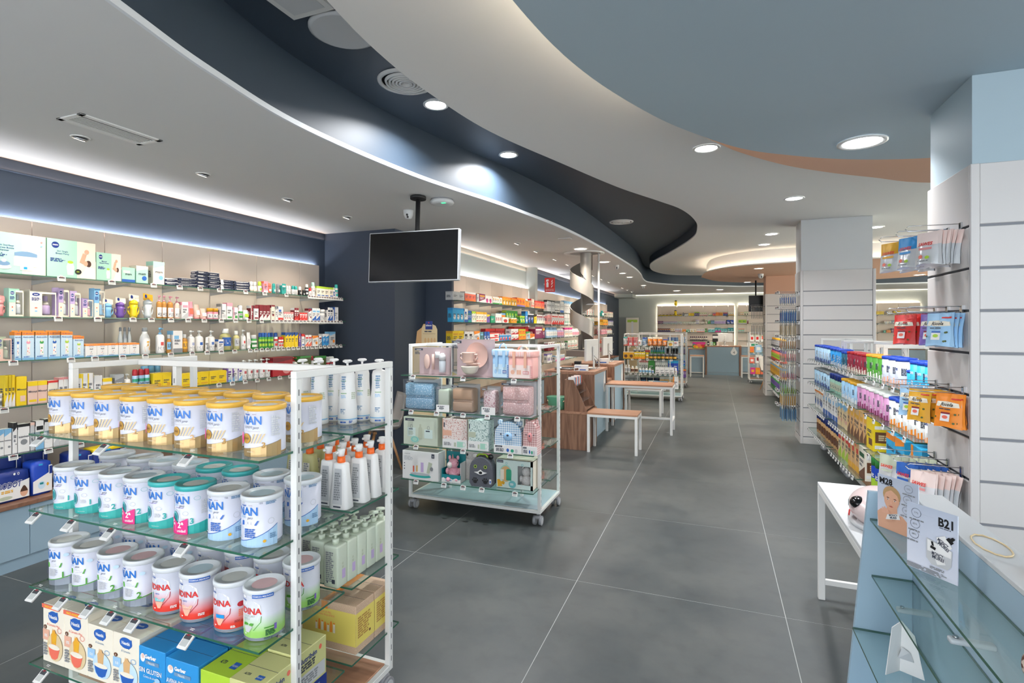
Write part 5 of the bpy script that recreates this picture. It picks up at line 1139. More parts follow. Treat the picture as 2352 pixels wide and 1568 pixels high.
def P_backpack(name,w,d,h,c,o,rnd):
    m=giftmat(c[0]); d=.1; b=MB(); n=16; prof=[]
    for i in range(n+1):
        a=PI*i/n; prof.append((w/2*.96*math.cos(a),h*.52+h*.40*math.sin(a)))
    poly=[(-w/2*.96,.0),(w/2*.96,.0)]+prof; nn=len(poly)
    b.add([(x,-d/2,z) for x,z in poly]+[(x,d/2,z) for x,z in poly],[tuple(range(nn)),tuple(reversed(range(nn,2*nn)))]+[(i,nn+i,nn+(i+1)%nn,(i+1)%nn) for i in range(nn)],m); t=b.build(name)
    e=MB(); 
    for s in (-1,1): e.ball((s*w*.34,0,h*.86),w*.12,.015,h*.09,m,12,8)
    e.build('ears',t); f=MB(); f.ball((0,-d/2-.002,h*.48),w*.16,.012,h*.13,c[1],14,8); f.ball((0,-d/2-.014,h*.53),w*.045,.006,h*.03,'ink',10,6)
    for s in (-1,1): f.ball((s*w*.26,-d/2,h*.55),w*.03,.005,h*.025,'ink',8,6)
    f.build('bear_face',t); s=MB(); s.rbox(-w/2,w/2,-d/2-.008,-d/2-.004,-.0,h*.24,'white',.001); prints(s,flat(-d/2-.008),w,h*.24,[('r',.05,.7,.3,.92,'ink'),('t','suavinex',.175,.81,.12,'white',{'w':.22}),('d',.5,.4,.05,.22,'blue'),('d',.66,.35,.06,.2,'mgreen'),('d',.8,.35,.05,.25,'lgrey'),('l',.08,.2,.4,.6,3,'ink')]); s.build('card_sleeve',t); return t
FN=dict(bx=P_box,bt=P_bottle,pu=P_pump,sp=P_spray,ro=P_roll,tb=P_tube,jr=P_jar,cn=P_can,wb=P_wbox,cup=P_cup,bab=P_bab,th=P_thermos,tr=P_tray,mam=P_mam,bg=P_bag,gw=P_giftwin,gb=P_giftbag,lb=P_lunch,bp=P_backpack,bp2=P_backpack)
NM=dict(bx=('product_carton','carton'),bt=('bottle','bottle'),pu=('pump_bottle','bottle'),sp=('spray_bottle','bottle'),ro=('deodorant','deodorant'),tb=('cream_tube','tube'),jr=('jar','jar'),cn=('formula_can','can'),wb=('window_box','carton'),cup=('baby_cup','cup'),bab=('bottle_carton','carton'),th=('thermos_bottle','bottle'),tr=('display_tray','tray'),mam=('product_carton','carton'),bg=('nappy_pack','pack'),gw=('gift_box','gift box'),gb=('gift_box','gift box'),lb=('lunch_bag','bag'),bp=('toddler_backpack','backpack'),bp2=('toddler_backpack','backpack'))
ROUND={'bt','pu','sp','ro','tb','jr','cn','th','cup'}
def ordn(i,n):
    if n==1: return ''
    if i==n-1: return 'rightmost '
    if i==0: return 'leftmost '
    return (ORD[i+1] if i+1<len(ORD) else str(i+1)+'th')+' '
def place(ax,pl,s,z,d,off):
    if ax=='X': return (pl-d/2-off,s,z),PI/2
    if ax=='x': return (pl+d/2+off,s,z),-PI/2
    return (s,pl+d/2+off,z),0
for nm,ax,pl,z,rows in ROWS:
    for row in rows:
        kind,s0,w,n,h,cols,desc=row[:7]; o=row[7] if len(row)>7 else {}
        c=cols.split(','); rnd=random.Random(desc+cols)
        d=w if kind in ROUND else {'bg':.13,'gw':.125,'gb':.125,'lb':.12,'bp':.1,'bp2':.1,'mam':.12,'tr':.12}.get(kind,min(max(w*.9,.06),.16))
        if kind=='bx' and w>.1: d=min(.15,max(.08,w*.6))
        if o.get('wide'): d=.19
        if nm.endswith('gift rack'): d=min(d,.13)
        if ax=='Y' and pl>20: d=min(d,.15)
        if kind in ROUND: w=min(w,.15 if kind!='pu' else .1)
        root=None; up=o.get('up',1); name,cat=NM[kind]; tot=n*up
        if name=='product_carton': name=next((v for k_,v in (('left wall','cosmetic_carton'),('second wall','remedy_carton'),('third wall','toiletry_carton'),('far wall','supplement_carton'),('far right','supplement_carton'),('aisle','cereal_carton'),('powder','medicine_carton')) if k_ in nm),name)
        for i in range(n):
            k=i if ax!='x' else n-1-i; s=s0+(row[2]+.003)*(k+.5)-.0015
            if ax=='x' and pl<2 and 'far aisle' in nm and s>13.7: continue
            if 'third wall' in nm and (s+w/2>18.5 or s-w/2<10.6): continue
            for j in range(up):
                p,rz=place(ax,pl,s,z+.0005+j*(h+.001),d,o.get('off',0)+.004*((i*7)%3)+(.006*(j%2)))
                if root is None: root=FN[kind](name,w,d,h,c,o,rnd); root.location=p; root.rotation_euler=(0,0,rz); t=root
                else: t=dup(root,p,rz)
                jit=.0 if kind in('bx','bab','mam','bg') else rnd.uniform(-.12,.12)
                t.rotation_euler=(0,0,rz+jit)
                lv='' if up==1 else (['bottom','second','third','fourth','top'][j] if up==5 else ['bottom','second','third','top'][j] if up==4 else ['bottom','middle','top'][j] if up==3 else ['lower','upper'][j])+' '
                tagp(t,f'{ordn(i,n)}{lv}{desc}, {nm}'.strip(),cat,(f'{desc} row on the {nm}') if tot>1 else None)
# ---------------------------------------------------------------- counters
def counter(label,x0,x1,y0,y1,h,num=None,front='x',low=False):
    t=empty('counter',((x0+x1)/2,(y0+y1)/2,0)); tagp(t,label,'counter'); X0_,X1_,Y0_,Y1_=-(x1-x0)/2,(x1-x0)/2,-(y1-y0)/2,(y1-y0)/2; e=.045
    if front=='x':
        MB().rbox(X0_,X1_,Y0_,Y1_,h-e,h,M_woodt,.003).build('worktop',t); MB().rbox(X0_,X1_,Y0_,Y0_+.035,0,h-e,M_wood,.002).build('end_panel',t); MB().rbox(X0_,X1_,Y1_-.05,Y1_,0,h-e,M_wood,.002).build('end_panel',t)
        MB().rbox(X1_-.05,X1_-.02,Y0_+.036,Y1_-.051,.1,h-e-.001,M_cab,.001).build('front_panel',t); MB().rbox(X1_-.055,X1_-.024,Y0_+.036,Y1_-.051,0,.096,M_cab,.001).build('kick_panel',t)
        if num:
            b=MB(); yc=Y1_-.19; zc=h-.27; pts=[]; n=24
            for i in range(n): a=2*PI*i/n; pts.append((.085*math.cos(a)*(1-.45*max(0,math.sin(a))**1.5), .085*math.sin(a)+(.09*max(0,math.sin(a))**3)))
            b.add([(X1_-.019,yc+p,zc+q*1.25) for p,q in pts]+[(X1_-.012,yc+p,zc+q*1.25) for p,q in pts],[tuple(reversed(range(n))),tuple(range(n,2*n))]+[(i,(i+1)%n,n+(i+1)%n,n+i) for i in range(n)],'white')
            prints(b,lambda x,z,e_:(X1_-.012+e_,yc+x,zc-.04+z),.08,.08,[('t',num,.5,.42,.5,'grey',{'b':.02})]); b.build('number_drop',t)
    return t
counter('first wooden counter with pale blue front and drop sign beside the bench',-2.35,-1.60,7.42,8.42,.985,'1')
counter('second wooden counter with pale blue front behind the high table',-2.35,-1.60,9.03,10.1,.985,'2')
# low middle piece between the two
t=empty('low_counter',(-1.97,8.725,0)); tagp(t,'low recessed wooden counter between the first and second counters','counter')
MB().rbox(-.36,.33,-.3,.3,.72,.76,M_woodt,.002).build('worktop',t); MB().rbox(.28,.30,-.3,.3,.08,.719,M_cab,.001).build('front_panel',t); MB().box(.26,.28,-.3,.3,0,.08,M_cab).build('kick_panel',t); MB().rbox(-.36,.2,-.3,-.27,.0,.719,M_wood,.001).build('end_panel',t)
# low wooden desk before the counter
t=empty('low_desk',(-1.9,7.1,0)); tagp(t,'low walnut desk block beside the bench, in front of the first counter','desk')
MB().rbox(-.45,.34,-.30,-.27,0,.47,M_wood,.002).build('front_board',t); MB().rbox(.31,.34,-.27,.31,0,.47,M_wood,.002).build('side_board',t); MB().rbox(-.45,-.42,-.27,.31,0,.47,M_wood,.002).build('side_board',t); MB().rbox(-.45,.34,-.30,.31,.472,.50,M_woodt,.002).build('top_board',t)
# slanted leaflet holder
t=empty('leaflet_holder',(-1.73,6.84,.5)); tagp(t,'walnut leaflet holder with sloping side on the low desk','holder')
b=MB(); 
for y in (0,.5): 
    p=[(-.15,0),(.165,0),(-.03,.42),(-.15,.42)]; b.add([(x,y,z) for x,z in p]+[(x,y+.014,z) for x,z in p],[(0,1,2,3),(7,6,5,4)]+[(i,4+i,4+(i+1)%4,(i+1)%4) for i in range(4)],M_wood)
b.build('side_board',t); MB().box(-.15,-.136,.014,.5,0,.42,M_wood).build('back_board',t)
for k,z in enumerate((.02,.13,.235,.33)): 
    xr=.165-.195*(z/.42)-.01; MB().box(-.135,xr,.015,.499,z,z+.006,M_clearp if k else M_wood).build('tier',t)
o=MB(); 
for k in range(9): o.box(-.11,-.03,.05+.05*k,.09+.05*k,.337,.45-.006*(k%3),['white','sky','coral'][k%3])
o=o.build('leaflet_stack',loc=(-1.73,6.84,.5)); tagp(o,'stack of leaflets in the top of the leaflet holder','leaflets')
# green basket
t=empty('green_basket',(-2.02,6.98,.5)); tagp(t,'green plastic basket with beige handle on the low desk','basket')
b=MB(); b.lathe([(.10,0),(.115,.01),(.135,.15),(.14,.165),(.132,.165),(.105,.015)],mat('basket_green','58997a',.4),24,sx=1.0,sy=.7,sq=4,cap1=False); b.build('tub',t)
MB().tube([(-.12+.24*k/10,-.07,.125-.055*math.sin(PI*k/10)*-1*-1) for k in range(11)],.008,'sand',8).build('handle',t); MB().lathe([(.142,.163),(.142,.172),(.12,.176)],MATS['basket_green'],24,sx=1,sy=.7,sq=4).build('lid',t)
# benches and high tables
def table(label,x0,x1,y0,y1,h,name,cat,top=M_woodx,bar=None,g=None):
    t=empty(name,((x0+x1)/2,(y0+y1)/2,0)); tagp(t,label,cat,g); X,Y_=(x1-x0)/2,(y1-y0)/2; p=.035
    MB().rbox(-X,X,-Y_,Y_,h-.022,h,top,.002).build('top_board',t)
    for sx in (-1,1):
        for sy in (-1,1): a,c=sorted((sx*X,sx*(X-p))); e,f=sorted((sy*Y_,sy*(Y_-p))); MB().rbox(a,c,e,f,0,h-.0235,M_frame,.002).build('leg',t)
    b=MB(); 
    for sy in (-1,1): e,f=sorted((sy*Y_,sy*(Y_-.03))); b.rbox(-X+p,X-p,e,f,h-.055,h-.0235,M_frame,.001)
    for sx in (-1,1): a,c=sorted((sx*X,sx*(X-.03))); b.rbox(a,c,-Y_+p,Y_-p,h-.055,h-.0235,M_frame,.001)
    b.build('apron',t)
    if bar:
        b=MB(); 
        for sx in (-1,1): a,c=sorted((sx*X,sx*(X-.03))); b.rbox(a,c,-Y_+p,Y_-p,bar,bar+.03,M_frame,.001)
        b.rbox(-X+.03,X-.03,-.015,.015,bar,bar+.03,M_frame,.001) if bar<.4 and h>.6 and X>Y_ else b.rbox(-.015,.015,-Y_+.03,Y_-.03,bar,bar+.03,M_frame,.001); b.build('stretcher',t)
    return t
table('low white bench with wooden top beside the walnut desk',-1.55,-.905,6.74,7.14,.515,'bench','bench',g='white framed benches')
table('low white bench half hidden behind the high table',-1.55,-.9,9.84,10.28,.515,'bench','bench',g='white framed benches')
table('long white high table with wooden top before the second counter',-1.59,-.588,8.2,8.72,.745,'high_table','table',bar=.19)
table('white high stool table with wooden top at counter four',-.75,-.32,18.05,18.4,.70,'high_table','table',bar=.12,g='white tables at counter four')
table('white high table right of counter four',.80,1.3,18.3,18.7,.70,'high_table','table',bar=.12,g='white tables at counter four')
# counter four (faces the shop)
t=empty('counter',(.26,19.3,0)); tagp(t,'far wooden counter with pale blue front and drop sign 4','counter')
MB().rbox(-.56,.57,-.3,.3,.95,.99,M_woodt,.003).build('worktop',t); MB().rbox(-.56,-.50,-.3,.3,0,.949,M_wood,.002).build('end_panel',t); MB().rbox(.50,.57,-.3,.3,0,.949,M_wood,.002).build('end_panel',t); MB().rbox(-.499,.499,-.285,-.26,.10,.945,M_cab,.002).build('front_panel',t); MB().box(-.499,.499,-.28,-.255,.0,.09,M_cab).build('kick_panel',t)
b=MB(); n=24; pts=[]
for i in range(n): a=2*PI*i/n; pts.append((.10*math.cos(a)*(1-.5*max(0,math.sin(a))**1.5),.10*math.sin(a)+.09*max(0,math.sin(a))**3))
b.add([(.34+x,-.292,.78+z) for x,z in pts]+[(.34+x,-.286,.78+z) for x,z in pts],[tuple(range(n)),tuple(reversed(range(n,2*n)))]+[(i,n+i,n+(i+1)%n,(i+1)%n) for i in range(n)],'white'); prints(b,lambda x,z,e:(.34+x,-.292-e,.70+z),.16,.16,[('t','4',.5,.45,.55,'grey',{'b':.02})]); b.build('number_drop',t)
t=empty('low_counter',(-.57,19.35,0)); tagp(t,'lower wooden counter left of counter four','counter'); MB().rbox(-.28,.265,-.25,.25,.85,.885,M_woodt,.002).build('worktop',t); MB().rbox(-.25,.26,-.22,-.2,.05,.849,M_cab,.002).build('front_panel',t); MB().rbox(-.28,-.25,-.25,.25,0,.849,M_wood,.002).build('end_panel',t)
t=empty('low_counter',(1.12,19.5,0)); tagp(t,'lower slatted blue counter right of counter four','counter'); MB().rbox(-.28,.6,-.25,.25,.955,.98,M_frame,.002).build('worktop',t)
for k in range(5): MB().rbox(-.28,.6,-.22,-.2,.15+.16*k,.30+.16*k,M_cab,.002).build('front_board',t)
# monitors
def monitor(label,x,y,z,w,h,rz,screen_first=False,lean=0):
    t=empty('monitor',(x,y,z),rz); tagp(t,label,'monitor'); 
    MB().rbox(-.1,.1,-.08,.1,0,.012,M_frame,.004).build('base',t); MB().rbox(-.018,.018,.03,.05,.01,.34,M_frame,.004).build('stand',t)
    MB().rbox(-w/2,w/2,-.02,.02,.12,.12+h,M_frame,.008,2).build('casing',t); MB().box(-w/2+.01,w/2-.01,-.0215,-.0205,.13,.11+h,M_scr).build('screen',t)
    b=MB(); b.tube([(0,.05,.15),(.05,.1,.08),(-.03,.12,.04),(.04,.1,.01)],.004,M_rub,5); b.tube([(.02,.05,.2),(-.06,.12,.1),(.03,.14,.03)],.003,M_rub,5); b.build('cable',t); return t
monitor('white monitor seen from its edge on the first counter',-1.78,8.05,.985,.46,.33,math.radians(-101))
monitor('white monitor on the second counter',-1.86,9.75,.985,.46,.33,math.radians(-101))
monitor('silver monitor seen from behind on counter four',.33,19.25,.99,.48,.30,PI)
t=empty('desktop_computer',(.02,19.32,.99)); tagp(t,'black desktop computer with white label beside the far monitor','computer'); MB().rbox(-.09,.09,-.15,.15,.005,.38,M_rub,.004).build('case',t); MB().box(-.08,.09,-.1515,-.1505,.24,.33,M_frame).build('label_plate',t)
# things on counters
def simplebox(label,x,y,z,w,d,h,rz,body,P,name='product_carton',cat='carton',grp=None):
    b=MB(); b.rbox(-w/2,w/2,-d/2,d/2,0,h,body,.002); prints(b,flat(-d/2),w,h,P,e0=.0006); o=b.build(name,loc=(x,y,z),rotz=rz); tagp(o,label,cat,grp); return o
simplebox('white carton with brown berries at the front of the first counter',-1.82,7.56,.9855,.20,.1,.085,.12,'white',[('t','Wellness',.3,.75,.2,'blue',{'s':.3,'w':.4}),('d',.12,.25,.08,.2,'brown'),('d',.24,.3,.08,.2,'brown'),('r',.4,.12,.85,.3,'blue')])
simplebox('white carton with blue bar at the front of the second counter',-1.85,9.2,.9855,.24,.1,.09,.12,'white',[('t','Wellness',.3,.75,.2,'blue',{'s':.3,'w':.4}),('r',.15,.12,.85,.34,'blue')])
simplebox('white carton with red heart standing on the middle low counter',-1.78,8.55,.7605,.17,.06,.14,.15,'white',[('d',.5,.45,.28,.25,'maroon'),('d',.35,.6,.12,.12,'maroon')])
t=empty('change_tray',(-2.1,7.72,.9855)); tagp(t,'shiny steel tray on the first counter','tray'); b=MB(); b.lathe([(.14,0),(.16,.004),(.165,.03),(.155,.03),(.135,.006)],M_chrome,28,sx=1,sy=.7,sq=4,cap1=False); b.build('dish',t)
t=MB().rbox(-.05,.05,-.04,.04,0,.1,M_rub,.006).build('card_reader',loc=(-2.02,8.15,.9855)); tagp(t,'black card reader beside the first monitor','card reader')
t=MB().lathe([(.17,0),(.18,.006),(.175,.012),(.12,.014)],M_rub,28,sx=1,sy=.6).build('keyboard_mat',loc=(-1.80,8.12,.9858)); 
t.location=(-2.1,8.0,.9858); tagp(t,'dark oval mat on the first counter','mat')
t=MB().rbox(-.05,.05,-.04,.04,0,.1,M_rub,.006).build('card_reader',loc=(-2.05,9.65,.9855)); tagp(t,'black card reader beside the second monitor','card reader')
b=MB(); b.rbox(-.21,.21,-.06,.06,0,.22,'green',.004); prints(b,flat(-.06),.42,.22,[('r',0,.6,1,1,'magenta'),('d',.5,.4,.2,.32,'coral'),('d',.2,.3,.15,.22,'orange'),('d',.8,.35,.16,.25,'red'),('d',.35,.2,.1,.15,'yellow'),('d',.65,.2,.12,.15,'gold'),('d',.1,.7,.08,.1,'violet')]); o=b.build('candy_box',loc=(-.50,19.2,.8855)); tagp(o,'colourful sweets box on the lower counter left of counter four','box')
for q,(x,c,hh,lb) in enumerate([(-.2,'black',.14,'black cup at the left end of counter four'),(-.09,'mint',.12,'mint carton on counter four'),(-.01,'leaf',.11,'green carton on counter four'),(.10,'cream',.13,'cream carton on counter four')]):
    simplebox(lb,x,19.12,.9905,.075,.05,hh,0,c,[('r',.2,.3,.8,.6,'white')])
simplebox('white box of plasters with green ends right of counter four',1.2,19.4,.9805,.36,.12,.11,0,'white',[('r',.35,.1,.65,.7,'emerald'),('r',.7,.1,.9,.7,'emerald')])
# small bee figures above the far shelving
for q,(z,lb) in enumerate([(2.43,'small yellow and black bee figure on top of the back shelving'),(2.045,'small yellow bee figure on the top back shelf')]):
    t=empty('bee_figure',(-1.39,21.12 if q==0 else 20.93,z)); tagp(t,lb,'figure'); MB().lathe([(.03,0),(.05,.03),(.055,.09),(.03,.13)],'yellow',12).build('body',t); b=MB(); b.ball((0,0,.15),.05,.045,.045,'yellow',12,8); b.ball((0,0,.185),.045,.04,.03,'black',12,8); b.build('head',t)
# ---------------------------------------------------------------- spiral chute
t=empty('spiral_chute',(-2.10,8.75,0)); tagp(t,'grey metal spiral chute coming down from a round ceiling opening','chute'); RR=.2
MB().lathe([(.34,2.874),(.34,2.862),(.25,2.858),(.24,2.874)],M_frame,36,.04,0,cap0=False,cap1=False).build('ceiling_ring',t); 
b=MB(); b.lathe([(.24,2.869),(.001,2.869)],M_tub,28,.04,0,cap0=False,cap1=False); b.build('opening',t)
b=MB(); n=28; vs=[(.02+.095*math.cos(2*PI*i/n),.095*math.sin(2*PI*i/n),z) for z in (2.45,2.868) for i in range(n)]; b.add([(v[0]+.05,v[1],v[2]-(.12*math.cos(2*PI*i/n) if v[2]<2.5 else 0)) for i,v in enumerate(vs)],[(i,(i+1)%n,n+(i+1)%n,n+i) for i in range(n)],M_steel,True); b.build('inlet_tube',t)
pitch=.62; zt,zb=2.62,1.24; N=110; vs=[];fs=[]; turns=(zt-zb)/pitch
for i in range(N+1):
    f=i/N; a=math.radians(40)+2*PI*turns*f; z=zt-(zt-zb)*f; ca,sa=math.cos(a),math.sin(a)
    vs.append((.012*ca,.012*sa,z,RR*ca,RR*sa))
A=MB(); V=[];W_=[];I_=[]
for x,y,z,X_,Y_ in vs:
    V+=[(x,y,z),(X_,Y_,z-.015),(x,y,z-.006),(X_,Y_,z-.021)]; W_+=[(X_,Y_,z-.021),(X_,Y_,z+.24)]; I_+=[(X_*.975,Y_*.975,z-.015),(X_*.975,Y_*.975,z+.24)]
A.add(V,[f for i in range(N) for f in ((4*i,4*i+1,4*i+5,4*i+4),(4*i+2,4*i+6,4*i+7,4*i+3))],M_steel,True)
for S_ in (W_,I_): A.add(S_,[(2*i,2*i+2,2*i+3,2*i+1) for i in range(N)],M_steel,True)
A.add([q for i in range(N+1) for q in (W_[2*i+1],I_[2*i+1])],[(2*i,2*i+2,2*i+3,2*i+1) for i in range(N)],M_frame,True)
A.build('spiral_slide',t)
MB().cyl((0,0,1.2),(0,0,2.6),.014,M_steel,12).build('centre_pole',t)
b=MB(); b.rbox(-.22,.22,-.2,.25,1.13,1.235,mat('chute_brown','6a625c',.5),.004); b.box(-.21,.21,-.14,.29,1.2352,1.24,M_dark); b.build('catch_box',t)
MB().cyl((.28,.05,0.761),(.28,.05,2.874),.016,M_frame,12).build('side_pole',t)
b=MB(); b.box(.0,.28,.03,.06,1.14,1.16,M_frame); b.box(.0,.28,.04,.05,2.0,2.02,M_frame); b.build('strut',t)
# extinguisher sign
t=empty('fire_sign',(-3.36,11.0,2.55)); tagp(t,'red fire extinguisher sign standing out at the end of the second wall','sign')
b=MB(); b.box(-.09,.14,-.056,-.05,-.17,.14,'red'); prints(b,lambda x,z,e:(.025+x,-.056-e,-.17+z),.23,.31,[('t','EXTINTOR',.5,.13,.09,'white',{'b':.02,'w':.86}),('r',.08,.22,.92,.23,'white'),('r',.17,.34,.38,.66,'white'),('r',.22,.66,.33,.74,'white'),('p',[(.14,.74),(.4,.82),(.4,.88),(.2,.88)],'white'),('o',.26,.8,.12,.09,.25,'white'),('p',[(.6,.3),(.72,.34),(.82,.5),(.7,.44)],'white'),('p',[(.62,.5),(.74,.54),(.84,.7),(.7,.64)],'white'),('p',[(.64,.68),(.74,.7),(.8,.86),(.7,.8)],'white')],e0=.0006); b.build('sign_plate',t); MB().box(-.115,-.09,-.055,-.05,-.02,.02,M_alu).build('bracket',t)
# far television and picture
t=empty('television',(1.0,15.0,2.23)); tagp(t,'black television beside the far pillar','television'); MB().rbox(-.17,.2,-.02,.03,-.21,.21,M_rub,.004).build('frame',t); MB().box(-.16,.19,-.0215,-.0205,-.2,.2,M_scr).build('screen',t); b=MB(); b.cyl((.0,.05,0),(0,.05,.6),.02,M_rub,10); b.build('ceiling_mount',t)
# poster with light near far-left rack
t=empty('picture_board',(-3.0,20.9,0)); tagp(t,'cream picture board with lamp motif against the far grey wall','picture'); b=MB(); b.rbox(-.24,.24,-.02,.02,1.0,1.98,'cream',.004); prints(b,lambda x,z,e:(x,-.02-e,1.0+z),.48,.98,[('r',.1,.82,.9,.92,'lime'),('r',.42,.2,.58,.85,'white'),('d',.5,.15,.3,.1,'sand')]); b.build('board',t); b=MB(); b.box(-.2,.2,-.1,.1,0,1.0,'sand'); b.build('plinth',t)
# ---------------------------------------------------------------- chair
def chair(label,x,y,rz):
    t=empty('shell_chair',(x,y,0),rz); tagp(t,label,'chair','white shell chairs with beech legs')
    b=MB(); NX,NY=10,14; vs=[]
    for j in range(NY+1):
        v=j/NY
        for i in range(NX+1):
            u=i/NX*2-1
            if v<.55: yy=-.22+.40*v/.55; zz=.44+.02*(abs(u)**3)+.01*(1-v/.55)**2; wd=.20+.03*math.sin(PI*v/.55*.7)
            else: k=(v-.55)/.45; yy=.18+.09*k**.6*1.0; zz=.44+.40*k+.012*abs(u)**2*(1-k); wd=.225-.035*k
            cz=.05*(u*u)*(1 if .35<v<.7 else .4 if v<.35 else .2); cy=-.05*(u*u)*(1 if v>.55 else 0)
            rx=u*wd
            if v>.9: rx*=1-.12*((v-.9)/.1)**2*abs(u)
            vs.append((rx,yy+cy,zz+cz))
    fs=[(j*(NX+1)+i,j*(NX+1)+i+1,(j+1)*(NX+1)+i+1,(j+1)*(NX+1)+i) for j in range(NY) for i in range(NX)]; b.add(vs,fs,M_chair,True); o=b.build('seat_shell',t); md=o.modifiers.new('solid','SOLIDIFY'); md.thickness=.012
    for sx in (-1,1):
        for sy in (-1,1): MB().cyl((sx*.10,sy*.08-.02,.43),(sx*.22,sy*.20-.02,0),.018,M_leg,10,.011).build('leg',t)
    b=MB(); b.box(-.12,.12,-.12,-.08,.405,.43,M_leg); b.box(-.12,.12,.04,.08,.405,.43,M_leg); b.build('seat_frame',t)
chair('white shell chair with beech legs before the navy pier',-3.62,5.18,-.75)
for q,(x,y) in enumerate([(1.35,15.2)]): chair('white shell chair with beech legs beside the far pillar',x,y,1.2)
# ---------------------------------------------------------------- hanging bags on the near pillar
def bag(c0,c1,txt,w=.13,h=.165):
    b=MB(); nx,nz=8,10; rr=random.Random(c0+c1)
    def sec(u,v):   # v 0 bottom .. 1 top: bottom flares into a gusset, the top is a flat crimp
        t_=.024*(1-abs(u)**3)*max(0,1-v/.93)**.55+.0012; wd=w/2*(1-.05*math.sin(PI*v)-.16*max(0,v-.8)); return u*wd,t_
    front=[]
    for s in (-1,1):
        vs=[]
        for j in range(nz+1):
            for i in range(nx+1):
                u=i/nx*2-1; v=j/nz; x,t_=sec(u,v); vs.append((x,s*t_*(1+.22*rr.uniform(-1,1))+.002*math.sin(9*u+5*v),-h+v*h+(.008*(1-abs(u)) if j==0 else 0)))
        fs=[(j*(nx+1)+i,j*(nx+1)+i+1,(j+1)*(nx+1)+i+1,(j+1)*(nx+1)+i) for j in range(nz) for i in range(nx)]; fl=(lambda f:f) if s<0 else (lambda f:tuple(reversed(f)))
        k=4 if txt!='Ricola' else 1
        b.add(vs,[fl(f) for q,f in enumerate(fs) if q//nx<nz-k],c0,True); b.add(vs,[fl(f) for q,f in enumerate(fs) if q//nx>=nz-k],c1,True)
        if s<0: A_=vs
        else: b.add(A_[:nx+1]+vs[:nx+1],[(i,nx+1+i,nx+2+i,i+1) for i in range(nx)],c0,True)
    def mp(x,z,e): v=min(1,max(0,z/h)); u=min(1,max(-1,x/(w/2))); return (x,-sec(u,v)[1]*1.12-.0022-e,-h+z)
    if txt=='Ricola': P=[('p',[(.10,.62),(.14,.76),(.5,.78),(.88,.74),(.92,.62),(.5,.60)],'cream'),('t','Ricola',.5,.69,.10,'black',{'s':.25,'b':.02,'w':.7}),('l',.25,.53,.75,.57,1,'ink'),('r',.34,.2,.66,.46,'white'),('r',.34,.41,.66,.46,'maroon' if c0!='azurel' else 'blue'),('d',.5,.32,.1,.05,'coral' if c0!='azurel' else 'lime'),('r',.62,.84,.94,.88,'red'),('d',.14,.3,.04,.03,'olive'),('d',.82,.42,.04,.03,'olive'),('d',.8,.16,.04,.03,'olive')]
    else: P=[('t','SAWES',.45,.64,.10,'red',{'s':.15,'b':.03,'w':.62}),('r',.22,.46,.72,.53,'rose' if c1=='blushl' else c1),('d',.34,.25,.08,.06,'coral'),('d',.6,.22,.08,.05,'lime'),('l',.25,.1,.75,.15,1,'grey')]
    prints(b,mp,w,h,P,e0=.0008); t=b.build('sweet_bag'); return t
mat('foil','d6d8da',.3,.3)
HK=[]
def hook(y,z,x0,L,label,grp,parent=None):
    t=empty('display_hook',(x0,y,z)); HK.append(t.name); tagp(t,label,'hook',grp); b=MB(); b.tube([(0,0,0),(-L,0,.004),(-L-.012,0,.016)],.0028,M_chrome,7); b.build('prong',t); b=MB(); b.tube([(0,0,.028),(-L*.97,0,.03),(-L-.005,0,.024)],.0022,M_chrome,6); b.build('upper_prong',t); MB().rbox(-.006,.004,-.012,.012,-.03,.035,M_chrome,.002).build('back_plate',t); return t
rows_=[(2.10,[(3.16,'foil','blushl','Sawes',7,.99,'silver and pink'),(3.31,'foil','azure','Sawes',3,.95,'silver and blue'),(3.49,'foil','gold','Sawes',3,.92,'silver and gold')],'top'),
 (1.70,[(3.15,'azurel','azurel','Ricola',4,1.03,'sky blue'),(3.32,'violet','violet','Ricola',2,1.05,'violet'),(3.48,'red','red','Ricola',4,.98,'red')],'second'),
 (1.31,[(3.13,'orange','orange','Ricola',2,1.06,'orange'),(3.29,'gold','gold','Ricola',3,.99,'golden yellow'),(3.46,'azurel','azurel','Ricola',1,.97,'dusty blue')],'third'),
 (.92,[(3.15,'foil','blushl','Sawes',6,.96,'silver and pink'),(3.31,'foil','blue','Sawes',5,.94,'silver and blue'),(3.48,'foil','sage','Sawes',5,.91,'silver and green')],'fourth')]
for z,cols_,rn in rows_:
    for y,c0,c1,tx,n,xf,dn in cols_:
        hook(y,z,1.114,1.114-min(xf,.95)+.05,f'chrome hook carrying the {dn} bags, {rn} hook row','chrome hooks on the near pillar'); root=None
        for k in range(n):
            x=xf+k*(1.085-xf)/max(1,n-1) if n>1 else xf+.03; p=(x,y+.004*math.sin(k*2.1),z-.004)
            if root is None: root=bag(c0,c1,tx); root.location=p; t=root
            else: t=dup(root,p,0)
            t.rotation_euler=(math.radians(-4+3*math.sin(k)),math.radians(3*math.sin(k*2+y)),-PI/2+(.62,.34,.22)[min(k,2)]+.09*math.sin(k*1.7+y*9))
            tagp(t,f'{dn} sweet bag, {ORD[k+1]} along its hook, {rn} hook row of near pillar','bag',f'{dn} sweet bags, {rn} hook row')
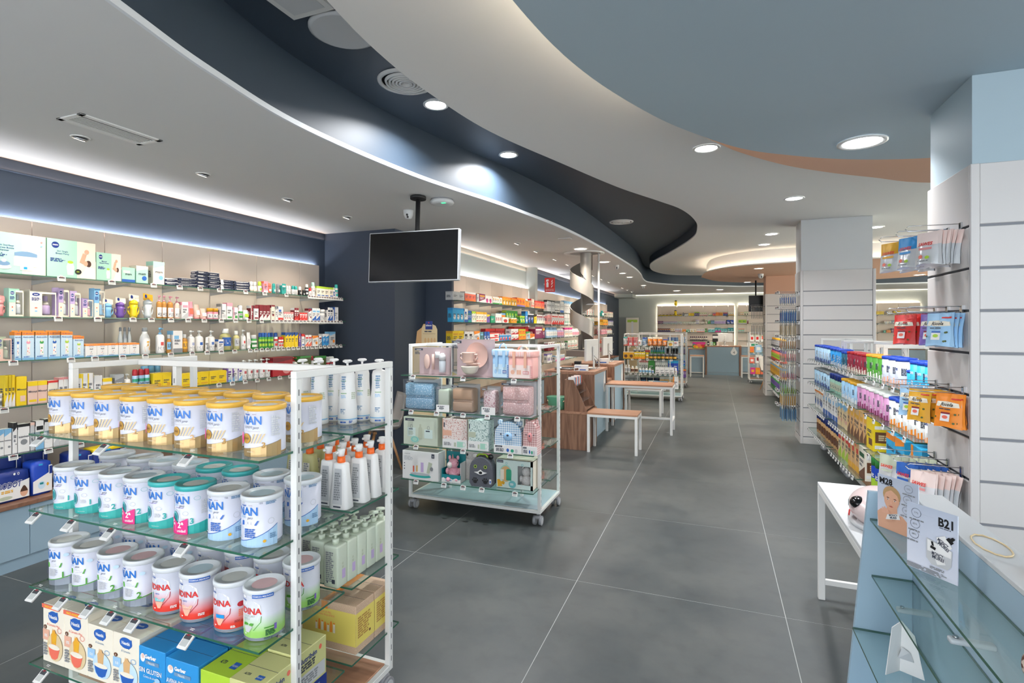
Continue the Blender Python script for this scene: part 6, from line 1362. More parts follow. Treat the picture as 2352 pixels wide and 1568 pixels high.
# blister packs on the middle and far pillars
def blister(card,item,w=.06,h=.17,ch=.09):
    b=MB(); b.box(-w/2,w/2,-.0008,.0008,-h,-h+ch if card else 0,card or 'white'); b.box(-w/2,w/2,-.0008,.0008,-.03,0,'white'); t=b.build('blister_pack')
    g=MB(); g.rbox(-w*.3,w*.3,-.014,-.001,-h*.92,-.03,M_clearp,.004); g.build('blister',t); g=MB(); g.rbox(-w*.12,w*.12,-.011,-.003,-h*.88,-.045,item,.003); g.build('brush',t); return t
BR=[(2.10,.15,'white','blue',.06,'blue'),(1.88,.19,'sky','blue',.17,'deep blue'),(1.69,.2,'cream','sand',.18,'cream'),(1.47,.17,'white','amber',.05,'amber tipped'),(1.29,.16,'lgrey','rose',.05,'clear and rosy'),(1.09,.2,'pink','lgrey',.07,'pink card'),(.88,.2,'lime','lgrey',.07,'lime card'),(.69,.2,'white','gold',.18,'white and gold'),(.49,.2,'sky','steel',.18,'steel blue')]
for q,(z,h_,cd,it,ch,dn) in enumerate(BR):
    for s,y in enumerate((8.42,8.62)):
        hook(y,z,1.114,.24,f'chrome hook of {dn} packs on the middle pillar, {"nearer" if s==0 else "farther"} one','chrome hooks on the middle pillar'); root=None
        tg=bpy.data.objects.new('price_tag',tagmesh((.05,.036,10))); sc.collection.objects.link(tg); tg.parent=bpy.data.objects[HK[-1]]; tg.location=(-.265,0,.02); tg.rotation_euler=(0,0,-PI/2+.7)
        for k in range(7):
            p=(.905+.028*k,y,z-.004)
            if root is None: root=blister(cd,it,.10,h_,ch); root.location=p; t=root
            else: t=dup(root,p,0)
            t.rotation_euler=(0,0,-PI/2+.05*math.sin(k*3+q)); tagp(t,f'{dn} blister pack, {ORD[k+1]} from the tip of its {"near" if s==0 else "far"} hook, middle pillar','blister pack',f'{dn} blister packs, middle pillar')
for q,(z,cd,it,dn) in enumerate([(2.12,'lgrey','grey','grey'),(1.70,'lime','ink','dark')]):
    hook(13.9,z,1.118,.30,f'chrome hook of {dn} packs on the far pillar','chrome hooks on the far pillar'); root=None
    for k in range(8):
        p=(.84+.034*k,13.9,z-.004)
        if root is None: root=blister(cd,it,.12,.30,.05); root.location=p; t=root
        else: t=dup(root,p,0)
        t.rotation_euler=(0,0,-PI/2); tagp(t,f'{dn} blister pack, {ORD[k+1]} from the hook tip, far pillar','blister pack',f'{dn} blister packs, far pillar')
# products on the rack beside the far pillar
for z,items in ((1.2,[(.98,.1,.2,'white','red'),(1.12,.1,.2,'white','red'),(1.26,.1,.24,'white','coral')]),(.894,[(.98,.1,.16,'orange','coral'),(1.15,.16,.22,'lblue','white')]),(.5875,[(.98,.12,.16,'coral','white'),(1.15,.16,.24,'white','maroon')]),(.278,[(1.0,.12,.18,'magenta','gold'),(1.13,.12,.18,'orange','gold'),(1.26,.12,.18,'coral','gold')])):
    for q,(x,w,h_,a,c) in enumerate(items): simplebox(f'{ORD[q+1]} box, {({1.2:"top",.894:"second",.5875:"third",.278:"lowest"})[z]} shelf of the rack beside the far pillar',x+.02,16.56,z+.0005,w,.1,h_,0,a,[('r',.2,.3,.8,.7,c)],grp='boxes on the rack beside the far pillar')
# ---------------------------------------------------------------- white table, scanner and glass counter at the lower right
t=empty('white_table',(.78,3.03,0)); tagp(t,'white table with white metal legs beside the glass counter','table')
MB().rbox(-.2,.24,-.6,.6,.675,.695,M_white,.002).build('top_board',t)
for x in (-.2,.205):
    for y in (-.6,.565): MB().rbox(x,x+.035,y,y+.035,0,.674,M_frame,.002).build('leg',t)
b=MB(); b.rbox(-.165,.205,.57,.595,.645,.674,M_frame,.001); b.rbox(-.2,-.17,-.565,.565,.64,.674,M_frame,.001); b.rbox(.21,.24,-.565,.565,.64,.674,M_frame,.001); b.build('apron',t); MB().rbox(-.165,.205,.57,.595,.09,.12,M_frame,.001).build('stretcher',t)
t=empty('skin_scanner',(.74,2.98,.6955),-.25); tagp(t,'white and pink rounded device with small black display on the white table','device')
b=MB(); b.ball((0,0,.075),.13,.21,.085,mat('pearl_pink','dcc8c6',.25),28,14); b.v=[(x,y,max(z,.0)) for x,y,z in b.v]; b.build('shell',t); MB().lathe([(.127,.0),(.133,.012),(.12,.02)],'lgrey',30,sx=1,sy=1.6).build('base_rim',t)
b=MB(); b.ball((-.085,-.10,.105),.035,.045,.03,M_scr,18,10); b.box(-.125,-.122,-.12,-.08,.09,.12,M_scr2); b.build('display',t); b=MB(); b.box(-.126,-.120,-.09,-.03,.035,.048,'red'); b.build('badge',t)
# glass counter
mat('case_blue','9db6c6',.4)
t=empty('glass_counter',(0,0,0)); tagp(t,'pale blue display counter with clear glass shelves at lower right','counter')
b=MB(); p=[(.511,1.045),(.44,.25),(.42,0),(.64,0),(.64,1.045)]; n=5; b.add([(x,2.2,z) for x,z in p]+[(x,2.218,z) for x,z in p],[tuple(range(n)),tuple(reversed(range(n,2*n)))]+[(i,n+i,n+(i+1)%n,(i+1)%n) for i in range(n)],'case_blue'); b.build('end_panel',t)
b=MB(); b.box(.641,.66,.45,2.22,0,1.03,'case_blue'); b.build('back_panel',t); b=MB(); b.rbox(.641,.738,.45,2.24,1.03,1.045,M_white,.002); b.build('top_ledge',t); MB().box(.661,.72,.45,2.22,0,1.03,'case_blue').build('rear_board',t)
for z,x in ((.951,.514),(.752,.519),(.555,.461)): shelf_glass(MB(),x,.640,.5,2.199,z).build('glass_shelf',t)
MB().box(.43,.64,.5,2.199,.30,.32,'case_blue').build('bottom_board',t)
b=MB()
for y,z in ((2.02,.735),(1.62,.86),(1.55,.54)): b.rbox(.545,.639,y-.012,y+.012,z-.018,z-.004,M_frost,.005,2,True); b.cyl((.56,y,z-.003),(.56,y,z+.001),.006,M_chrome,10)
b.build('shelf_clip',t)
def poster(x0,y0,x1,y1,z,h,P,label,name='counter_card'):
    dx,dy=x1-x0,y1-y0; L=math.hypot(dx,dy); a=math.atan2(dy,dx); b=MB(); b.box(-L/2,L/2,0,.003,0,h,'poster_grey'); prints(b,flat(0),L,h,P,e0=.0005); b.add([(-.02,.003,h*.7),(.02,.003,h*.7),(.02,.05,0),(-.02,.05,0)],[(0,1,2,3)],'white'); o=b.build(name,loc=((x0+x1)/2,(y0+y1)/2,z),rot=(0,0,a)); tagp(o,label,'card'); return o
ring=lambda x,z,tx:[('o',x,z,.10,.07,.07,'ink'),('t',tx,x,z,.03,'grey'),('l',x-.14,z-.12,x+.18,z-.09,1,'grey')]
bot=lambda cx,cz,s:[('p',[(cx-.11*s,cz+.02),(cx+.08*s,cz+.12),(cx+.17*s,cz-.06),(cx,cz-.16)],'white')]
P=[('t','B21',.78,.84,.13,'black',{'b':.035,'w':.28}),('l',.66,.745,.9,.76,1,'ink'),('r',.32,.867,.55,.868,'grey')]+ring(.2,.86,'77%')+ring(.18,.69,'60%')+ring(.16,.53,'48%')+[
 ('p',[(.42,.55),(.92,.47),(.90,.24),(.82,.17),(.52,.17),(.42,.25)],'lgrey'),('p',[(.44,.53),(.90,.46),(.88,.25),(.80,.19),(.54,.19),(.44,.26)],'white'),('p',[(.44,.36),(.89,.36),(.88,.25),(.80,.19),(.54,.19),(.44,.26)],'lgrey'),
 ('p',[(.62,.60),(.78,.66),(.92,.52),(.80,.42),(.66,.46)],'white'),('p',[(.80,.62),(.86,.66),(.95,.60),(.90,.56)],'black'),('p',[(.87,.64),(.93,.68),(.98,.66),(.92,.61)],'black'),('t','MONCY',.75,.55,.05,'ink',{'b':.03,'r':-.5,'w':.22}),('t','MUREI',.76,.50,.05,'ink',{'b':.03,'r':-.5,'w':.22}),
 ('p',[(.52,.42),(.72,.40),(.80,.24),(.64,.20)],'white'),('p',[(.52,.46),(.62,.44),(.60,.40),(.50,.42)],'black'),('p',[(.52,.52),(.56,.52),(.58,.46),(.54,.46)],'black'),('t','MONCY',.65,.35,.05,'ink',{'b':.03,'r':-.1,'w':.22}),('t','MUREI',.66,.30,.05,'ink',{'b':.03,'r':-.1,'w':.22}),('l',.03,.02,.9,.09,4,'grey'),('l',.5,.11,.85,.15,2,'grey')]
poster(.512,1.805,.593,1.702,.952,.182,P,'pale card reading B21 with dropper bottles in a glass, on the counter')
P=[('t','M28',.22,.90,.11,'black',{'b':.035,'w':.34}),('l',.1,.825,.42,.84,1,'ink'),
 ('p',[(.03,.0),(.0,.28),(.10,.36),(.28,.30),(.5,.32),(.62,.34),(.86,.18),(.9,.0)],'skin'),('p',[(.26,.48),(.5,.48),(.52,.28),(.38,.22),(.24,.30)],'skin'),
 ('d',.37,.66,.22,.17,'hair'),('d',.365,.57,.185,.185,'skin'),('p',[(.2,.68),(.36,.76),(.52,.68),(.50,.73),(.36,.79),(.23,.74)],'hair'),
 ('p',[(.24,.605),(.28,.615),(.33,.603),(.28,.598)],'hairb'),('p',[(.41,.603),(.46,.615),(.51,.6),(.46,.596)],'hairb'),('d',.285,.578,.028,.011,'white'),('d',.285,.578,.013,.010,'ink'),('d',.46,.576,.03,.011,'white'),('d',.46,.576,.014,.010,'ink'),
 ('p',[(.37,.58),(.40,.50),(.36,.495),(.34,.51)],'salmon'),('p',[(.30,.455),(.37,.468),(.43,.455),(.37,.44)],'lipst'),('p',[(.55,.6),(.575,.59),(.57,.53),(.55,.54)],'skin'),
 ('p',[(.10,.26),(.2,.42),(.42,.30),(.4,.2),(.2,.16)],'skin'),('l',.14,.3,.36,.4,4,'salmon'),('p',[(.24,.19),(.28,.29),(.56,.37),(.60,.27)],'white'),('t','MONCY',.43,.31,.035,'ink',{'r':.26,'b':.03,'w':.24}),('t','MUREI',.43,.265,.035,'ink',{'r':.26,'b':.03,'w':.24})]+ring(.8,.88,'79%')+ring(.78,.68,'40%')+ring(.76,.48,'48%')
poster(.52,2.128,.60,2.01,.952,.178,P,'grey card reading M28 with a woman holding a tube, behind the B21 card')
# easel-back card lying open on the lower shelf
t=empty('easel_card',(.54,1.95,.556)); tagp(t,'white folded easel card seen from behind on the lower glass shelf','card')
b=MB(); b.add([(-.047,-.02,0),(.0,.02,0),(.0,.0,.165),(-.03,-.02,.15)],[(0,1,2,3)],'white'); b.add([(0,.02,0),(.055,-.01,0),(.03,-.01,.13),(0,.0,.165)],[(0,1,2,3)],'white'); o=b.build('card',t); md=o.modifiers.new('s','SOLIDIFY'); md.thickness=.002
MB().add([(-.01,0,.05),(.03,-.004,.045),(.018,-.008,.075),(.0,.0,.085)],[(0,1,2,3)],'lgrey').build('paper_tab',t)
# cord loop on the ledge, things at the right edge
b=MB(); b.tube([(.689+.034*math.cos(2*PI*k/24),1.77+.075*math.sin(2*PI*k/24),1.0475+.001*math.sin(3*k)) for k in range(25)],.0022,'sand',6); o=b.build('elastic_cord'); tagp(o,'thin beige elastic loop lying on the white ledge','cord')
o=MB().lathe([(.022,0),(.024,.004),(.024,.05),(.02,.06)],'tan',18).build('wooden_pot',loc=(.712,1.59,1.0455)); tagp(o,'small tan wooden pot on the ledge at the right edge','pot')
t=empty('patterned_figure',(.575,1.28,.9515)); tagp(t,'brown and white patterned object at the lower right corner','ornament'); b=MB(); b.ball((0,0,.035),.03,.03,.036,speckle(mat('brown_pattern','7a4b3a',.6),hexc('6a3b2c'),hexc('d8c6b8'),60,2,0,lo=.48,hi=.52),16,10); b.lathe([(.018,.06),(.012,.09)],'brown_pattern',12); b.build('body',t)
# ---------------------------------------------------------------- milk tins of the nearest rack
R_T,H_T=.0645,.168
mat('nanblue','1f6fc4',.35)
def swoosh(a,b_,c,n=12,z0=0): return ('b',[(k/n,z0,a+(b_-a)*(k/n)**2.0) for k in range(n+1)],c)
def tin(num,style,lid,well,promo=None):
    r,h=R_T,H_T; hl=h-.012; b=MB(); body={'gold':'can_white','teal':'can_white','ar':'can_white','green':'can_white','nid':'tin_red','nidg':'tin_green'}[style]; base='can_gold' if style=='gold' else 'can_silver'
    b.lathe([(r*.965,0),(r,.003),(r,.012)],base,40,cap1=False); b.lathe([(r,.012),(r,hl)],body,40,cap0=False); b.lathe([(r*1.004,.0035),(r*1.004,.006)],'can_silver',40,cap0=False,cap1=False)
    S=[('d',.40,.875,.045,.02,'lgrey'),('t','Nestlé',.43,.832,.034,'blue',{'b':.03}),('r',.53,.832,.6,.836,'maroon')]
    NAN=[('t','NAN',.5,.722,.165,'nanblue',{'b':.02,'w':.36})]
    if style=='gold':
        P=[swoosh(.13,.30,'can_gold',z0=.0)]+[('b',[(k/12,.13+.17*(k/12)**2,.135+.17*(k/12)**2) for k in range(13)],'ink')]+S+NAN+[('t','SUPREME',.45,.585,.05,'grey',{'w':.17}),('t','pro',.59,.58,.055,'ink',{'s':.35}),('r',.37,.50,.66,.503,'goldm'),('d',.42,.36,.085,.10,'goldm'),('o',.42,.36,.07,.085,.12,'gold'),('t','HMO',.42,.36,.045,'brown',{'w':.1})]
        for k in range(4): P.append(('p',[(.50+.045*k,.27),(.52+.045*k,.27),(.575+.055*k,.46),(.545+.055*k,.45)],'sand'))
        P+=[('t',num,.71,.235,.115,'goldm' if num=='3' else 'tan',{'b':.03}),('t','IMMUNITY',.5,.105,.022,'cream',{}),('l',.82,.4,.97,.8,9,'lgrey')]
        if promo: P.append(('d',.315,.36,.05,.12,'hotpink'))
    elif style=='teal':
        P=[swoosh(.10,.27,'teal'),('t','Nestlé Nutrition',.55,.06,.02,'white')]+S+NAN+[('t','OPTI',.42,.60,.045,'sky',{'w':.1}),('t','pro',.55,.60,.06,'ink',{'s':.35}),('l',.42,.545,.62,.56,1,'violet'),('d',.39,.34,.09,.13,'aqua'),('d',.40,.34,.06,.09,'tealb'),('o',.40,.34,.12,.17,.06,'paleblue'),('o',.62,.44,.05,.045,.12,'silver'),('l',.55,.25,.66,.34,3,'lgrey'),('t',num,.72,.28,.12,'teal',{'b':.03}),('o',.8,.75,.05,.045,.1,'aqua'),('l',.86,.4,.98,.7,7,'lgrey')]
        if promo: P+=[('b',[(k/10*.36+.3,.0,.40-.16*min(1,(k/5.))+.02*max(0,k-5)) for k in range(11)],'hotpink'),('t','%',.37,.24,.11,'white',{'b':.03}),('r',.43,.06,.435,.28,'white'),('t','2ª',.54,.20,.12,'white',{'b':.03}),('t','unidad',.55,.08,.06,'white',{'b':.02,'w':.16})]
    elif style=='ar':
        P=[('b',[(k/12,.0,.07+.33*(k/12)**2.2) for k in range(13)],'lblue'),('b',[(k/12,.07+.33*(k/12)**2.2,.085+.33*(k/12)**2.2) for k in range(13)],'blue')]+S+NAN+[('t','EXPERT',.42,.60,.04,'sky',{'w':.12}),('t','pro',.56,.595,.055,'ink',{'s':.35}),('p',[(.40,.53),(.70,.53),(.66,.44),(.40,.44)],'blue'),('t','A.R.',.53,.485,.06,'white',{'b':.03,'s':.2}),('l',.46,.2,.66,.38,5,'blue'),('o',.34,.3,.07,.14,.12,'lgrey'),('t','155',.73,.88,.035,'ink'),('l',.8,.84,.97,.9,4,'steel'),('o',.88,.5,.05,.06,.1,'silver'),('d',.78,.12,.025,.03,'gold'),('l',.86,.15,.97,.26,3,'steel')]
    elif style=='green':
        P=[('b',[(k/12,.0,.08+.16*(k/12)**2) for k in range(13)],'can_silver'),('b',[(k/12,.08+.16*(k/12)**2,.10+.16*(k/12)**2) for k in range(13)],'leaf')]+S+NAN+[('t','EXPERT',.42,.60,.04,'sky',{'w':.12}),('t','pro',.56,.595,.055,'ink',{'s':.35}),('p',[(.40,.53),(.72,.53),(.69,.425),(.42,.425)],'leaf'),('t','TOTAL',.55,.505,.034,'white',{'b':.03}),('t','CONFORT',.56,.462,.034,'white',{'b':.03}),('l',.46,.22,.64,.40,7,'lgrey'),('t',num,.73,.26,.13,'leaf',{'b':.03}),('d',.78,.72,.045,.04,'paleblue')] + [('o',.34,.36,.05,.12,.15,'violet')]
    else:
        g=style=='nidg'; acc='leaf' if g else 'red'
        P=[('p',[(.30,.62),(.33,.74),(.40,.80),(.47,.76),(.52,.80),(.62,.80),(.72,.72),(.74,.58),(.69,.42),(.58,.26),(.45,.12),(.34,.22),(.29,.42)],'white'),('d',.42,.86,.045,.022,'white'),('t','Nestlé',.42,.80,.034,'blue',{'b':.03}),('t','NIDINA',.50,.60,.125,'red',{'b':.025,'w':.50}),('p',[(.745,.5),(.735,.38),(.62,.22),(.61,.225),(.725,.385),(.735,.5)],acc if g else 'crimson')]
        if g: P+=[('t','CONFORT',.52,.5,.045,'sage'),('t','DIGEST',.48,.44,.04,'lgrey'),('p',[(.43,.36),(.62,.36),(.60,.31),(.42,.31)],'leaf'),('p',[(.43,.30),(.60,.30),(.54,.18),(.47,.18)],'lgrey'),('r',.78,.25,.95,.27,'leaf'),('l',.8,.1,.96,.22,5,'dgreen'),('t','800 g',.84,.06,.05,'dgreen'),('r',.93,.18,.97,.3,'violet')]
        elif num in '12': P+=[('t',num,.40,.40,.14,'aqua' if num=='1' else 'coral',{'b':.03}),('t','HMO',.52,.46,.035,'blue'),('p',[(.46,.37),(.66,.37),(.63,.30),(.48,.30)],'aqua' if num=='1' else 'salmon'),('p',[(.48,.29),(.63,.29),(.58,.16),(.53,.16)],'salmon'),('t','START',.56,.34,.025,'white'),('l',.74,.14,.86,.2,2,'white')]
        else: P+=[('r',.48,.30,.64,.37,'cerulean'),('p',[(.48,.29),(.64,.29),(.58,.16),(.53,.16)],'salmon'),('d',.90,.55,.06,.055,'crimson'),('l',.86,.3,.96,.45,4,'coral'),('t','800 g',.86,.22,.05,'maroon'),('l',.74,.1,.84,.15,2,'white')]
        if promo: P+=[('r',.60,.86,.92,.93,'blue'),('t','FÓRMULA MEJORADA',.76,.895,.028,'white',{'b':.02,'w':.3})]
    prints(b,drum(r),PI*r,h,P,e0=.0008,ds=.008); t=b.build('milk_tin')
    L=MB(); L.lathe([(r*1.0,hl-.006),(r*1.045,hl-.004),(r*1.05,h-.005),(r*1.03,h-.001),(r*.99,h),(r*.93,h-.0005),(r*.90,h-.0025),(r*.66,h-.0025),(r*.63,h-.0045)],lid,40,cap0=False,cap1=False); l=L.build('lid',t)
    W=MB(); W.lathe([(r*.63,h-.0045),(.001,h-.004)],well,36,cap0=False,cap1=False); W.build('lid_membrane',l); return t
X1=[-2.49,-2.345,-2.205,-2.055,-1.905,-1.765,-1.605,-1.432]; B1=[-2.52,-2.383,-2.225,-2.07,-1.915,-1.777,-1.625,-1.463]
X2=[-2.478,-2.342,-2.195,-2.052,-1.914,-1.775,-1.612,-1.456]; B2=[-2.52,-2.335,-2.195,-2.055,-1.918,-1.775,-1.612,-1.458]
X3=[-2.5,-2.352,-2.196,-2.047,-1.885,-1.745,-1.578,-1.440]; B3=[-2.5,-2.35,-2.2,-2.055,-1.9,-1.75,-1.60,-1.455]
Z1,Z2,Z3=1.2,.894,.5875
def put(T,x,y,z,label,group,rz=.2):
    global TINS
    k=T
    if k in TINS: t=dup(TINS[k],(x,y,z+.0005),rz)
    else:
        t=tin(*k); TINS[k]=t; t.location=(x,y,z+.0005); t.rotation_euler=(0,0,rz)
    tagp(t,label,'can',group)
TINS={}
G_='tins on the near rack, '
pos=['leftmost','second from left','third from left','fourth from left','fifth from left','sixth from left','seventh from left','rightmost']
F1=[('1',0),('1',0),('1',0),('2',1),('2',1),('2',0),('3',1),('3',1)]
for i,(n_,p_) in enumerate(F1):
    put((n_,'gold','lid_gold','lid_well',bool(p_)),X1[i],1.375,Z1,f'{pos[i]} gold-lidded milk tin number {n_}, front of top shelf, near rack',G_+'top shelf',.03+.04*(i%3))
for i,x in enumerate(B1): put((str(min(3,1+i//3)),'gold','lid_gold','lid_well',False),x,1.59,Z1,f'{pos[i]} gold-lidded milk tin, back row of top shelf, near rack',G_+'top shelf',.0)
F2=[('1','teal','lid_clear','lid_well',0),('1','teal','lid_clear','lid_well',0),('2','teal','lid_clear','lid_well_blue',0),('2','teal','lid_clear','lid_well_blue',1),('3','teal','lid_teal','lid_well',0),('3','teal','lid_teal','lid_well',1),('','ar','lid_clear','lid_well',0),('','ar','lid_clear','lid_well_blue',0)]
D2=['clear-lidded teal milk tin number 1','clear-lidded teal milk tin number 1','film-wrapped teal milk tin number 2','teal milk tin with clear lid and pink band','teal-lidded milk tin number 3','teal-lidded milk tin with pink band','white and blue A.R. milk tin','white and blue A.R. milk tin']
for i,k in enumerate(F2):
    put((k[0],k[1],k[2],k[3],bool(k[4])),X2[i],1.385,Z2,f'{D2[i]}, {pos[i]} in front, second shelf',G_+'second shelf',.10 if i<2 else .03)
K2=[F2[0],F2[1],F2[2],F2[2],F2[4],F2[4],F2[7],F2[7]]
for i,k in enumerate(K2): put((k[0],k[1],k[2],k[3],bool(k[4])),B2[i],1.58,Z2,f'{pos[i]} {"clear" if i not in(4,5) else "teal"}-lidded tin, back row of second shelf, near rack',G_+'second shelf',.1)
F3=[('1','green','lid_clear','lid_well',0),('1','green','lid_clear','lid_well',0),('2','green','lid_clear','lid_well_pink',0),('2','green','lid_clear','lid_well_pink',0),('1','nid','lid_clear','lid_well',0),('2','nid','lid_clear','lid_well_blue',1),('x','nid','lid_clear','lid_well',0),('x','nidg','lid_clear','lid_well_pink',1)]
D3=['white and green milk tin number 1','white and green milk tin number 1','white and green milk tin number 2','white and green milk tin number 2','red and silver tin number 1','red and silver tin number 2 with blue banner','red and silver tin with blue panel','green and silver tin with blue banner']
for i,k in enumerate(F3): put((k[0],k[1],k[2],k[3],bool(k[4])),X3[i],1.38,Z3,f'{D3[i]}, {pos[i]} in front, third shelf',G_+'third shelf',.03 if i<6 else -.1)
K3=[F3[0],F3[0],F3[2],F3[2],F3[4],F3[5],F3[6],F3[7]]
for i,k in enumerate(K3): put((k[0],k[1],k[2],k[3],bool(k[4])),B3[i],1.57,Z3,f'{pos[i]} {"white and green" if i<4 else "red and silver" if i<7 else "green and silver"} tin, back row of third shelf, near rack',G_+'third shelf',.1)
# shrink film around some tins
# ---------------------------------------------------------------- cereal and food cartons on the lowest glass shelf
def carton(x0,x1,y0,d,h,z,body,P,name,label,cat='carton',side=None,top=None,group=None,rx=0):
    w=x1-x0; b=MB(); b.rbox(-w/2,w/2,0,d,0,h,body,.002); prints(b,flat(0),w,h,P,e0=.0007)
    if side: prints(b,lambda x,z_,e:(w/2+e,x+d/2,z_),d,h,side,e0=.0007)
    if top: prints(b,lambda x,z_,e:(x,z_,h+e),w,d,top,e0=.0007)
    b.box(-w/2+.002,w/2-.002,d*.5-.0006,d*.5+.0006,h,h+.0004,'sand' if body in('cream','blushl','white') else 'ink')
    t=b.build(name,loc=((x0+x1)/2,y0,z+.0005)); tagp(t,label,cat,group); return t
def cereal(orange):
    a='orange' if orange else 'azurel'; bowl='coral' if orange else 'blue'
    P=[('d',.5,.80 if orange else .86,.24,.10,'blue'),('p',[(.27,.86),(.7,.9),(.73,.8),(.6,.7),(.3,.76)],'blue') if orange else ('p',[(.27,.9),(.72,.94),(.74,.84),(.62,.76),(.3,.80)],'blue'),('t','Nestlé',.5,.80 if orange else .86,.06,'white',{'b':.03,'w':.4}),
       ('t','8 Cereales Miel' if orange else '8 Cereales',.5,.66 if orange else .71,.04,'coral' if orange else 'steel',{'s':.3}),('d',.12,.60,.07,.035,'brown'),('t','6',.12,.60,.04,'white'),
       ('r',.02,.38,.32,.56,'salmon' if orange else 'azurel'),('t','0%' if orange else '0.0',.17,.46,.05,'white',{'b':.03}),('o',.8,.60 if orange else .57,.1,.045,.15,'coral' if orange else 'azure'),
       ('d',.6,.30,.36,.24,'sand' if orange else 'paleblue'),('p',[(.42,.50),(.55,.60),(.68,.52),(.66,.32),(.44,.32)],'honey' if orange else 'tan'),('p',[(.46,.5),(.5,.62),(.54,.5),(.6,.61),(.62,.5),(.70,.56),(.66,.36),(.48,.36)],'gold' if orange else 'tan'),
       ('p',[(.30,.30),(.84,.30),(.74,.13),(.62,.09),(.48,.09),(.37,.15)],bowl),('d',.57,.30,.27,.045,'cream'),('l',.05,.12,.26,.34,5,'grey')]
    if orange: P+=[('p',[(0,.93),(.78,.93),(.9,1),(0,1)],'coral'),('t','PACK AHORRO',.42,.965,.035,'yellow',{'b':.03,'w':.74})]
    return P
TP=[('d',.45,.55,.22,.16,'blue'),('t','Nestlé',.45,.56,.08,'white',{'w':.36,'b':.02})]
for q,(a,c,o_,hh,nm) in enumerate([(-2.543,-2.407,True,.233,'leftmost tall cream cereal carton with orange bowl'),(-2.405,-2.264,True,.233,'second tall cream cereal carton with orange bowl'),(-2.262,-2.116,False,.205,'cream cereal carton with blue bowl, left one'),(-2.114,-1.968,False,.205,'cream cereal carton with blue bowl, right one')]):
    carton(a,c,1.31,.11,hh,.278,'cream',cereal(o_),'cereal_carton',nm+', bottom shelf, near rack',top=TP,group='cream cereal cartons on the near rack')
    carton(a,c,1.43,.11,hh-.004,.278,'cream',cereal(o_),'cereal_carton',nm+', second row behind',top=TP,group='cream cereal cartons on the near rack')
def blue(l1,l2,l3): return [('d',.16,.80,.09,.08,'white'),('d',.17,.83,.055,.045,'blush'),('t','Gerber',.46,.84,.075,'white',{'b':.05,'w':.44}),('r',.28,.70,.78,.77,'steel'),('t','Nestlé',.5,.735,.05,'white',{'w':.3}),('t',l1,.46,.58,.09,'white',{'b':.02,'w':.84}),('t',l2,.45,.47,.05,'white',{'s':.2,'w':.5}),('l',.12,.22,.4,.32,2,'white'),('d',.74,.18,.3,.26,'sand'),('d',.74,.18,.24,.2,'cream'),('d',.74,.28,.1,.04,'azure'),('d',.74,.45,.1,.05,'azurel')]
carton(-1.956,-1.819,1.30,.12,.193,.278,'azure',blue('SIN GLUTEN','Crema de arroz',''),'cereal_carton','bright blue cereal carton reading SIN GLUTEN, bottom shelf, near rack',side=[('l',.1,.2,.9,.8,9,'paleblue')],group='bright blue cereal cartons')
carton(-1.816,-1.655,1.30,.12,.182,.278,'azure',blue('AVENA INTEGRAL','con ciruela',''),'cereal_carton','bright blue cereal carton reading AVENA INTEGRAL, bottom shelf, near rack',side=[('l',.1,.2,.9,.8,9,'paleblue')],group='bright blue cereal cartons')
carton(-1.97,-1.83,1.43,.12,.185,.278,'azure',blue('Gerber','',''),'cereal_carton','bright blue carton behind the SIN GLUTEN one',group='bright blue cereal cartons')
carton(-1.826,-1.66,1.43,.12,.18,.278,'azure',blue('Gerber','',''),'cereal_carton','bright blue carton behind the AVENA INTEGRAL one',side=[('l',.1,.2,.9,.8,9,'paleblue')],group='bright blue cereal cartons')
carton(-1.95,-1.66,1.56,.1,.19,.278,'violet',[('l',.1,.2,.9,.8,9,'lilac')],'cereal_carton','violet carton in the last row of the bottom shelf, near rack')
KB=[('l',.12,.3,.4,.42,2,'ink')]
TL=[('t','ALTER',.3,.25,.07,'ink',{'b':.02,'w':.2}),('r',.62,.16,.82,.3,'blue'),('t','Nutribén',.72,.23,.05,'white',{'w':.18})]
carton(-1.645,-1.508,1.30,.24,.178,.278,'yellow' if 0 else 'lime',[('p',[(.12,.55),(.2,.66),(.75,.58),(.92,.38),(.8,.1),(.15,.1)],'white'),('t','Nutribén',.48,.36,.16,'navyb',{'b':.03,'w':.62}),('p',[(.6,.72),(.75,.78),(.9,.62),(.78,.52)],'red'),('p',[(.08,.64),(.2,.7),(.3,.66),(.18,.58)],'navyb')],'infant_food_carton','lime green carton with white name panel, bottom shelf, near rack',side=[('l',.1,.2,.9,.8,6,'green')],top=TL)
NS=[('t','Nutribén',.36,.83,.10,'navyb',{'b':.02,'w':.6}),('d',.78,.86,.05,.05,'coral'),('l',.08,.62,.7,.76,3,'ink'),('r',.06,.3,.94,.56,'lgrey'),('l',.1,.34,.8,.52,4,'grey'),('r',.0,.0,1,.26,'navyb'),('l',.2,.08,.8,.2,2,'steel')]
carton(-1.505,-1.37,1.295,.155,.185,.278,'khaki',[('r',.05,.1,.6,.5,'cream')],'infant_food_carton','pale khaki carton at the front right corner, bottom shelf, near rack',side=NS,top=TL,group='pale khaki infant food cartons')
carton(-1.505,-1.37,1.455,.15,.19,.278,'khaki',[('r',.05,.1,.6,.5,'cream')],'infant_food_carton','pale khaki carton behind the front right one, bottom shelf, near rack',side=NS,top=TL,group='pale khaki infant food cartons')
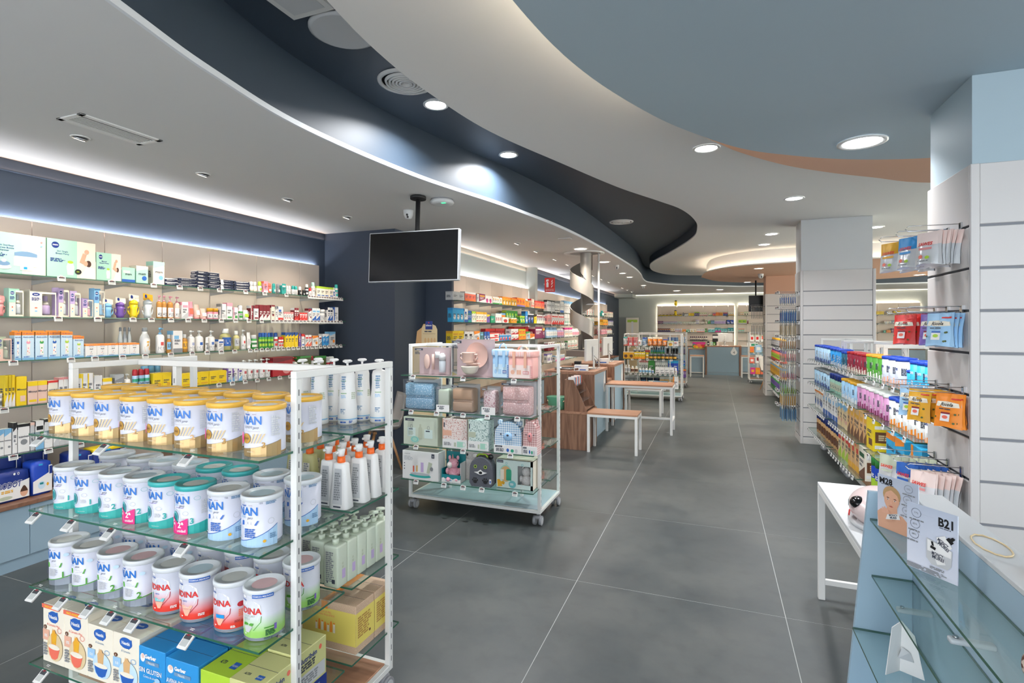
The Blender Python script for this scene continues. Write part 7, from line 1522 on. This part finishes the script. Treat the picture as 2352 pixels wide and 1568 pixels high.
# ---------------------------------------------------------------- far side of the nearest rack
def tallbottle():
    b=MB(); b.lathe([(.036,0),(.041,.004),(.042,.03),(.0405,.08),(.035,.14),(.0325,.18),(.0325,.215),(.028,.232),(.012,.238)],'white',28)
    mp=lambda x,z,e:((.0415-.06*max(0,z-.06)+e)*math.sin(x/.04),-(.0415-.06*max(0,z-.06)+e)*math.cos(x/.04),z)
    prints(b,drum(.0424),PI*.042,.238,[('b',[(k/12,.09,.11) for k in range(13)],'sky'),('l',.3,.03,.5,.07,1,'blue'),('l',.6,.03,.72,.08,2,'blue')],e0=.0004)
    prints(b,drum(.0398),PI*.04,.238,[('l',.3,.15,.48,.3,5,'steel')],e0=.0015); prints(b,drum(.0362),PI*.036,.238,[('l',.28,.38,.5,.55,6,'lblue'),('r',.28,.575,.52,.585,'leaf'),('l',.7,.3,.95,.6,9,'sage')],e0=.001); prints(b,drum(.0328),PI*.033,.238,[('l',.3,.64,.5,.9,6,'steel'),('r',.25,.8,.5,.81,'leaf')],e0=.0012)
    t=b.build('lotion_bottle'); p=MB(); p.lathe([(.013,.236),(.014,.252)],'white',16); p.cyl((0,0,.25),(0,0,.272),.005,'white',8); p.lathe([(.006,.270),(.02,.274),(.021,.28),(.014,.284)],'white',18); p.rbox(-.006,.006,-.036,0,.271,.279,'white',.002); p.build('pump',t); return t
root=None
for q,(x,y,f) in enumerate([(-1.53,1.93,'front of the cluster'),(-1.425,2.02,'nearest the rack corner post'),(-1.645,1.88,'left end of the front line'),(-1.53,2.035,'behind the front one'),(-1.645,1.98,'second line, left'),(-1.755,1.90,'fourth from the right'),(-1.755,2.0,'second line, far left'),(-1.43,1.90,'near the post and shelf edge')][:7]):
    if root is None: root=tallbottle(); root.location=(x,y,1.1985); t=root
    else: t=dup(root,(x,y,1.1985),0)
    t.rotation_euler=(0,0,.5+.35*math.sin(q*2.3)); tagp(t,f'tall white lotion bottle, blue base stripe, {f}, right side','bottle','tall white pump bottles')
def orangebottle(col,band):
    w=.07; b=MB(); n=28; 
    b.lathe([(.044,0),(.046,.003),(.031,.182),(.027,.186),(.012,.187)],col,4 if col=='white' else 20,sx=.95 if col=='white' else .7,sy=.62 if col=='white' else .7,sq=0) if 0 else b.lathe([(.042,0),(.046,.004),(.030,.180),(.026,.186),(.012,.187)],col,24,sx=1,sy=.62,sq=5)
    mp=lambda x,z,e:(x,-(.0285-.055*z+e)*1.0,z); prints(b,lambda x,z,e:(x*(1-1.9*z),-(.0292-.053*z+e),z),.06,.187,[('r',.1,.12,.9,.88,'lgrey') if col=='white' else ('r',.1,.12,.9,.8,'cream'),('l',.18,.2,.8,.8,12,'grey'),('r',.2,.05,.8,.08,'ink') if col=='white' else ('l',.2,.2,.8,.3,2,'ink')],e0=.0006)
    t=b.build('baby_wash_bottle'); p=MB(); p.lathe([(.015,.186),(.0165,.188),(.0155,.212)],'orange' if band is None else band,18); p.lathe([(.012,.212),(.0135,.225),(.016,.236),(.015,.242),(.010,.243)],'white',18); p.ball((-.006,-.018,.228),.007,.009,.006,'white',8,6); p.build('pump',t); return t
MATS['orange_cap']=mat('orange_cap','f0691e',.4); root=None; A=[]
for q,(x,y,f) in enumerate([(-1.51,1.785,'front left'),(-1.43,1.765,'front right'),(-1.415,1.86,'second from the front on the right'),(-1.41,1.935,'third from the front on the right'),(-1.41,2.02,'behind the post'),(-1.505,1.87,'second from the front, left file'),(-1.505,1.95,'third from the front, left file'),(-1.5,2.03,'back, left file'),(-1.59,1.9,'back centre file'),(-1.59,2.0,'far back centre file')]):
    if root is None: root=orangebottle('white','orange_cap'); root.location=(x,y,.8875); t=root
    else: t=dup(root,(x,y,.8875),0)
    t.rotation_euler=(0,0,.05*math.sin(q)); tagp(t,f'white wash bottle with orange collar, {f}, right shelf','bottle','orange collared white bottles')
root=None
for q,(x,y,f) in enumerate([(-1.66,1.84,'nearest'),(-1.68,1.93,'second'),(-1.67,2.02,'farthest'),(-1.76,1.86,'hidden behind the post')]):
    if root is None: root=orangebottle('oil','orange_cap'); root.location=(x,y,.8875); t=root
    else: t=dup(root,(x,y,.8875),0)
    tagp(t,f'golden oil bottle with orange collar, {f}, second right shelf','bottle','golden oil bottles')
def sagebottle():
    m='sagel'; b=MB(); b.rbox(-.036,.036,-.031,.031,0,.17,m,.008,3,True); mp=lambda x,z,e:(x,-.0312-e,z); prints(b,mp,.06,.17,[('l',.12,.15,.8,.86,15,'grey'),('r',.62,.12,.88,.22,'ink'),('r',.2,.12,.3,.16,'ink')],e0=.0004); prints(b,lambda x,z,e:(.0362+e,x,z),.05,.17,[('l',.4,.35,.62,.6,3,'sage'),('r',.4,.2,.8,.42,'lilac')] ,e0=.0003)
    t=b.build('sage_bottle'); p=MB(); p.lathe([(.013,.169),(.0135,.19)],m,16); p.cyl((0,0,.19),(0,0,.207),.005,m,8); p.lathe([(.008,.205),(.019,.209),(.019,.213),(.008,.216)],m,18,sx=1.2); p.rbox(-.007,.007,-.034,0,.207,.213,m,.002); p.build('pump',t); return t
MATS['sagel']=mat('sage_plastic','bcc7b0',.35) if 0 else MATS['sagel']; root=None
SG=[(-1.44,1.742),(-1.44,1.806),(-1.44,1.87),(-1.44,1.935),(-1.44,1.999),(-1.44,2.052),(-1.525,1.76),(-1.525,1.83),(-1.525,1.9),(-1.525,1.97),(-1.61,1.8),(-1.61,1.9)]
for q,(x,y) in enumerate(SG):
    if root is None: root=sagebottle(); root.location=(x,y,.5795); t=root
    else: t=dup(root,(x,y,.5795),0)
    f=f'{ORD[q+1]} from the front in the outer file' if q<6 else f'{ORD[q-5]} from the front in the inner file' if q<10 else f'{ORD[q-9]} in the innermost file'
    tagp(t,f'pale sage pump bottle, {f}, third right shelf','bottle','pale sage pump bottles')
CP=[('r',0,.16,1,.84,'yellow' if 0 else 'khakiy'),('t','CUIDANDO LA PIEL',.45,.76,.04,'coral',{'w':.6}),('t','DE LOS MÁS PEQUEÑOS',.47,.70,.04,'coral',{'w':.62})]
mat('khakiy','e3d169',.45)
for q in range(7): CP+=[('r',.34+.05*q,.36+.005*(q%2),.375+.05*q,.50+.06*((q*3)%4)/3,'orange' if q%2 else 'cream'),('r',.345+.05*q,.50+.06*((q*3)%4)/3,.37+.05*q,.53+.06*((q*3)%4)/3,'orange')]
CP+=[('r',.45,.84,.55,1.0,'orange')]
CS=[('r',0,.16,1,.84,'khakiy'),('l',.1,.3,.85,.75,9,'goldm'),('d',.75,.3,.05,.03,'brown')]
carton(-1.70,-1.385,1.80,.125,.20,.27,'cork_paper',CP,'kit_box','larger speckled kit box with yellow panel, lowest right shelf','box',side=CS,top=[('r',.45,0,.55,1,'orange')],group='speckled kit boxes')
carton(-1.70,-1.385,1.93,.12,.20,.27,'cork_paper',CP,'kit_box','speckled kit box with yellow panel behind the first','box',side=CS,top=[('r',.45,0,.55,1,'orange')],group='speckled kit boxes')
# ---------------------------------------------------------------- gift rack, bottom shelf and plush toys
def plush(col,x,y,z,label,unicorn,s=1.0,rz=.2):
    t=empty('plush_unicorn' if unicorn else 'plush_bunny',(x,y,z),rz); tagp(t,label,'toy'); t.scale=(s,s,s)
    b=MB(); b.ball((0,0,.055),.042,.036,.05,col,16,10); b.build('body',t)
    b=MB(); b.ball((0,-.01,.128),.038,.034,.036,col,16,10); 
    if unicorn: b.ball((-.022,-.036,.120),.02,.02,.024,'terry_white',12,8)
    for q in (-1,1): b.ball((q*.024+.012,-.036,.138),.0035,.003,.0045,'black',8,6)
    b.build('head',t)
    e=MB()
    for q in (-1,1): e.ball((q*.03,0,.165 if unicorn else .15),.011,.006,.017 if unicorn else .014,col,10,6)
    e.build('ears',t); l=MB()
    for q in (-1,1): l.ball((q*.043,-.015,.072),.014,.016,.024,col,10,8); l.ball((q*.032,-.034,.018),.017,.026,.016,col,12,8)
    l.build('limbs',t)
    if unicorn: MB().lathe([(.007,.16),(.001,.192)],'rose',10,-.006,-.006).build('horn',t)
    return t
b=MB(); b.box(-.09,.09,.045,.05,0,.24,'tealb'); b.box(-.09,-.086,-.05,.05,0,.11,'tealb'); b.box(.086,.09,-.05,.05,0,.17,'white'); b.box(-.09,.09,-.05,.05,0,.003,'tealb'); b.box(-.09,.09,-.052,-.048,0,.065,'tealb'); prints(b,flat(-.052),.18,.065,[('b',[(k/10,0,.5+.1*math.sin(k*1.9)) for k in range(11)],'white'),('l',.2,.15,.6,.35,1,'sky')])
t=b.build('toy_box',loc=(-2.085,4.03,.3095)); tagp(t,'open teal display box holding the pink unicorn','box')
plush('terry_pink',-2.085,4.03,.314,'pink plush unicorn sitting in the teal box',True,1.18,.25)
# towel with animal hood
t=empty('hooded_towel',(-1.93,4.13,.3095)); tagp(t,'white towel with pink animal hood behind the raccoon backpack','towel'); b=MB(); b.rbox(-.085,.085,-.05,.05,0,.19,'terry_white',.02,3,True); b.build('folded_towel',t); b=MB(); b.ball((0,-.01,.22),.11,.045,.06,'terry_white',18,10); b.ball((-.05,-.052,.225),.009,.006,.012,'black',8,6); b.ball((.04,-.052,.215),.009,.006,.012,'black',8,6); b.build('hood',t); b=MB(); b.ball((-.09,0,.21),.05,.04,.06,'terry_pink',12,8); b.ball((.1,.0,.22),.05,.04,.05,'terry_pink',12,8); b.build('hood_ears',t)
# raccoon backpack
t=empty('raccoon_backpack',(-1.80,4.0,.3095),.05); tagp(t,'dark grey raccoon backpack with paw prints','backpack'); w,h=.21,.255; poly=[(-w/2,.03),(-w/2+.02,0),(w/2-.02,0),(w/2,.03)]+[(w/2*.96*math.cos(PI*i/14),h*.55+h*.42*math.sin(PI*i/14)) for i in range(15)]; nn=len(poly)
b=MB(); b.add([(x*.93,-.05,z*.96+.004) for x,z in poly]+[(x,-.04,z) for x,z in poly]+[(x,.05,z) for x,z in poly],[tuple(range(nn)),tuple(reversed(range(2*nn,3*nn)))]+[(j*nn+i,(j+1)*nn+i,(j+1)*nn+(i+1)%nn,j*nn+(i+1)%nn) for j in (0,1) for i in range(nn)],'terry_grey'); b.build('bag_body',t)
b=MB(); mp=flat(-.0505); prints(b,mp,w,h,[('d',.28,.66,.065,.055,'lime'),('d',.28,.66,.04,.035,'black'),('d',.70,.66,.065,.055,'lime'),('d',.70,.66,.04,.035,'black'),('p',[(.22,.48),(.38,.50),(.5,.57),(.62,.50),(.78,.48),(.6,.42),(.5,.40),(.4,.42)],'white'),('d',.5,.465,.075,.045,'black')],e0=.001)
for cx in (.27,.70):
    prints(b,mp,w,h,[('d',cx,.175,.085,.06,'black')]+[('d',cx+dx,.175+dz,.03,.032,'black') for dx,dz in ((-.1,.05),(-.04,.1),(.04,.1),(.1,.05))],e0=.001)
prints(b,mp,w,h,[('r',.86,.13,.95,.28,'white'),('r',.88,.15,.93,.24,'blue')],e0=.001); b.build('face_and_paws',t)
b=MB(); 
for q in (-1,1): b.ball((q*.07,0,.243),.025,.012,.022,'terry_white' if q<0 else 'black',10,6)
b.build('ears',t); MB().tube([(-.05,-.01,.24),(-.03,-.01,.262),(.03,-.01,.262),(.05,-.01,.24)],.007,'lime',6).build('top_handle',t)
# mint gift set with white bunny
t=empty('bunny_gift_set',(-1.52,4.06,.3095)); tagp(t,'mint gift set box with squirrel print and plush window','gift box'); W,H,D=.32,.235,.12
b=MB(); b.box(-W/2,W/2,D/2-.003,D/2,0,H,'white'); b.box(-W/2,-W/2+.003,-D/2,D/2,0,H,'mintl'); b.box(W/2-.003,W/2,-D/2,D/2,0,H,'cream'); b.box(-W/2,W/2,-D/2,D/2,H-.003,H,'cream'); b.box(-W/2,W/2,-D/2,D/2,0,.003,'mint'); b.box(-W/2,.03,-D/2,-D/2+.002,0,H,'mintl'); b.box(.03,W/2,-D/2,-D/2+.002,0,.04,'mintl'); b.box(.03,W/2,-D/2,-D/2+.002,.19,H,'mintl'); b.box(W/2-.02,W/2,-D/2,-D/2+.002,.0,H,'mintl')
prints(b,flat(-D/2),W,H,[('r',.03,.88,.2,.97,'ink'),('t','suavinex',.115,.925,.04,'white',{'w':.14}),('d',.27,.52,.17,.30,'mint'),('d',.27,.5,.15,.27,'tan'),('r',.12,.3,.22,.65,'cream'),('r',.28,.28,.42,.62,'mgreen'),('d',.35,.62,.07,.06,'mgreen'),('p',[(.03,.28),(.1,.3),(.14,.22),(.2,.26),(.25,.2),(.22,.12),(.16,.14),(.18,.06),(.05,.04)],'gold'),('d',.45,.16,.1,.13,'aqua'),('l',.39,.12,.5,.2,3,'white'),('o',.29,.87,.03,.04,.3,'aqua'),('o',.72,.86,.03,.04,.3,'aqua')]); b.build('carton',t)
MB().quad([(.03,-D/2+.001,.04),(W/2-.02,-D/2+.001,.04),(W/2-.02,-D/2+.001,.19),(.03,-D/2+.001,.19)],M_clearp).build('window',t)
plush('terry_white',-1.435,4.065,.313,'white plush bunny inside the mint gift set',False,1.05,.15)
carton(-1.68,-1.36,4.13,.1,.235,.309,'cream',[],'gift_carton','speckled cream carton behind the mint gift set')
for x0,x1,h_,dx in ((-1.40,-1.34,.1,0),): pass
# cardboard display stand behind the rack
t=empty('cardboard_display',(-2.93,4.95,0),.0); tagp(t,'beige cardboard floor display with dark oval emblem beside the navy pier','display stand')
b=MB(); b.box(-.17,.17,0,.2,0,1.42,'sand'); b.build('column',t); b=MB(); poly=[(-.02,1.42),(.17,1.42),(.17,1.6),(.15,1.64),(.1,1.66),(.05,1.66),(0,1.64),(-.02,1.6)]; b.add([(x,-.002,z) for x,z in poly]+[(x,.002,z) for x,z in poly],[tuple(range(8)),tuple(reversed(range(8,16)))]+[(i,8+i,8+(i+1)%8,(i+1)%8) for i in range(8)],'sand'); prints(b,lambda x,z,e:(.075+x,-.002-e,1.42+z),.19,.24,[('d',.25,.25,.07,.13,'tan'),('d',.45,.25,.07,.13,'tan'),('d',.65,.25,.07,.13,'tan'),('d',.85,.25,.07,.13,'tan'),('r',.1,.55,.9,.56,'brown'),('l',.2,.62,.8,.7,1,'ink')],e0=.0005); b.build('header_card',t)
b=MB(); poly=[(-.17,1.42),(0,1.42),(0,1.62),(-.03,1.66),(-.07,1.66),(-.09,1.62),(-.15,1.58)]; b.add([(x,.12,z) for x,z in poly]+[(x,.124,z) for x,z in poly],[tuple(range(7)),tuple(reversed(range(7,14)))],'tan'); b.build('back_flap',t)
b=MB(); b.rbox(.03,.115,-.008,-.003,1.6,1.69,'navyb',.02,2); prints(b,lambda x,z,e:(.0725+x,-.008-e,1.6+z),.085,.09,[('t','chicco',.5,.5,.22,'white',{'b':.03}),('d',.5,.8,.1,.06,'red')],e0=.0005); b.build('emblem',t)
for lb,n in USED.items():
    if n>1: print('DUP',n,lb)
